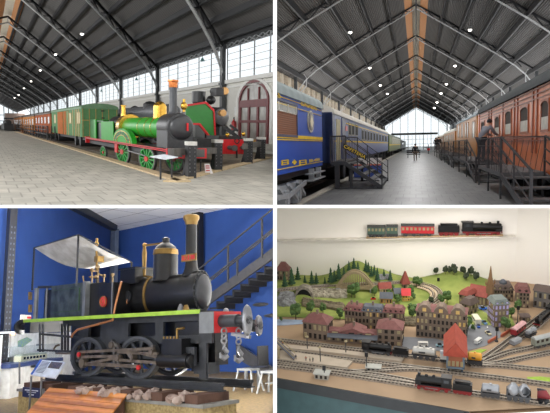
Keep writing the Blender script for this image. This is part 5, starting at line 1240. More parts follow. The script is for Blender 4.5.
# little lubricators on the footplate
for px, py, h, mm in ((180.5, 309, 8, STEEL), (186, 311, 7, MGOLD)):
    c = P.on(px, 312, x=xs_); t = P.on(px, 312 - h, x=xs_); P.put(MB().lathe((c.x, c.y, zf), (0, 0, 1), [(0, .06), (.05, .05), (.1, .03), (t.z - zf - .04, .035), (t.z - zf, .02)], 10), 'lubricator', mm, root)
# copper pipes
cop = mat('copper_pipe', (190, 128, 84), .35, .5)
P.put(MB().tube([P.on(*p, x=xs_ - .03) for p in ((121.5, 281.5), (119, 291), (115.5, 305), (113.5, 316), (113, 320), (95, 325), (77, 330), (73, 334), (71.5, 337))], .022, 7), 'pipe', cop, root)
P.put(MB().tube([P.on(*p, x=xc - rB * .6 - .03) for p in ((127, 299), (126, 306), (122, 312), (118, 316))], .03, 7), 'pipe', cop, root)
c = P.on(128, 296.5, x=xc - rB * .6 - .01); P.put(MB().cyl(c, c + V(-.03, 0, 0), .11, n=16).bar(c + V(-.04, 0, -.08), c + V(-.04, 0, .1), .03), 'clack_valve', MFR, root)
P.put(MB().tube([P.on(*p, x=x0) for p in ((59, 345), (56, 346), (54, 349), (56, 353), (66, 353.5), (72, 353))], .022, 7), 'pipe', MRD, root)
m = MB()
for px in (40, 43, 62, 65, 68): m.bar(P.on(px, 324, x=x0), P.on(px, 352, x=x0), .035)
m.bar(P.on(38, 350, x=x0), P.on(84, 352, x=x0), .04).bar(P.on(40, 334, x=x0), P.on(84, 338, x=x0), .04)
P.put(m, 'brake_rods', MFR, root)
# rear buffer and beam
P.put(MB().box(x0 - .1, x1 + .1, Y(33.5), Y(28), Z(30, 333), zf - .04), 'rear_beam', MBK, root)
c = P.on(21.5, 327, x=x0); P.put(MB().cyl(V(c.x, Y(28), c.z), V(c.x, c.y, c.z), .07).lathe(V(c.x, c.y + .02, c.z), (0, -1, 0), [(0, .04), (.0, .17), (.05, .17), (.08, .08)], 20), 'rear_buffer', MBK, root)
# front buffer beam, buffers, hooks
z1_, z0_ = Z(211, 312), Z(211, 333)
P.put(MB().box(x0 - .16, x0 - .1, yF - .02, Y(207), z0_, z1_), 'beam_bracket', mat('bracket_grey', (120, 122, 124), .5), root)
yb_ = Y(214, x0 - .16)
P.put(MB().box(x0 - .16, x0 + .46, yb_ - .0, Y(207.5), z0_, z1_), 'beam', MREDP, root)
P.put(MB().box(x0 - .17, x0 - .155, yb_, Y(207), z0_, z1_), 'beam_side', mat('bracket_grey', (120, 122, 124), .5), root)
CH = mat('worn_chrome', (150, 150, 152), .3, .6, var=.2)
for px0, py0, px1, py1, xx, rr_ in ((221, 321.5, 249, 320, x0 + .02, .24), (234, 323, 260.5, 325.5, x0 + .5, .17)):
    d1 = P.on(px1, py1, x=xx); 
    P.put(MB().cyl((xx, yb_, d1.z), (xx, yb_ - abs(d1.y - yb_) * .62, d1.z), .1, n=18).cyl((xx, yb_ - abs(d1.y - yb_) * .62, d1.z), (xx, d1.y, d1.z), .065, n=14), 'buffer_shank', MFR, root)
    P.put(MB().lathe((xx, d1.y, d1.z), (0, 1, 0), [(0, .02), (.0, rr_ * .9), (.04, rr_), (.07, rr_ * .9), (.1, .07)], 24, .38), 'buffer_disc', CH, root)
def hook(px, py0, py1, xx):
    m = MB(); yh = P.on(px, py0, x=xx).y; a = lambda dx, py: P.on(px + dx, py, y=yh)
    n = 3; h = (py1 - py0)
    for k in range(n):
        c = a(0, py0 + h * .18 * k); m.ring(c, (1, 0, 0) if k % 2 else (.3, 1, 0), .045, .015, 12, 6)
    m.tube([a(0, py0 + h * .5), a(0, py0 + h * .64), a(3, py0 + h * .78), a(3, py0 + h * .92), a(0, py0 + h), a(-3, py0 + h * .95), a(-4, py0 + h * .8)], [.03, .035, .04, .045, .045, .035, .015], 8)
    P.put(m, 'chain_hook', CH, root)
hook(224, 331, 358, x0 - .05); hook(238.5, 331, 361, x0 + .35)
P.put(MB().bar(P.on(232, 334, x=x0 + .2), P.on(250, 337, x=x0 + .2), .05).bar(P.on(243, 320, x=x0 + .2), P.on(247, 338, x=x0 + .2), .05).ball(P.on(226, 311, x=x0 + .2), .05), 'coupling', CH, root)

# ---- dark stair with railing behind the front
xst = xw - 1.3
T = lambda px, py: P.on(px, py, x=xst)
root = P.thing('staircase', 'dark steel staircase with thin railing rising right along the blue wall', 'stair', (xst, T(245, 290).y, 0))
MSTA = mat('stair_charcoal', (70, 70, 72), .5, var=.15)
P.put(MB().prism([T(205, 297), T(275, 246), T(275, 257), T(205, 307)], (.08, 0, 0)), 'stringer', MSTA, root)
n = 9
for k in range(n):
    px, py = 208 + 8 * k, 303 - 5.8 * k; a = T(px, py); b = T(px + 7.5, py)
    P.put(MB().box(xst + .08, xst + 1.0, a.y, b.y, a.z - .22, a.z - .16).box(xst + .08, xst + 1.0, b.y, b.y + .05, a.z - .2, a.z + .05), 'step', mat('step_dark', (40, 40, 44), .6), root)
m = MB()
for a, b in (((196, 271.5), (275, 207)), ((200, 286.5), (275, 227.5)), ((200, 289), (275, 230))): m.bar(T(*a), T(*b), .045)
for px, t, bb in ((228, 246, 283), (237.3, 259, 276), (262, 219, 258)): m.bar(T(px, t), T(px, bb), .06)
P.put(m, 'railing', MSTA, root)
T2 = lambda px, py: P.on(px, py, x=xw - .5)
P.put(MB().prism([T2(236, 343), T2(278, 372), T2(278, 383), T2(236, 358)], (.1, 0, 0)), 'lower_flight', MSTA, root)
for px, py, l in ((260.5, 304.5, 'dark oval bracket on the blue wall above the buffers'), (240, 314, 'dark oval bracket on the blue wall behind the front buffer'), (272, 315.5, 'dark oval bracket on the blue wall at the right edge')):
    c = P.on(px, py, x=xw - .02); P.put(MB().ball(c, .2, .25, 2.0, .35), 'wall_bracket', MSTA, None, l, 'bracket', 'wall brackets', loc=c)
for py, l in ((296, 'upper small square plate on the blue wall behind the bunker'), (308.5, 'lower small square plate on the blue wall behind the bunker')):
    c = P.on(29.3, py, x=xw); c = D0.on(29.3, py, x=-.06); D0.put(MB().cbox(c, .1, .2, .24), 'wall_plate', MGOLD, None, l, 'plate', 'wall plates', loc=c)
# stools
def stool(px, py, l):
    b = P.on(px, py, z=0); k = (P.M @ b).y / F
    root = P.thing('stool', l, 'stool', b, 'white legged stools')
    w_ = .22; hh = P.on(px, py - 21, y=b.y).z
    for sx in (-1, 1):
        for sy in (-1, 1): P.put(MB().tube([(b.x + sx * w_ * .6, b.y + sy * w_, hh), (b.x + sx * w_, b.y + sy * w_ * 1.5, 0)], .025, 6), 'leg', mat('leg_white', (130, 132, 132), .5), root)
    P.put(MB().cbox((b.x, b.y, hh + .02), .34, .5, .05), 'seat', mat('seat_white', (110, 112, 112), .5), root)
    P.put(MB().cbox((b.x, b.y, hh * .5), .3, .03, .03).cbox((b.x, b.y + .1, hh * .5), .3, .03, .03), 'stretcher', mat('leg_white', (130, 132, 132), .5), root)
stool(248.5, 391, 'white legged stool on the floor right of the plinth'); stool(273, 393.5, 'white legged stool cut by the right edge of the room')
b = P.on(258, 388, z=0); root = P.thing('chair', 'black backed chair behind the white legged stool', 'chair', b)
for sx in (-.2, .2):
    for sy in (-.2, .2): P.put(MB().cyl((b.x + sx, b.y + sy, 0), (b.x + sx, b.y + sy, .5), .02, n=6), 'leg', BLACK, root)
P.put(MB().cbox((b.x, b.y, .52), .45, .45, .05), 'seat', BLACK, root); P.put(MB().cbox((b.x, b.y - .2, .85), .42, .04, .5), 'backrest', BLACK, root)
# ---- display cases at the left
D = P.sub((e0.x, e0.y, 0), math.atan2(-dl.x, dl.y)); PB = P; P = D
xg = -1.15
T = lambda px, py, x=None: P.on(px, py, x=xg if x is None else x)
a, b = T(9, 385), T(62, 364)
root = P.thing('display_case', 'white display cabinet with a glass case and model tram behind the info panel', 'cabinet', ((xg + .3), (a.y + b.y) / 2, 0))
P.put(MB().box(xg, xg + .6, T(30, 380).y, T(9.8, 380).y, 0, T(20, 366).z), 'cabinet', mat('case_white', (222, 224, 224), .4), root)
P.put(MB().box(xg, xg + .6, T(62, 380).y, T(30, 380).y, 0, T(45, 366).z), 'cabinet', mat('case_cream', (206, 200, 188), .4), root)
P.put(MB().box(xg - .03, xg + .6, T(62, 364).y, T(9.8, 364).y, T(20, 367).z, T(20, 363).z), 'top', mat('case_top_blue', (52, 66, 110), .4), root)
P.put(MB().box(xg + .0, xg + .02, T(62, 364).y, T(9.8, 364).y, T(20, 363).z, T(20, 346).z), 'case_glass', GLASS, root)
mx = xg + .25
root = P.thing('model_tram', 'cream model tram inside the glass case at the left', 'model', (mx, T(32, 362, mx).y, T(20, 363).z))
P.put(MB().box(mx, mx + .2, T(47, 360, mx).y, T(21, 360, mx).y, T(20, 362, mx).z, T(20, 356.5, mx).z), 'body', mat('tram_cream', (216, 210, 178), .5), root)
P.put(MB().box(mx - .01, mx + .21, T(46, 360, mx).y, T(22, 360, mx).y, T(20, 356.5, mx).z, T(20, 355, mx).z), 'roof', mat('tram_roof', (150, 160, 150), .5), root)
m = MB()
for k in range(7): y = T(23.5 + 3.2 * k, 358, mx).y; y2 = T(25.5 + 3.2 * k, 358, mx).y; m.box(mx - .012, mx, y, y2, T(20, 360, mx).z, T(20, 357.5, mx).z)
P.put(m, 'window_row', DARKGLASS, root)
xo = xg + .66
root = P.thing('poster', 'white framed poster with a colourful tilted floor plan at the left wall', 'poster', (xo, T(24, 350, xo).y, T(24, 354, xo).z))
P.put(MB().box(xo, xo + .04, T(46, 350, xo).y, T(9, 350, xo).y, T(20, 356, xo).z, T(20, 333.5, xo).z), 'sheet', mat('poster_white', (226, 230, 234), .5), root)
pp = [T(*p, xo - .012) for p in ((18, 341), (27, 337), (32.5, 340), (23, 347), (18, 347))]
P.put(MB().prism(pp, (.01, 0, 0)), 'floor_plan', mat('plan_green', (150, 186, 130), .5, scale=18, c2=(120, 150, 190)), root)
P.put(MB().box(xo - .012, xo, T(42, 350, xo).y, T(36, 350, xo).y, T(20, 347, xo).z, T(20, 345, xo).z), 'text_line', mat('text_grey', (130, 136, 150), .5), root)
P.put(MB().box(xo - .3, xo + .1, T(60, 340, xo).y, T(3, 340, xo).y, T(20, 333, xo).z, T(20, 331.5, xo).z), 'poster_lintel', mat('poster_white', (226, 230, 234), .5), root)
c = T(13, 333.6, xo - .08); P.put(MB().ball(c, .05), 'spotlight', mat_emit('warm_glow', (255, 196, 120), 5), root)
c = T(26, 317.5, xo); root = P.thing('wall_notice', 'small white notice with red lettering on the wall behind the bunker', 'sign', c)
P.put(MB().box(xo, xo + .03, T(31, 317, xo).y, T(21, 317, xo).y, T(26, 320, xo).z, T(26, 314.8, xo).z), 'board', mat('notice_cream', (214, 206, 196), .5), root)
P.put(MB().box(xo - .01, xo, T(31, 317, xo).y, T(27, 317, xo).y, T(26, 318.5, xo).z, T(26, 316.5, xo).z), 'red_mark', MREDP, root)
P.put(MB().box(-.42, -.4, T(80, 340, -.4).y, T(10, 340, -.4).y, 0, T(30, 333.5, -.4).z), 'wall_panel', mat('case_white', (222, 224, 224), .4), kind='structure')
P.put(MB().box(xg + .2, xg + .5, T(8.5, 370).y, T(2, 370).y, 0, T(5, 335).z), 'display_column', mat('case_white', (222, 224, 224), .4), None, 'pale display column at the left edge of the room', 'column', loc=(xg + .3, T(5, 370).y, 0))
P = PB
area(HALL, (-8.5, 9.5, -1.2), (-2.5, 13, -2.6), 3, 2, 420, (1, .98, .95), 'side_fill')  # added fill, unseen to the left, brightens the locomotive side
area(HALL, (-7.0, 14.2, -1.0), (-4.2, 22, -1.2), 1.4, 1.0, 420, (1, .98, .95), 'side_fill')  # another added fill out of view, for the blue walls
ym_ = (yPr + yPl) / 2
area(P, (xp1 + 1.6, ym_ + 1.6, .06), (xp1 + 3.4, ym_ + 2.2, zc), 6, .5, 1250, (1, .98, .95), 'hidden_upfill')  # added light hidden behind the plinth, lifts the ceiling and walls
area(HALL, (-3.5, 3, -3.6), (-2.5, 16, -.4), 3, 1.5, 60, (1, .98, .95), 'low_fill')  # added low fill on the viewer's side, no real lamp there
# ================================================================== MODEL RAILWAY IN ITS WHITE SHOWCASE (lower right)
BR = Place.seen((410, 60), 412, 4.6, (RIGHT, DOWN, FRONT))
P = BR
S = lambda px, py, z=0.0: P.on(px, py, z=z)
def hgt(p, px, py): return P.on(px, py, y=p.y).z
Yw = S(412, 279).y
MWALL = mat('showcase_white', (250, 244, 236), .75, var=.015, scale=.6)
bl_, br_ = P.on(250, 279, y=Yw), P.on(515, 279, y=Yw)
P.put(MB().box(bl_.x - .5, br_.x, Yw, Yw + .1, -1.5, 6.0), 'wall_back', MWALL, kind='structure')
P.put(MB().prism([(br_.x, Yw, -1.5), (br_.x + 3.0, Yw - 1.0, -1.5), (br_.x + 3.0, Yw - .9, -1.5), (br_.x, Yw + .1, -1.5)], (0, 0, 7.5)), 'wall_right', MWALL, kind='structure')
# ---- table: tan board, dark edge, teal front
MTAN = mat('tan_board', (164, 138, 110), .8, var=.06, scale=2)
a, b = S(270, 376.3), S(475, 412.5); d = (b - a); d.z = 0; b2 = b + d * .8
a = a - d * .15
P.put(MB().prism([a, b2, V(b2.x + 1, Yw, 0), V(a.x - 1.4, Yw, 0)], (0, 0, -.05)), 'table_top', MTAN, kind='structure')
dn = V(d.y, -d.x, 0).normalized()
ed = MB(); ed.prism([a + dn * .002 + V(0, 0, -.001), b2 + dn * .002 + V(0, 0, -.001), b2 + dn * .002 + V(0, 0, -.19), a + dn * .002 + V(0, 0, -.15)], dn * .03); P.put(ed, 'table_edge', mat('edge_charcoal', (34, 37, 39), .5), kind='structure')
ed = MB(); ed.prism([a + V(0, 0, -.06), b2 + V(0, 0, -.06), b2 + V(0, 0, -2.2), a + V(0, 0, -2.2)], -dn * .05); P.put(ed, 'table_front', mat('teal_front', (50, 76, 78), .5, var=.1), kind='structure')

# ---- terrain: gaussian mounds over the back of the table
bumps = []
def bump(px, pb, pt, sx, sy):
    p = S(px, pb); k = (P.M @ p).y / F; bumps.append((p.x, p.y, hgt(p, px, pt), sx * k, sy))
bump(356, 282, 262.5, 15, .38); bump(376, 283, 270, 13, .35); bump(338, 282.5, 275, 11, .3); bump(393, 283, 278, 12, .3)
bump(454, 283.5, 273, 13, .45); bump(474, 285, 278.5, 13, .42); bump(434, 283, 278, 9, .3); bump(281, 293, 285, 20, .5); bump(308, 284, 281.5, 20, .3)
bump(304, 299, 288.5, 10, .22)
def zt(x, y): return sum((h * math.exp(-((x - cx) / sx) ** 2 / 2 - ((y - cy) / sy) ** 2 / 2)) ** 3 for cx, cy, h, sx, sy in bumps) ** (1 / 3)
xl_, xr__ = S(262, 300).x, S(505, 300).x; yf_, nb = S(300, 318).y, 46
NX = 90; m = MB(); G_ = []
for j in range(nb + 1):
    y = yf_ + (Yw - .01 - yf_) * j / nb; row = []
    for i in range(NX + 1):
        x = xl_ + (xr__ - xl_) * i / NX; e_ = min(1, j / 6); e2 = min(1, (NX - i) / 8)
        row.append(m.bm.verts.new((x, y, .012 + zt(x, y) * e_ * e2 + .012 * math.sin(x * 9 + y * 5) * e_ * (j < nb))))
    G_.append(row)
for j in range(nb):
    for i in range(NX): m.bm.faces.new((G_[j][i], G_[j][i + 1], G_[j + 1][i + 1], G_[j + 1][i]))
P.put(m, 'terrain', mat('grass_flock', (150, 160, 84), .9, scale=2.2, c2=(108, 126, 56), bump=.4), kind='structure', smooth=60)
def on_ground(px, py):
    """first point of the rolling ground along the line of sight of a pixel (or the crest it passes closest to)"""
    o = P.I @ V(0, 0, 0); d = P.I.to_3x3() @ V((px - CX) / F, 1, (CY - py) / F); best = None
    y = yf_ - .2
    while y < Yw - .06:
        p = o + d * ((y - o.y) / d.y); gnd = zt(p.x, p.y) + .012 if y > yf_ else 0.0
        if p.z <= gnd: return V(p.x, p.y, gnd)
        if best is None or p.z - gnd < best[0]: best = (p.z - gnd, V(p.x, p.y, gnd))
        y += .01
    return best[1]

# ---- trees
MCON = mat('conifer_green', (36, 62, 44), .9, scale=30, c2=(52, 84, 52)); MDEC = mat('broadleaf_green', (58, 84, 46), .9, scale=30, c2=(90, 116, 60)); MOLV = mat('olive_dark', (44, 54, 40), .9, scale=30, c2=(62, 72, 50)); MTRK = mat('trunk_brown', (84, 64, 48), .9)
def proto(kind, label, p, h):
    rnd = random.Random(len(label)); root = P.thing({'c': 'model_conifer', 'd': 'model_tree', 'o': 'model_tree'}[kind], label, 'tree', p, {'c': 'conifers of the model landscape', 'd': 'leafy trees of the model landscape', 'o': 'dark trees on the right hill'}[kind])
    q = Vector(p); f = MB()
    if kind == 'c':
        for k in range(5):
            z0 = h * (.1 + .17 * k); r = h * (.24 - .04 * k); f.lathe(q + V(0, 0, z0), (0, 0, 1), [(0, r), (h * .05, r * .8), (h * .24, .004)], 9)
        f.rough(h * .018, 3)
    else:
        for k in range(6): t = k * 1.1; f.ball(q + V(h * .16 * math.cos(t * 2), h * .16 * math.sin(t * 2), h * (.5 + .09 * k)), h * (.24 - .015 * k), sub=2)
        f.rough(h * .045, 4)
    P.put(f, 'foliage', {'c': MCON, 'd': MDEC, 'o': MOLV}[kind], root, smooth=0)
    P.put(MB().cyl(q - V(0, 0, .02), q + V(0, 0, h * .5), h * .03, n=6), 'trunk', MTRK, root)
    return root
ORD = ['first', 'second', 'third', 'fourth', 'fifth', 'sixth', 'seventh', 'eighth', 'ninth', 'tenth', 'eleventh', 'twelfth', 'thirteenth', 'fourteenth', 'fifteenth', 'sixteenth', 'seventeenth', 'eighteenth', 'nineteenth', 'twentieth', 'twenty first', 'twenty second', 'twenty third', 'twenty fourth', 'twenty fifth', 'twenty sixth', 'twenty seventh', 'twenty eighth', 'twenty ninth']
CON = sorted([(285, 287, 273), (292, 285, 268), (298, 280, 267), (305, 283, 275), (312, 284, 271), (316.5, 284, 273), (325, 284, 277), (331, 283, 268), (334.5, 282, 270), (339, 280, 264), (344, 276, 267), (349, 271, 261), (354, 269, 258), (358, 273, 262), (366, 272, 260), (368.5, 273, 262), (371.5, 277, 266), (374.5, 275, 265), (377.5, 281, 268), (390.3, 281, 270), (384, 278, 269)])
DEC = sorted([(389, 297, 290), (399, 304, 296), (392.5, 291, 285), (413, 300, 293), (421, 316, 306), (505, 331, 318), (468, 330, 318), (355, 298, 284), (351.5, 298, 286), (374.5, 296, 287.5), (296, 320, 304.5), (311, 314, 302), (323, 313, 304), (340, 319, 309), (416.5, 287, 277), (420, 287, 279), (397, 302, 294.5), (411, 295, 286), (412.5, 318, 305), (440.5, 304, 295), (447, 304, 291.5), (472.5, 340, 325), (474, 353, 337), (436, 359, 341), (518, 311, 301), (511, 318, 308), (281, 324, 317)])
OLV = sorted([(436, 274, 268), (445.5, 274, 266.5), (450, 274, 267), (454, 275, 265), (463, 275, 267), (471, 276, 267.5), (466, 281, 273), (476, 281, 272.5), (431, 304, 297)])
for kind, lst, desc in (('c', CON, 'dark model conifer on the left hills, %s counted from the left'), ('d', DEC, 'leafy green model tree, %s of the leafy trees counted from the left'), ('o', OLV, 'dark olive model tree on the right hill, %s counted from the left')):
    pr = None; ph = 1
    for i, (px, pb, pt) in enumerate(lst):
        p = on_ground(px, pb); h = max(.05, hgt(p, px, pt) - p.z)
        if pr is None: pr = proto(kind, desc % ORD[i], p, h); ph = h; bpy.context.view_layer.update()
        else: copy_tree(pr, P.M @ Matrix.Translation(p) @ Matrix.Rotation(i * 1.3, 4, 'Z') @ Matrix.Scale(h / ph, 4), desc % ORD[i])

# ---- tracks
MBAL = mat('grey_ballast', (150, 136, 120), .9, scale=40, c2=(118, 106, 94)); MRAIL = mat('model_rail', (176, 166, 152), .4, .3); MSLP = mat('model_sleeper', (66, 58, 52), .9)
def smoothpath(pts, n=10):
    out = []
    for i in range(len(pts) - 1):
        p0, p1, p2, p3 = pts[max(0, i - 1)], pts[i], pts[i + 1], pts[min(len(pts) - 1, i + 2)]
        for k in range(n):
            t = k / n; out.append(.5 * ((2 * p1) + (p2 - p0) * t + (2 * p0 - 5 * p1 + 4 * p2 - p3) * t * t + (3 * p1 - p0 - 3 * p2 + p3) * t ** 3))
    out.append(pts[-1]); return out
def track(label, pix, ground=False, gz=0.0, bw=.07, bed=True, bm_=None):
    pts = [on_ground(*p) if ground else S(p[0], p[1], gz) for p in pix]; pts = smoothpath(pts)
    root = P.thing('model_track', label, 'railway track', pts[len(pts) // 2], 'model railway tracks'); z = gz
    nrm = []
    for i in range(len(pts)):
        d = pts[min(i + 1, len(pts) - 1)] - pts[max(i - 1, 0)]; nrm.append(V(-d.y, d.x, 0).normalized())
    up = lambda t: V(0, 0, t)
    if bed: P.put(MB().sweep([[p - n * bw + up(.001), p + n * bw + up(.001), p + n * bw * .8 + up(.02), p - n * bw * .8 + up(.02)] for p, n in zip(pts, nrm)]), 'ballast', bm_ or MBAL, root)
    for s_ in (-1, 1): P.put(MB().sweep([[p + n * (s_ * .034 - .006) + up(.021), p + n * (s_ * .034 + .006) + up(.021), p + n * (s_ * .034 + .006) + up(.04), p + n * (s_ * .034 - .006) + up(.04)] for p, n in zip(pts, nrm)]), 'rail', MRAIL, root)
    m = MB(); dist = 0; nxt = 0
    for i in range(len(pts) - 1):
        L = (pts[i + 1] - pts[i]).length
        while nxt < dist + L:
            c = pts[i].lerp(pts[i + 1], (nxt - dist) / max(L, 1e-6)); dd = (pts[i + 1] - pts[i]).normalized(); n = nrm[i]
            m.prism([c - n * .058 - dd * .012 + up(.02), c + n * .058 - dd * .012 + up(.02), c + n * .058 + dd * .012 + up(.02), c - n * .058 + dd * .012 + up(.02)], (0, 0, .008)); nxt += .055
        dist += L
    P.put(m, 'sleepers', MSLP, root, kind='stuff')
    return root
track('model track behind the station platform on the far left', [(262, 338.5), (300, 343.5), (345, 349), (412, 357), (485, 365.5)])
track('model track between the two station platforms', [(262, 349), (320, 356.5), (380, 364), (440, 371.5), (500, 379), (560, 387)])
track('model track directly in front of the lower station platform', [(262, 360), (310, 367), (350, 372.5), (385, 371), (410, 369.5), (440, 371)])
track('model track along the front edge carrying the black steam train', [(262, 364.5), (330, 373), (400, 383.5), (470, 393.5), (560, 406)])
track('model siding joining the front track from the middle', [(345, 372), (380, 376.5), (410, 382), (440, 389)])
track('model track curving up to the red railcar on the right', [(480, 362), (497, 350), (512, 338.5), (528, 326.5), (552, 308)])
track('model track fanning right to the grey wagons', [(481, 363), (505, 354), (530, 348.5), (556, 342)])
track('second model track fanning right across the tan board', [(483, 366), (505, 362.5), (530, 357), (556, 352)])
track('model track running straight right below the fan', [(470, 365.5), (500, 366.5), (530, 369.5), (556, 372)])
track('model track leading to the dark locomotive at the right edge', [(516, 341), (527, 334), (540, 323.5), (553, 312)])
track('model track over the arch bridge along the hill foot', [(262, 292.5), (300, 288.5), (325, 286.6), (345, 285.3), (372, 284.4), (400, 283)], True)
track('outer model track of the curved double line on the green hill', [(400, 283.5), (420, 284), (433, 287.5), (440.5, 294), (438, 301.5), (427, 307.5), (412, 311)], True, bw=.12, bm_=mat('tan_ballast', (196, 176, 146), .9, scale=30))
track('inner model track of the curved double line on the green hill', [(420, 286.5), (430, 289.5), (435, 294.5), (432.5, 300.5), (424, 305), (410, 308.5)], True, bw=.1, bm_=mat('tan_ballast', (196, 176, 146), .9, scale=30))

# ---- platforms, street, stream
MPLT = mat('platform_pale', (180, 166, 148), .8, var=.05)
def slab(name, label, pix, h, m, cat, group=None, z=0.0):
    pts = [S(*p, z) + V(0, 0, .003) for p in pix]; c = sum(pts, V(0, 0, 0)) / len(pts)
    return P.put(MB().prism(pts, (0, 0, h)), name, m, None, label, cat, group, loc=c, smooth=0)
slab('station_platform', 'long pale model platform beside the station building', [(262, 344.2), (320, 349.4), (404, 359.2), (401.5, 363.2), (330, 354), (262, 347.8)], .035, MPLT, 'platform')
slab('station_platform', 'short pale model platform in front, with tiny figures on it', [(262, 350), (300, 354.5), (352.5, 363), (347, 369.5), (310, 365), (262, 358.5)], .035, MPLT, 'platform')
MASP = mat('model_asphalt', (120, 122, 126), .8, var=.06)
slab('model_street', 'grey model street between the town houses', [(464, 352), (455, 330), (468, 320), (473, 303), (480, 299), (492, 302), (487, 309), (494, 322), (503, 336), (486, 346)], .004, MASP, 'street')
slab('model_street', 'grey model forecourt behind the silver tank wagon', [(400, 349), (404, 337), (436, 339), (455, 345), (450, 352)], .004, MASP, 'street')
m = MB()
for k in range(9):
    px, py = 482 + .9 * k, 306 + 3.6 * k; c = S(px, py) + V(0, 0, .009); m.cbox(c, .016, .05, .002)
P.put(m, 'lane_marking', mat('lane_white', (226, 226, 222), .7), None, 'white dashed centre line on the model street', 'road marking', loc=S(485, 320) + V(0, 0, .009))
slab('stream', 'pale blue model stream at the left edge below the tunnel', [(262, 320), (280, 319.5), (305, 320.5), (307, 324), (285, 325.5), (262, 326)], .006, mat('stream_blue', (150, 166, 190), .2), 'stream')
slab('grass_patch', 'bright green grass patch at the right edge of the board', [(527, 377.5), (540, 377), (558, 379), (558, 383.5), (540, 382), (528, 380)], .006, mat('grass_bright', (150, 176, 66), .9, scale=20), 'grass')
slab('grass_patch', 'green grass patch beside the yellow tank wagon', [(466, 353), (480, 349.5), (487, 350), (478, 355), (468, 356)], .006, mat('grass_bright', (150, 176, 66), .9, scale=20), 'grass')
# low brick wall along the street
a, b = S(501, 337.5), S(510.5, 331.5)
P.put(MB().bar(a + V(0, 0, .03), b + V(0, 0, .03), .02, .05), 'brick_wall', mat('wall_brick_red', (170, 92, 66), .8), None, 'low red brick wall between the street and the right tracks', 'wall', loc=a)
a, b = S(488, 343.8), S(497, 338.5); P.put(MB().bar(a + V(0, 0, .03), b + V(0, 0, .03), .02, .05), 'brick_wall', mat('wall_brick_red', (170, 92, 66), .8), None, 'low red brick wall nearer the signal tower', 'wall', loc=a)

# ---- houses
MLIT = mat('window_lit_tone', (206, 172, 104), .4, var=.15); MDKW = mat('dark_window_model', (50, 46, 44), .2); MLAV = mat('lavender_window', (176, 166, 206), .3); MPALE = mat('pale_window', (160, 146, 112), .3)  # the lit windows are only a warm painted tone, nothing glows
def brick(n, c, c2): return mat_brick(n, c, c2, (120, 104, 90), .05, .02, .01, .85, axes='XZ', bump=0)
HBR = brick('brick_brown', (124, 72, 48), (106, 60, 40)); HDK = brick('brick_dark', (58, 38, 27), (48, 32, 23)); HRED = brick('brick_red', (118, 66, 56), (104, 58, 50)); HTAN = brick('stone_tan', (150, 130, 98), (134, 114, 86)); HGR = brick('stone_grey', (124, 116, 104), (110, 102, 90))
RMAR = mat('roof_maroon', (118, 76, 72), .8, scale=20, var=.12); RGRY = mat('roof_slate', (80, 84, 92), .7, scale=20); RRED = mat('roof_red', (134, 66, 56), .8, scale=20); ROR = mat('roof_orange_red', (158, 66, 48), .75, scale=14, var=.12); RGRN = mat('roof_copper_green', (104, 112, 108), .7); RBRN = mat('roof_brown', (92, 78, 72), .8)
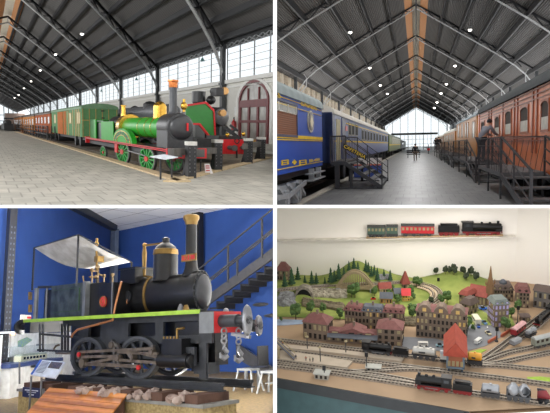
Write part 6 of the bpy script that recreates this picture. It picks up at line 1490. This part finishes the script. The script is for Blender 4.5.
def house(name, label, pix, pe, depth, wm, rm, roof, rh, rows, cols, wins=(MDKW,), ground=False, side=0, group=None, dorm=0, chim=0, over=.02, z=0.0, cat='model building', wh=.55):
    (p0x, p0y), (p1x, p1y) = pix
    b0, b1 = (on_ground(p0x, p0y), on_ground(p1x, p1y)) if ground else (S(p0x, p0y, z), S(p1x, p1y, z))
    if ground: zz = min(b0.z, b1.z) ; b0.z = b1.z = zz
    L = (b1 - b0).length; ang = math.atan2(b1.y - b0.y, b1.x - b0.x); H = P.sub(b0, ang)
    mid = (b0 + b1) / 2; he = P.on((p0x + p1x) / 2, pe, y=mid.y).z - mid.z
    root = H.thing(name, label, cat, (L / 2, depth / 2, 0), group)
    H.put(MB().box(0, L, 0, depth, -.02, he), 'walls', wm, root)
    o = over; A = [(-o, -o, he), (L + o, -o, he), (L + o, depth + o, he), (-o, depth + o, he)]
    m = MB()
    if roof == 'hip':
        i_ = min(L, depth) * .42; m.hexa(A + [(i_, i_ * .8, he + rh), (L - i_, i_ * .8, he + rh), (L - i_, depth - i_ * .8, he + rh), (i_, depth - i_ * .8, he + rh)])
    elif roof == 'mansard':
        i_ = rh * .35; m.hexa(A + [(i_, i_, he + rh), (L - i_, i_, he + rh), (L - i_, depth - i_, he + rh), (i_, depth - i_, he + rh)])
    elif roof == 'gablex': m.prism([(-o, -o, he), (-o, depth / 2, he + rh), (-o, depth + o, he), ], (L + 2 * o, 0, 0))
    elif roof == 'gabley':
        m.prism([(-o, -o, he), (L / 2, -o, he + rh), (L + o, -o, he)], (0, depth + 2 * o, 0))
    else: m.box(-o, L + o, -o, depth + o, he, he + rh)
    H.put(m, 'roof', rm, root)
    rnd = random.Random(label)
    fr = he / rows
    for r in range(rows):
        for c in range(cols):
            w_ = L / cols * .5; x = L * (c + .5) / cols; z0 = fr * r + fr * (1 - wh) / 2
            H.put(MB().box(x - w_ / 2, x + w_ / 2, -.008, .0, z0, z0 + fr * wh), 'window', rnd.choice(wins), root)
    if side:
        nc = max(1, int(depth / (L / cols) + .5))
        for r in range(rows):
            for c in range(nc):
                y = depth * (c + .5) / nc; w_ = depth / nc * .45; z0 = fr * r + fr * (1 - wh) / 2; xx = L if side > 0 else 0
                H.put(MB().box(xx, xx + .008 * side, y - w_ / 2, y + w_ / 2, z0, z0 + fr * wh), 'window', rnd.choice(wins), root)
    for k in range(dorm):
        x = L * (k + .5) / dorm; w_ = L / dorm * .34
        d_ = H.put(MB().prism([(x - w_, -.005, he + rh * .12), (x + w_, -.005, he + rh * .12), (x + w_, -.005, he + rh * .5), (x, -.005, he + rh * .85), (x - w_, -.005, he + rh * .5)], (0, depth * .3, 0)), 'dormer', rm, root)
        H.put_under(MB().box(x - w_ * .5, x + w_ * .5, -.012, -.004, he + rh * .2, he + rh * .5), 'window', rnd.choice(wins), d_, root)
    for k in range(chim):
        x = L * (k + 1) / (chim + 1); H.put(MB().box(x - .018, x + .018, depth * .5 - .018, depth * .5 + .018, he + rh * .4, he + rh + .07), 'chimney', HBR, root)
    return root, H, L, he
W2 = (MDKW, MDKW, MPALE); WL = (MDKW, MDKW, MLIT, MPALE)
# station
house('station_building', 'brown brick station wing with a maroon hip roof at the left end', [(303.5, 338.5), (327.5, 342)], 323, .3, HBR, RMAR, 'hip', .11, 2, 5, W2, side=1, chim=1)
house('station_building', 'brown brick station wing with a hip roof at the right end of the station', [(377, 345), (402, 347)], 329, .32, HBR, RMAR, 'hip', .1, 3, 4, W2, side=1, chim=1)
house('station_building', 'low middle hall of the station with maroon dormers between the two wings', [(327, 341.5), (377, 345)], 334.5, .24, HBR, RMAR, 'gablex', .07, 1, 11, WL, dorm=3)
house('station_building', 'small gabled entrance pavilion at the middle of the station', [(342.5, 342), (364, 344)], 332, .24, HBR, RMAR, 'gabley', .07, 2, 4, WL, chim=1)
a = S(327, 344.5); b = S(377.5, 348.5); m = MB(); P.put(MB().prism([a + V(0, 0, .13), b + V(0, 0, .13), b + V(0, .13, .16), a + V(0, .13, .16)], (0, 0, .012)), 'station_canopy', RGRY, None, 'slate grey canopy along the front of the station hall', 'canopy', loc=(a + b) / 2)
# row houses
house('town_house', 'red brick town house with pink mansard roof, left of the slate roofed house', [(345, 328), (362, 330)], 310.5, .22, HRED, RMAR, 'mansard', .075, 3, 5, W2, dorm=4, chim=2)
house('town_house', 'tan town house with slate grey mansard roof and lit windows', [(362.4, 330), (383, 331.5)], 311.5, .22, HTAN, RGRY, 'mansard', .075, 3, 6, WL, dorm=5, chim=1)
house('town_house', 'brown town house with pink mansard roof, right of the slate roofed house', [(383.4, 331.5), (403.5, 333)], 312.5, .22, HBR, RMAR, 'mansard', .075, 3, 6, W2, dorm=4, side=1, chim=1)
# big dark block with three gables
r_, H, L, he = house('apartment_block', 'large dark brown apartment block with three curved gables and lit windows', [(416, 336.5), (466, 342)], 312.5, .3, HDK, RMAR, 'hip', .06, 4, 12, WL, side=1, over=.015)
for k in range(3):
    x = L * (.17 + .33 * k); w_ = L * .14
    H.put(MB().prism([(x - w_, -.012, he - .03), (x + w_, -.012, he - .03), (x + w_ * .95, -.012, he + .03), (x + w_ * .6, -.012, he + .08), (x + w_ * .3, -.012, he + .11), (x - w_ * .3, -.012, he + .11), (x - w_ * .6, -.012, he + .08), (x - w_ * .95, -.012, he + .03)], (0, .2, 0)), 'gable', HDK, r_)
    H.put(MB().box(x - .03, x + .03, -.02, -.012, he, he + .06), 'window', MLIT, r_)
# church with spire
r_, H, L, he = house('church', 'brown church with red roof, white arched windows and a tall spire', [(468.5, 303), (485.5, 306.5)], 296, .3, HBR, RRED, 'gablex', .17, 1, 5, (MPALE,), wh=.75)
c = S(488.7, 306); zt0 = hgt(c, 488.7, 285); zt1 = hgt(c, 488.7, 266.5); cl = H.I @ (P.M @ c)
H.put(MB().cbox((cl.x, cl.y + .05, zt0 / 2), .11, .11, zt0), 'tower', mat('tower_stone', (128, 98, 70), .85), r_)
H.put(MB().lathe((cl.x, cl.y + .05, zt0), (0, 0, 1), [(0, .066), ((zt1 - zt0) * .4, .036), ((zt1 - zt0), .006)], 8), 'spire', mat('spire_brown', (122, 92, 62), .85), r_)
for dx in (-.06, .06):
    for dy in (-.01, .11): H.put(MB().lathe((cl.x + dx, cl.y + dy, zt0), (0, 0, 1), [(0, .018), (.1, .004)], 6), 'pinnacle', mat('spire_brown', (122, 92, 62), .85), r_)
house('town_house', 'grey stone town house with red roof trim left of the church', [(459, 305.5), (468, 308)], 295, .3, HGR, RRED, 'mansard', .08, 3, 3, W2, side=1)
house('town_house', 'long grey stone house with slate roof below the church', [(461, 313), (470, 316)], 304, .25, HGR, RBRN, 'mansard', .1, 2, 3, W2, side=1)
r_, H, L, he = house('town_hall', 'wide tan town hall with grey mansard roof and a small dome', [(491.5, 301), (513, 301.5)], 290, .3, HTAN, RBRN, 'mansard', .1, 3, 8, W2, dorm=4)
H.put(MB().lathe((L * .55, .1, he + .08), (0, 0, 1), [(0, .07), (.05, .07), (.09, .04), (.11, .008)], 14), 'dome', RGRY, r_)
house('town_house', 'reddish town house with striped balconies beside the warehouse', [(515.5, 307.5), (529, 308.5)], 292.5, .3, HRED, RMAR, 'mansard', .1, 4, 4, W2, dorm=2)
house('warehouse', 'dark grey warehouse with plain windows at the right edge of the town', [(533, 307), (556, 311)], 292, .35, mat('warehouse_grey', (104, 100, 98), .8), RBRN, 'gablex', .06, 2, 5, W2)
house('corner_block', 'corner block with copper green roof and lavender windows at the street bend', [(494, 328), (508.5, 327)], 304.5, .3, HGR, RGRN, 'mansard', .08, 4, 4, (MLAV, MLAV, MPALE), side=-1, dorm=3)
house('gate_hut', 'small brown hut with flat roof between the right tracks', [(521.5, 322.5), (530, 322.5)], 317, .14, HBR, RBRN, 'hip', .04, 1, 2, W2)
# village in the valley
house('cottage', 'cream cottage with a red roof behind the valley trees', [(380, 293.5), (391, 293.5)], 288.5, .18, mat('cottage_cream', (206, 184, 150), .8), RRED, 'gablex', .1, 1, 4, W2, True)
house('cottage', 'ochre cottage with a grey roof nearest the valley road', [(380.5, 303.5), (392, 304)], 298.5, .18, mat('cottage_ochre', (190, 140, 90), .8), RGRY, 'gablex', .1, 1, 4, W2, True)
house('cottage', 'yellow cottage with a bright red roof under the trees', [(402.5, 301), (410, 301)], 295.5, .16, mat('cottage_yellow', (216, 176, 84), .8), mat('roof_bright_red', (200, 56, 60), .7), 'gablex', .12, 2, 3, W2, True)
house('cottage', 'grey roofed stone cottage left of the yellow cottage', [(395, 298), (401.5, 298)], 293.5, .16, HGR, RGRY, 'gablex', .09, 1, 3, W2, True)
house('chapel', 'small chapel with a steep red spire roof in the valley', [(403, 288.5), (409.5, 288.5)], 284, .14, HTAN, RRED, 'hip', .25, 1, 2, W2, True)
house('hill_house', 'half timbered house with red brown roof on the hill at the left edge', [(276.8, 280), (288.5, 280)], 270.5, .2, HTAN, RMAR, 'hip', .16, 2, 4, W2, True)
# signal tower with orange red roof
b0, b1 = S(446.5, 374), S(464, 375.5); ang = math.atan2(b1.y - b0.y, b1.x - b0.x); H = P.sub(b0, ang); L = (b1 - b0).length
q = lambda px, py: (H.I @ (P.M @ P.on(px, py, y=(b0.y + b1.y) / 2)))
root = H.thing('signal_tower', 'bridge signal tower with steep orange red roof and blue grey legs', 'model building', (L / 2, .3, 0))
ze_, zm_, zl_ = q(455, 354).z, q(455, 362).z, q(455, 368).z; dp = .62; zr_ = hgt((b0 + b1) / 2 + V(0, 0, 0), 455.6, 341.5)
H.put(MB().box(.02, L - .02, 0, dp, zl_, ze_), 'walls', mat('tower_brick', (150, 92, 66), .8), root)
H.put(MB().box(-.005, L + .005, -.005, dp + .01, zl_ - .015, zl_ + .02).box(-.005, .025, -.005, dp, zl_, ze_ - .01).box(L - .025, L + .005, -.005, dp, zl_, ze_ - .01), 'side_frame', mat('tower_blue_grey', (104, 122, 136), .6), root)
H.put(MB().prism([(-.05, -.05, ze_ - .02), (L / 2, -.05, zr_), (L + .05, -.05, ze_ - .02), (L * .5, -.05, ze_ + .0)], (0, dp + .1, 0)).prism([(-.05, -.051, ze_ - .02), (L / 2, -.051, zr_), (L + .05, -.051, ze_ - .02)], (0, .02, 0)), 'roof', ROR, root)
for k in range(4): x = L * (.14 + .24 * k); H.put(MB().box(x - .02, x + .02, -.008, 0, zl_ + .03, zl_ + .11), 'window', MPALE, root)
for x in (.02, L - .04):
    for y in (.02, dp - .04): H.put(MB().box(x, x + .025, y, y + .025, 0, zl_), 'leg', mat('tower_leg', (70, 78, 86), .6), root)

# ---- arch bridge, tunnel, rubble walls
zz = .17; p0, p1 = S(338.5, 285.2, zz), S(372.5, 284.7, zz); yb = min(p0.y, p1.y) - .06
top = P.on(355.5, 272.5, y=yb).z
MBRG = mat('bridge_khaki', (150, 134, 104), .7)
root = P.thing('arch_bridge', 'khaki arch bridge with hangers spanning the valley under the left hill', 'bridge', ((p0.x + p1.x) / 2, yb, 0))
n = 16
zA = lambda f: zz + (top - zz) * (1 - (2 * f - 1) ** 2)
xA = lambda f: p0.x + (p1.x - p0.x) * f
for yy in (yb, yb + .12):
    m = MB()
    for k in range(n): m.bar((xA(k / n), yy, zA(k / n)), (xA((k + 1) / n), yy, zA((k + 1) / n)), .04, .05)
    P.put(m, 'arch', MBRG, root)
    for k in range(1, n): P.put(MB().bar((xA(k / n), yy, zz), (xA(k / n), yy, zA(k / n)), .01), 'hanger', MBRG, root)
P.put(MB().box(p0.x - .05, p1.x + .05, yb - .02, yb + .14, zz - .05, zz - .001), 'deck', MBRG, root)
for x in (p0.x, p1.x): P.put(MB().cbox((x, yb + .06, zz / 2 - .03), .09, .2, zz), 'abutment', mat('abutment_stone', (150, 150, 146), .9, scale=20), root)
t0, t1 = S(295.5, 302), S(313, 303); yt = min(t0.y, t1.y); k = (P.M @ t0).y / F
cx_ = (t0.x + t1.x) / 2; z0 = P.on(304, 299, y=yt).z; z1 = P.on(304, 289.5, y=yt).z; hw = 7.4 * k
MSTN = mat('tunnel_stone', (156, 148, 134), .9, scale=14, c2=(116, 110, 100), bump=.5)
root = P.thing('tunnel_portal', 'grey stone tunnel portal with dark opening in the left landscape', 'tunnel', (cx_, yt, 0))
ar = MB(); TD = .16; rings = []
for i in range(17):
    t = PI * i / 16; c_, s_ = -math.cos(t), math.sin(t)
    rings.append([(cx_ + hw * 1.3 * c_, yt, z0 + (z1 - z0) * 1.3 * s_), (cx_ + hw * 1.3 * c_, yt + TD, z0 + (z1 - z0) * 1.3 * s_), (cx_ + hw * c_, yt + TD, z0 + (z1 - z0) * s_), (cx_ + hw * c_, yt, z0 + (z1 - z0) * s_)])
P.put(ar.sweep(rings), 'arch', MSTN, root)
P.put(MB().prism([(cx_ - hw * math.cos(PI * i / 12), yt + .015, z0 + (z1 - z0) * math.sin(PI * i / 12)) for i in range(13)], (0, .02, 0)), 'tunnel_dark', mat('tunnel_shade', (18, 18, 18), .9), root)  # black sheet stands in for the shade inside the tunnel
P.put(MB().box(cx_ - hw * 1.3, cx_ + hw * 1.3, yt, yt + TD, 0, z0), 'base', MSTN, root)
def rocks(label, spots, m, cat='rocks'):
    mb = MB(); rnd = random.Random(label)
    for px, py, r in spots:
        p = on_ground(px, py); g = bmesh.ops.create_icosphere(mb.bm, subdivisions=2, radius=r)
        for v in g['verts']: v.co = Vector((v.co.x * 1.3, v.co.y, v.co.z * 1.1)) * rnd.uniform(.82, 1.18) + p
    return P.put(mb, 'rock_face', m, None, label, cat, kind='stuff', smooth=0, loc=on_ground(*spots[0][:2]))
rocks('grey rock face curving around the tunnel portal', [(283 + 1.2 * (i % 7), 296 + 2.2 * (i // 7), .085) for i in range(35)], mat('grey_rock', (150, 152, 154), .9, scale=12, c2=(100, 100, 100)))
rocks('pale rubble wall right of the tunnel portal', [(313 + 2.2 * (i % 15), 290.5 + 2.6 * (i // 15) + .12 * (i % 15), .06) for i in range(45)], mat('pale_rubble', (178, 172, 154), .9, scale=12, c2=(120, 112, 96)))
rocks('brown rubble bank below the tunnel portal', [(305 + 2.6 * (i % 15), 300.5 + 2.4 * (i // 15) + .35 * (i % 15), .055) for i in range(45)], mat('brown_rubble', (128, 116, 94), .9, scale=12, c2=(92, 84, 66)))
rocks('brown rock slope between the railway and the red roofed town', [(404 + 1.8 * (i % 9), 320 + 2.6 * (i // 9), .06) for i in range(27)], mat('brown_rubble', (128, 116, 94), .9, scale=12, c2=(92, 84, 66)))
rocks('grey rock outcrop on top of the left hill', [(381 + 1.5 * (i % 6), 276.5 + 1.6 * (i // 6), .05) for i in range(12)], mat('grey_rock', (150, 152, 154), .9, scale=12, c2=(100, 100, 100)))
slab('viaduct', 'brown stone viaduct deck running right from the tunnel', [(300, 303), (344, 309), (343, 312.5), (298, 305.5)], .07, mat('brown_rubble', (128, 116, 94), .9, scale=12, c2=(92, 84, 66)), 'viaduct')

# ---- rolling stock
def wagon_place(p0, p1, z=.042):
    a, b = S(*p0, z), S(*p1, z); H = P.sub(a, math.atan2(b.y - a.y, b.x - a.x)); return H, (b - a).length
def wheels(H, root, L, n, r, m, w_=.034):
    for k in range(n): x = L * (k + .6) / (n + .2); H.put(MB().cyl((x, -w_, r), (x, w_, r), r, n=12), 'wheelset', m, root)
MWR = mat('wheel_red', (120, 26, 28), .5); MMB = mat('model_black', (15, 15, 17), .4, spec=.4); MSIL = mat('tank_silver', (150, 152, 156), .35, .4); MCHR = mat('frame_dark', (60, 60, 62), .6)
def steam_loco(label, p0, p1, h, dirn=1, wm=MWR, group='model steam trains'):
    H, L = wagon_place(p0, p1); root = H.thing('model_locomotive', label, 'model train', (L / 2, 0, 0), group)
    X = (lambda f: L * f) if dirn > 0 else (lambda f: L * (1 - f))
    H.put(MB().box(0, L, -.05, .05, h * .30, h * .36), 'running_board', MMB, root)
    H.put(MB().cyl((X(.04), 0, h * .62), (X(.72), 0, h * .62), h * .24, n=16).cyl((X(.02), 0, h * .62), (X(.05), 0, h * .62), h * .2, n=14), 'boiler', MMB, root)
    H.put(MB().cyl((X(.1), 0, h * .8), (X(.1), 0, h * 1.02), h * .09, n=10), 'chimney', MMB, root)
    for f in (.3, .5): H.put(MB().ball((X(f), 0, h * .86), h * .1), 'dome', MMB, root)
    H.put(MB().box(X(.72), X(.98), -.055, .055, h * .36, h * .92).box(X(.7), X(1.0), -.06, .06, h * .92, h * .97), 'cab', MMB, root)
    H.put(MB().box(X(.78), X(.92), -.058, .058, h * .62, h * .82), 'cab_window', DARKGLASS, root)
    H.put(MB().box(X(.0), X(.16), -.055, -.035, h * .36, h * .7), 'smoke_deflector', MMB, root)
    H.put(MB().box(X(-.0), X(.02), -.06, .06, h * .2, h * .36), 'buffer_beam', MWR, root)
    H.put(MB().box(X(.05), X(.97), -.03, .03, h * .14, h * .3), 'frame', wm, root)
    for k, f in enumerate((.1, .3, .45, .6, .85)):
        r = h * (.18 if 0 < k < 4 else .11); H.put(MB().cyl((X(f), -.045, r), (X(f), .045, r), r, n=14), 'wheelset', wm, root)
    H.put(MB().box(X(.28), X(.62), -.052, -.046, h * .15, h * .19), 'coupling_rod', STEEL, root)
    return root
def tender(label, p0, p1, h, wm=MWR):
    H, L = wagon_place(p0, p1); root = H.thing('model_tender', label, 'model train', (L / 2, 0, 0), 'model steam trains')
    H.put(MB().box(0, L, -.05, .05, h * .3, h * .75), 'body', MMB, root); H.put(MB().box(L * .1, L * .9, -.04, .04, h * .75, h * .9).rough(.006, 2), 'coal', MMB, root)
    H.put(MB().box(0, L, -.03, .03, h * .18, h * .3), 'frame', wm, root); wheels(H, root, L, 4, h * .15, wm); return root
def tank_wagon(label, p0, p1, h, m, group='model tank wagons', domes=1):
    H, L = wagon_place(p0, p1); root = H.thing('tank_wagon', label, 'model train', (L / 2, 0, 0), group)
    H.put(MB().box(0, L, -.04, .04, h * .26, h * .34), 'frame', MCHR, root)
    H.put(MB().lathe((L * .05, 0, h * .66), (1, 0, 0), [(0, h * .2), (.015, h * .3), (L * .9 - .015, h * .3), (L * .9, h * .2)], 18), 'tank', m, root)
    for k in range(domes): x = L * (k + 1) / (domes + 1); H.put(MB().cyl((x, 0, h * .9), (x, 0, h * 1.02), h * .09, n=10), 'filler', m, root)
    H.put(MB().box(L * .02, L * .1, -.042, .042, h * .34, h * .5), 'ladder', MCHR, root)
    H.put(MB().box(L * .3, L * .55, -h * .305, -h * .29, h * .58, h * .72), 'label_panel', MCHR, root)
    wheels(H, root, L, 4, h * .16, MCHR); return root
def box_wagon(label, p0, p1, h, m, rm, windows=0, group='model wagons', name='model_wagon', wn=MDKW):
    H, L = wagon_place(p0, p1); root = H.thing(name, label, 'model train', (L / 2, 0, 0), group)
    H.put(MB().box(0, L, -.05, .05, h * .28, h * .82), 'body', m, root)
    H.put(MB().prism([(-.005, -.056, h * .82), (-.005, -.035, h * .95), (-.005, 0, h), (-.005, .035, h * .95), (-.005, .056, h * .82)], (L + .01, 0, 0)), 'roof', rm, root)
    H.put(MB().box(0, L, -.035, .035, h * .2, h * .28), 'frame', MCHR, root)
    for k in range(windows): x = L * (k + .5) / windows; w_ = L / windows * .28; H.put(MB().box(x - w_, x + w_, -.054, -.05, h * .52, h * .74), 'window', wn, root)
    wheels(H, root, L, 4, h * .14, MCHR); return root
steam_loco('black model steam locomotive with red wheels leading the front train', (415.5, 387.3), (452, 392), .24)
tender('black model tender behind the front locomotive, with red underframe', (453, 392.2), (472, 395), .22)
tank_wagon('silver model tank wagon behind the black tender on the front track', (480.5, 395.5), (500, 398), .2, MSIL)
H, L = wagon_place((506, 399), (530.5, 402.3)); root = H.thing('silo_wagon', 'grey model silo wagon with two silver hoppers on the front track', 'model train', (L / 2, 0, 0), 'model wagons')
H.put(MB().box(0, L, -.045, .045, .06, .085), 'frame', MCHR, root)
for f in (.28, .72): H.put(MB().lathe((L * f, 0, .085), (0, 0, 1), [(0, .04), (.05, .075), (.1, .078), (.14, .05), (.165, .03), (.17, .004)], 16), 'hopper', MSIL, root)
H.put(MB().box(0, .02, -.045, .045, .085, .17).box(L - .02, L, -.045, .045, .085, .17), 'end_frame', MCHR, root); wheels(H, root, L, 4, .032, MCHR)
box_wagon('red brown model goods wagon cut by the right edge of the front track', (537, 403.3), (562, 406.5), .22, mat('wagon_red', (128, 40, 44), .5), MSIL)
steam_loco('black model steam locomotive standing behind the station platform', (362, 351.2), (392, 355), .2, -1, MCHR)
tender('black model tender right of the platform locomotive', (393, 355.2), (408.5, 357), .17, MCHR)
tank_wagon('white and silver model tank wagon left of the signal tower', (411.5, 357.3), (437, 360.3), .2, mat('tank_white', (176, 174, 168), .35, .2), domes=3)
tank_wagon('yellow model tank wagon right of the signal tower', (467, 363.2), (482.5, 365.2), .2, mat('tank_yellow', (214, 150, 42), .4))
box_wagon('pale model wagon half hidden behind the signal tower', (440.5, 360.7), (450, 361.8), .18, mat('wagon_pale', (206, 204, 198), .5), MSIL)
box_wagon('red model railcar with whitish roof on the curved right track', (513, 337.5), (523, 330), .17, mat('railcar_red', (150, 40, 48), .45), mat('railcar_roof', (196, 150, 150), .5), 4)
tank_wagon('grey model tank wagon on the siding beside the red railcar', (526.5, 338.5), (535, 334), .15, mat('tank_grey', (140, 142, 146), .45))
box_wagon('grey green model passenger wagon at the right edge', (533, 348.5), (560, 342), .2, mat('wagon_grey_green', (130, 134, 122), .5), mat('wagon_roof_grey', (160, 162, 160), .5), 6)
steam_loco('black model locomotive entering at the right edge near the warehouse', (536, 327), (553, 311.5), .17, 1, MCHR)
box_wagon('small grey model wagon beside the low brick wall', (511.5, 346), (519, 342.5), .1, mat('tank_grey', (140, 142, 146), .45), MSIL)
# train on the shelf
Ys = Yw - .16
ln = lambda px, py: P.on(px, py, y=Ys)
sa, sb_ = ln(268, 241.2), ln(516, 236.6)
P.put(MB().prism([sa, sb_, sb_ + V(0, .155, 0), sa + V(0, .155, 0)], (0, 0, -.014)), 'wall_shelf', mat('shelf_white', (228, 222, 214), .7, spec=.1), None, 'thin white shelf across the back wall carrying a model train', 'shelf', loc=(sa + sb_) / 2, smooth=0)
ta, tb = ln(366, 239.0), ln(503.5, 236.5)
P.put(MB().prism([ta + V(0, .03, .002), tb + V(0, .03, .002), tb + V(0, .13, .002), ta + V(0, .13, .002)], (0, 0, .022)), 'shelf_track', mat('track_tan', (176, 150, 116), .7), None, 'tan display track on the white wall shelf', 'railway track', loc=ta, smooth=0)
def shelf_place(px0, px1):
    a = ta.lerp(tb, (px0 - 366) / 137.5) + V(0, .08, .025); b = ta.lerp(tb, (px1 - 366) / 137.5) + V(0, .08, .025)
    H = P.sub(a, math.atan2(b.y - a.y, b.x - a.x)); return H, (b - a).length
_wp = wagon_place
def on_shelf(f, label, px0, px1, *r, **k):
    global wagon_place
    wagon_place = lambda p0, p1, z=0: shelf_place(p0, p1)
    try: return f(label, px0, px1, *r, **k)
    finally: wagon_place = _wp
kS = (P.M @ ta).y / F
GC = mat('shelf_green', (70, 96, 84), .5); 
on_shelf(box_wagon, 'dark green model carriage at the left end of the shelf train', 367.5, 386, 12.5 * kS, GC, mat('dark_roof', (58, 60, 60), .6), 5, 'carriages of the shelf train', 'model_carriage', MPALE)
on_shelf(box_wagon, 'dark green model carriage next to the red one on the shelf', 387.5, 399, 12.5 * kS, GC, mat('dark_roof', (58, 60, 60), .6), 3, 'carriages of the shelf train', 'model_carriage', MPALE)
on_shelf(box_wagon, 'bright red model carriage in the middle of the shelf train', 402.5, 436, 13 * kS, mat('shelf_red', (186, 34, 44), .45), mat('dark_roof', (58, 60, 60), .6), 8, 'carriages of the shelf train', 'model_carriage', MPALE)
on_shelf(tender, 'black model tender with red wheels on the shelf', 440, 461, 13.5 * kS)
on_shelf(steam_loco, 'black model steam locomotive with red wheels on the shelf', 463, 502.5, 14 * kS, -1)
# ---- cars
def car(label, px, py, c, L=.11, ang=1.2, van=False):
    p = S(px, py, .008); H = P.sub(p, ang); root = H.thing('model_car', label, 'model car', (0, 0, 0), 'model cars in the town')
    m = mat('car_%d_%d_%d' % c, c, .3); w_ = L * .2; hh = L * (.36 if van else .2)
    H.put(MB().box(-L / 2, L / 2, -w_, w_, .008, .008 + hh), 'body', m, root)
    if not van: H.put(MB().hexa([(-L * .3, -w_, .008 + hh), (L * .25, -w_, .008 + hh), (L * .25, w_, .008 + hh), (-L * .3, w_, .008 + hh), (-L * .2, -w_ * .85, .008 + hh * 1.8), (L * .12, -w_ * .85, .008 + hh * 1.8), (L * .12, w_ * .85, .008 + hh * 1.8), (-L * .2, w_ * .85, .008 + hh * 1.8)]), 'cabin', DARKGLASS, root)
    else: H.put(MB().box(-L * .4, L * .4, -w_ - .002, w_ + .002, hh * .65, hh * .9), 'windows', DARKGLASS, root)
    for x in (-L * .3, L * .3): H.put(MB().cyl((x, -w_ - .003, .012), (x, w_ + .003, .012), .012, n=10), 'wheel_pair', BLACK, root)
car('cream model bus driving up the town street', 476.3, 322, (222, 216, 196), .26, 1.75, True)
car('bright blue model car at the top of the town street', 483, 309.5, (52, 108, 204), .14, .2); car('blue model car nearest the cream bus', 478.6, 327, (44, 92, 176), .12, 1.5); car('pale blue model car on the right lane of the street', 484.3, 323.5, (120, 160, 210), .13, 1.9)
car('cream model car near the bend of the street', 488, 334, (226, 214, 180), .13, 2.0); car('white model van at the lower end of the street', 478, 342.5, (226, 226, 222), .16, 1.0, True); car('dark model car in front of the church', 475, 305, (60, 62, 70), .1, .2)
car('red model car on the valley road by the cottages', 373.3, 300.2, (190, 40, 44), .08, .1) if False else None
p = on_ground(373.3, 299.5); H = P.sub(p, .1); root = H.thing('model_car', 'red model car on the valley road by the cottages', 'model car', (0, 0, 0), 'model cars in the town')
H.put(MB().box(-.05, .05, -.02, .02, .004, .028), 'body', mat('car_red', (190, 40, 44), .3), root); H.put(MB().box(-.025, .025, -.018, .018, .028, .044), 'cabin', DARKGLASS, root)
car('white model minibus parked in front of the dark apartment block', 423, 345.5, (226, 222, 214), .16, .1, True); car('pale turquoise model car beside the signal tower', 440, 346.5, (150, 186, 196), .13, .1)
# ---- trackside: sheds, signals, lamps, footbridge stair, tiny people
house('trackside_shed', 'grey trackside shed with flat pale roof on the front board', [(314.5, 379), (328, 380.5)], 374.5, .12, mat('shed_grey', (150, 146, 136), .7), mat('shed_roof', (176, 176, 168), .6), 'flat', .012, 1, 3, (MDKW,), cat='shed')
house('trackside_shed', 'low grey shed beside the tall signal mast', [(366.5, 371.5), (380, 372.5)], 368, .1, mat('shed_grey', (150, 146, 136), .7), mat('shed_roof', (176, 176, 168), .6), 'flat', .012, 1, 3, (MDKW,), cat='shed')
def mast(name, label, px, pb, pt, cat, head='lamp', group=None):
    p = S(px, pb, .001); h = hgt(p, px, pt); root = P.thing(name, label, cat, p, group)
    P.put(MB().cyl(p, p + V(0, 0, h), .008, n=6), 'pole', MCHR, root); P.put(MB().cbox(p + V(0, 0, .01), .05, .05, .02), 'base', MCHR, root)
    if head == 'lamp': P.put(MB().lathe(p + V(0, 0, h - .01), (0, 0, 1), [(0, .03), (.015, .02), (.02, .003)], 10), 'lamp_head', MPALE, root)
    else: P.put(MB().cbox(p + V(0, -.01, h - .03), .05, .02, .07), 'signal_head', MMB, root)
for l, px, pb, pt in (('left platform lamp of the model station', 307.5, 350.5, 336.5), ('second platform lamp, before the left station wing', 346, 354.3, 341), ('lamp post on the lower platform', 320.5, 363.5, 347)): mast('platform_lamp', l + ', thin dark post', px, pb, pt, 'lamp post', group='model lamp posts')
for l, px, pb, pt in (('dark signal mast beside the front grey shed', 324.5, 378.5, 366), ('tall dark signal mast beside the low grey shed', 366.7, 371, 352.5), ('dark signal on the street corner before the corner block', 496.5, 341.5, 327), ('thin catenary mast behind the gate hut', 517.5, 324, 306), ('signal mast on the green right hill above the curve', 438.3, 287, 278)): mast('signal_mast', l, px, pb, pt, 'signal', 'sig', 'model signal masts')
a, b = S(277, 350, .04), S(294, 360.5, .04); za = hgt(a, 277, 345.5)
root = P.thing('footbridge_stair', 'dark model stair coming down to the lower platform at the left edge', 'stair', b)
P.put(MB().prism([a + V(0, 0, za), b, b + V(0, .12, 0), a + V(0, .12, za)], (0, 0, .012)), 'steps', mat('stair_slate', (92, 92, 100), .7), root)
P.put(MB().bar(a + V(0, 0, za + .06), b + V(0, 0, .07), .01).bar(a + V(0, .12, za + .06), b + V(0, .12, .07), .01), 'railing', MPALE, root)
P.put(MB().cbox(S(279, 358, .04) + V(0, 0, .09), .03, .03, .18), 'post', MPALE, root)
for i, (px, py, c, l) in enumerate(((296, 359.3, (60, 64, 80), 'tiny dark clad figure on the lower platform, nearest the stair'), (306, 361, (150, 80, 60), 'tiny figure in reddish clothes on the lower platform'), (310, 361.6, (190, 180, 160), 'tiny figure in pale clothes on the lower platform'), (313, 362, (70, 90, 70), 'tiny figure in green clothes on the lower platform'), (283, 345.5, (190, 110, 60), 'tiny figure in orange clothes on the upper platform'))):
    figure(P, S(px, py, .04) if i < 4 else S(px, py, .04), .085, .3 * i, l, mat('fig_%d' % i, c, .7), mat('fig_trousers', (50, 52, 60), .8), HAIR, 'stand', 'tiny platform figures')
area(HALL, (2.8, 12.0, -.0215), (2.8, 12.05, -3), 5.0, 2.6, 150, (1, .95, .9), 'showcase_light')
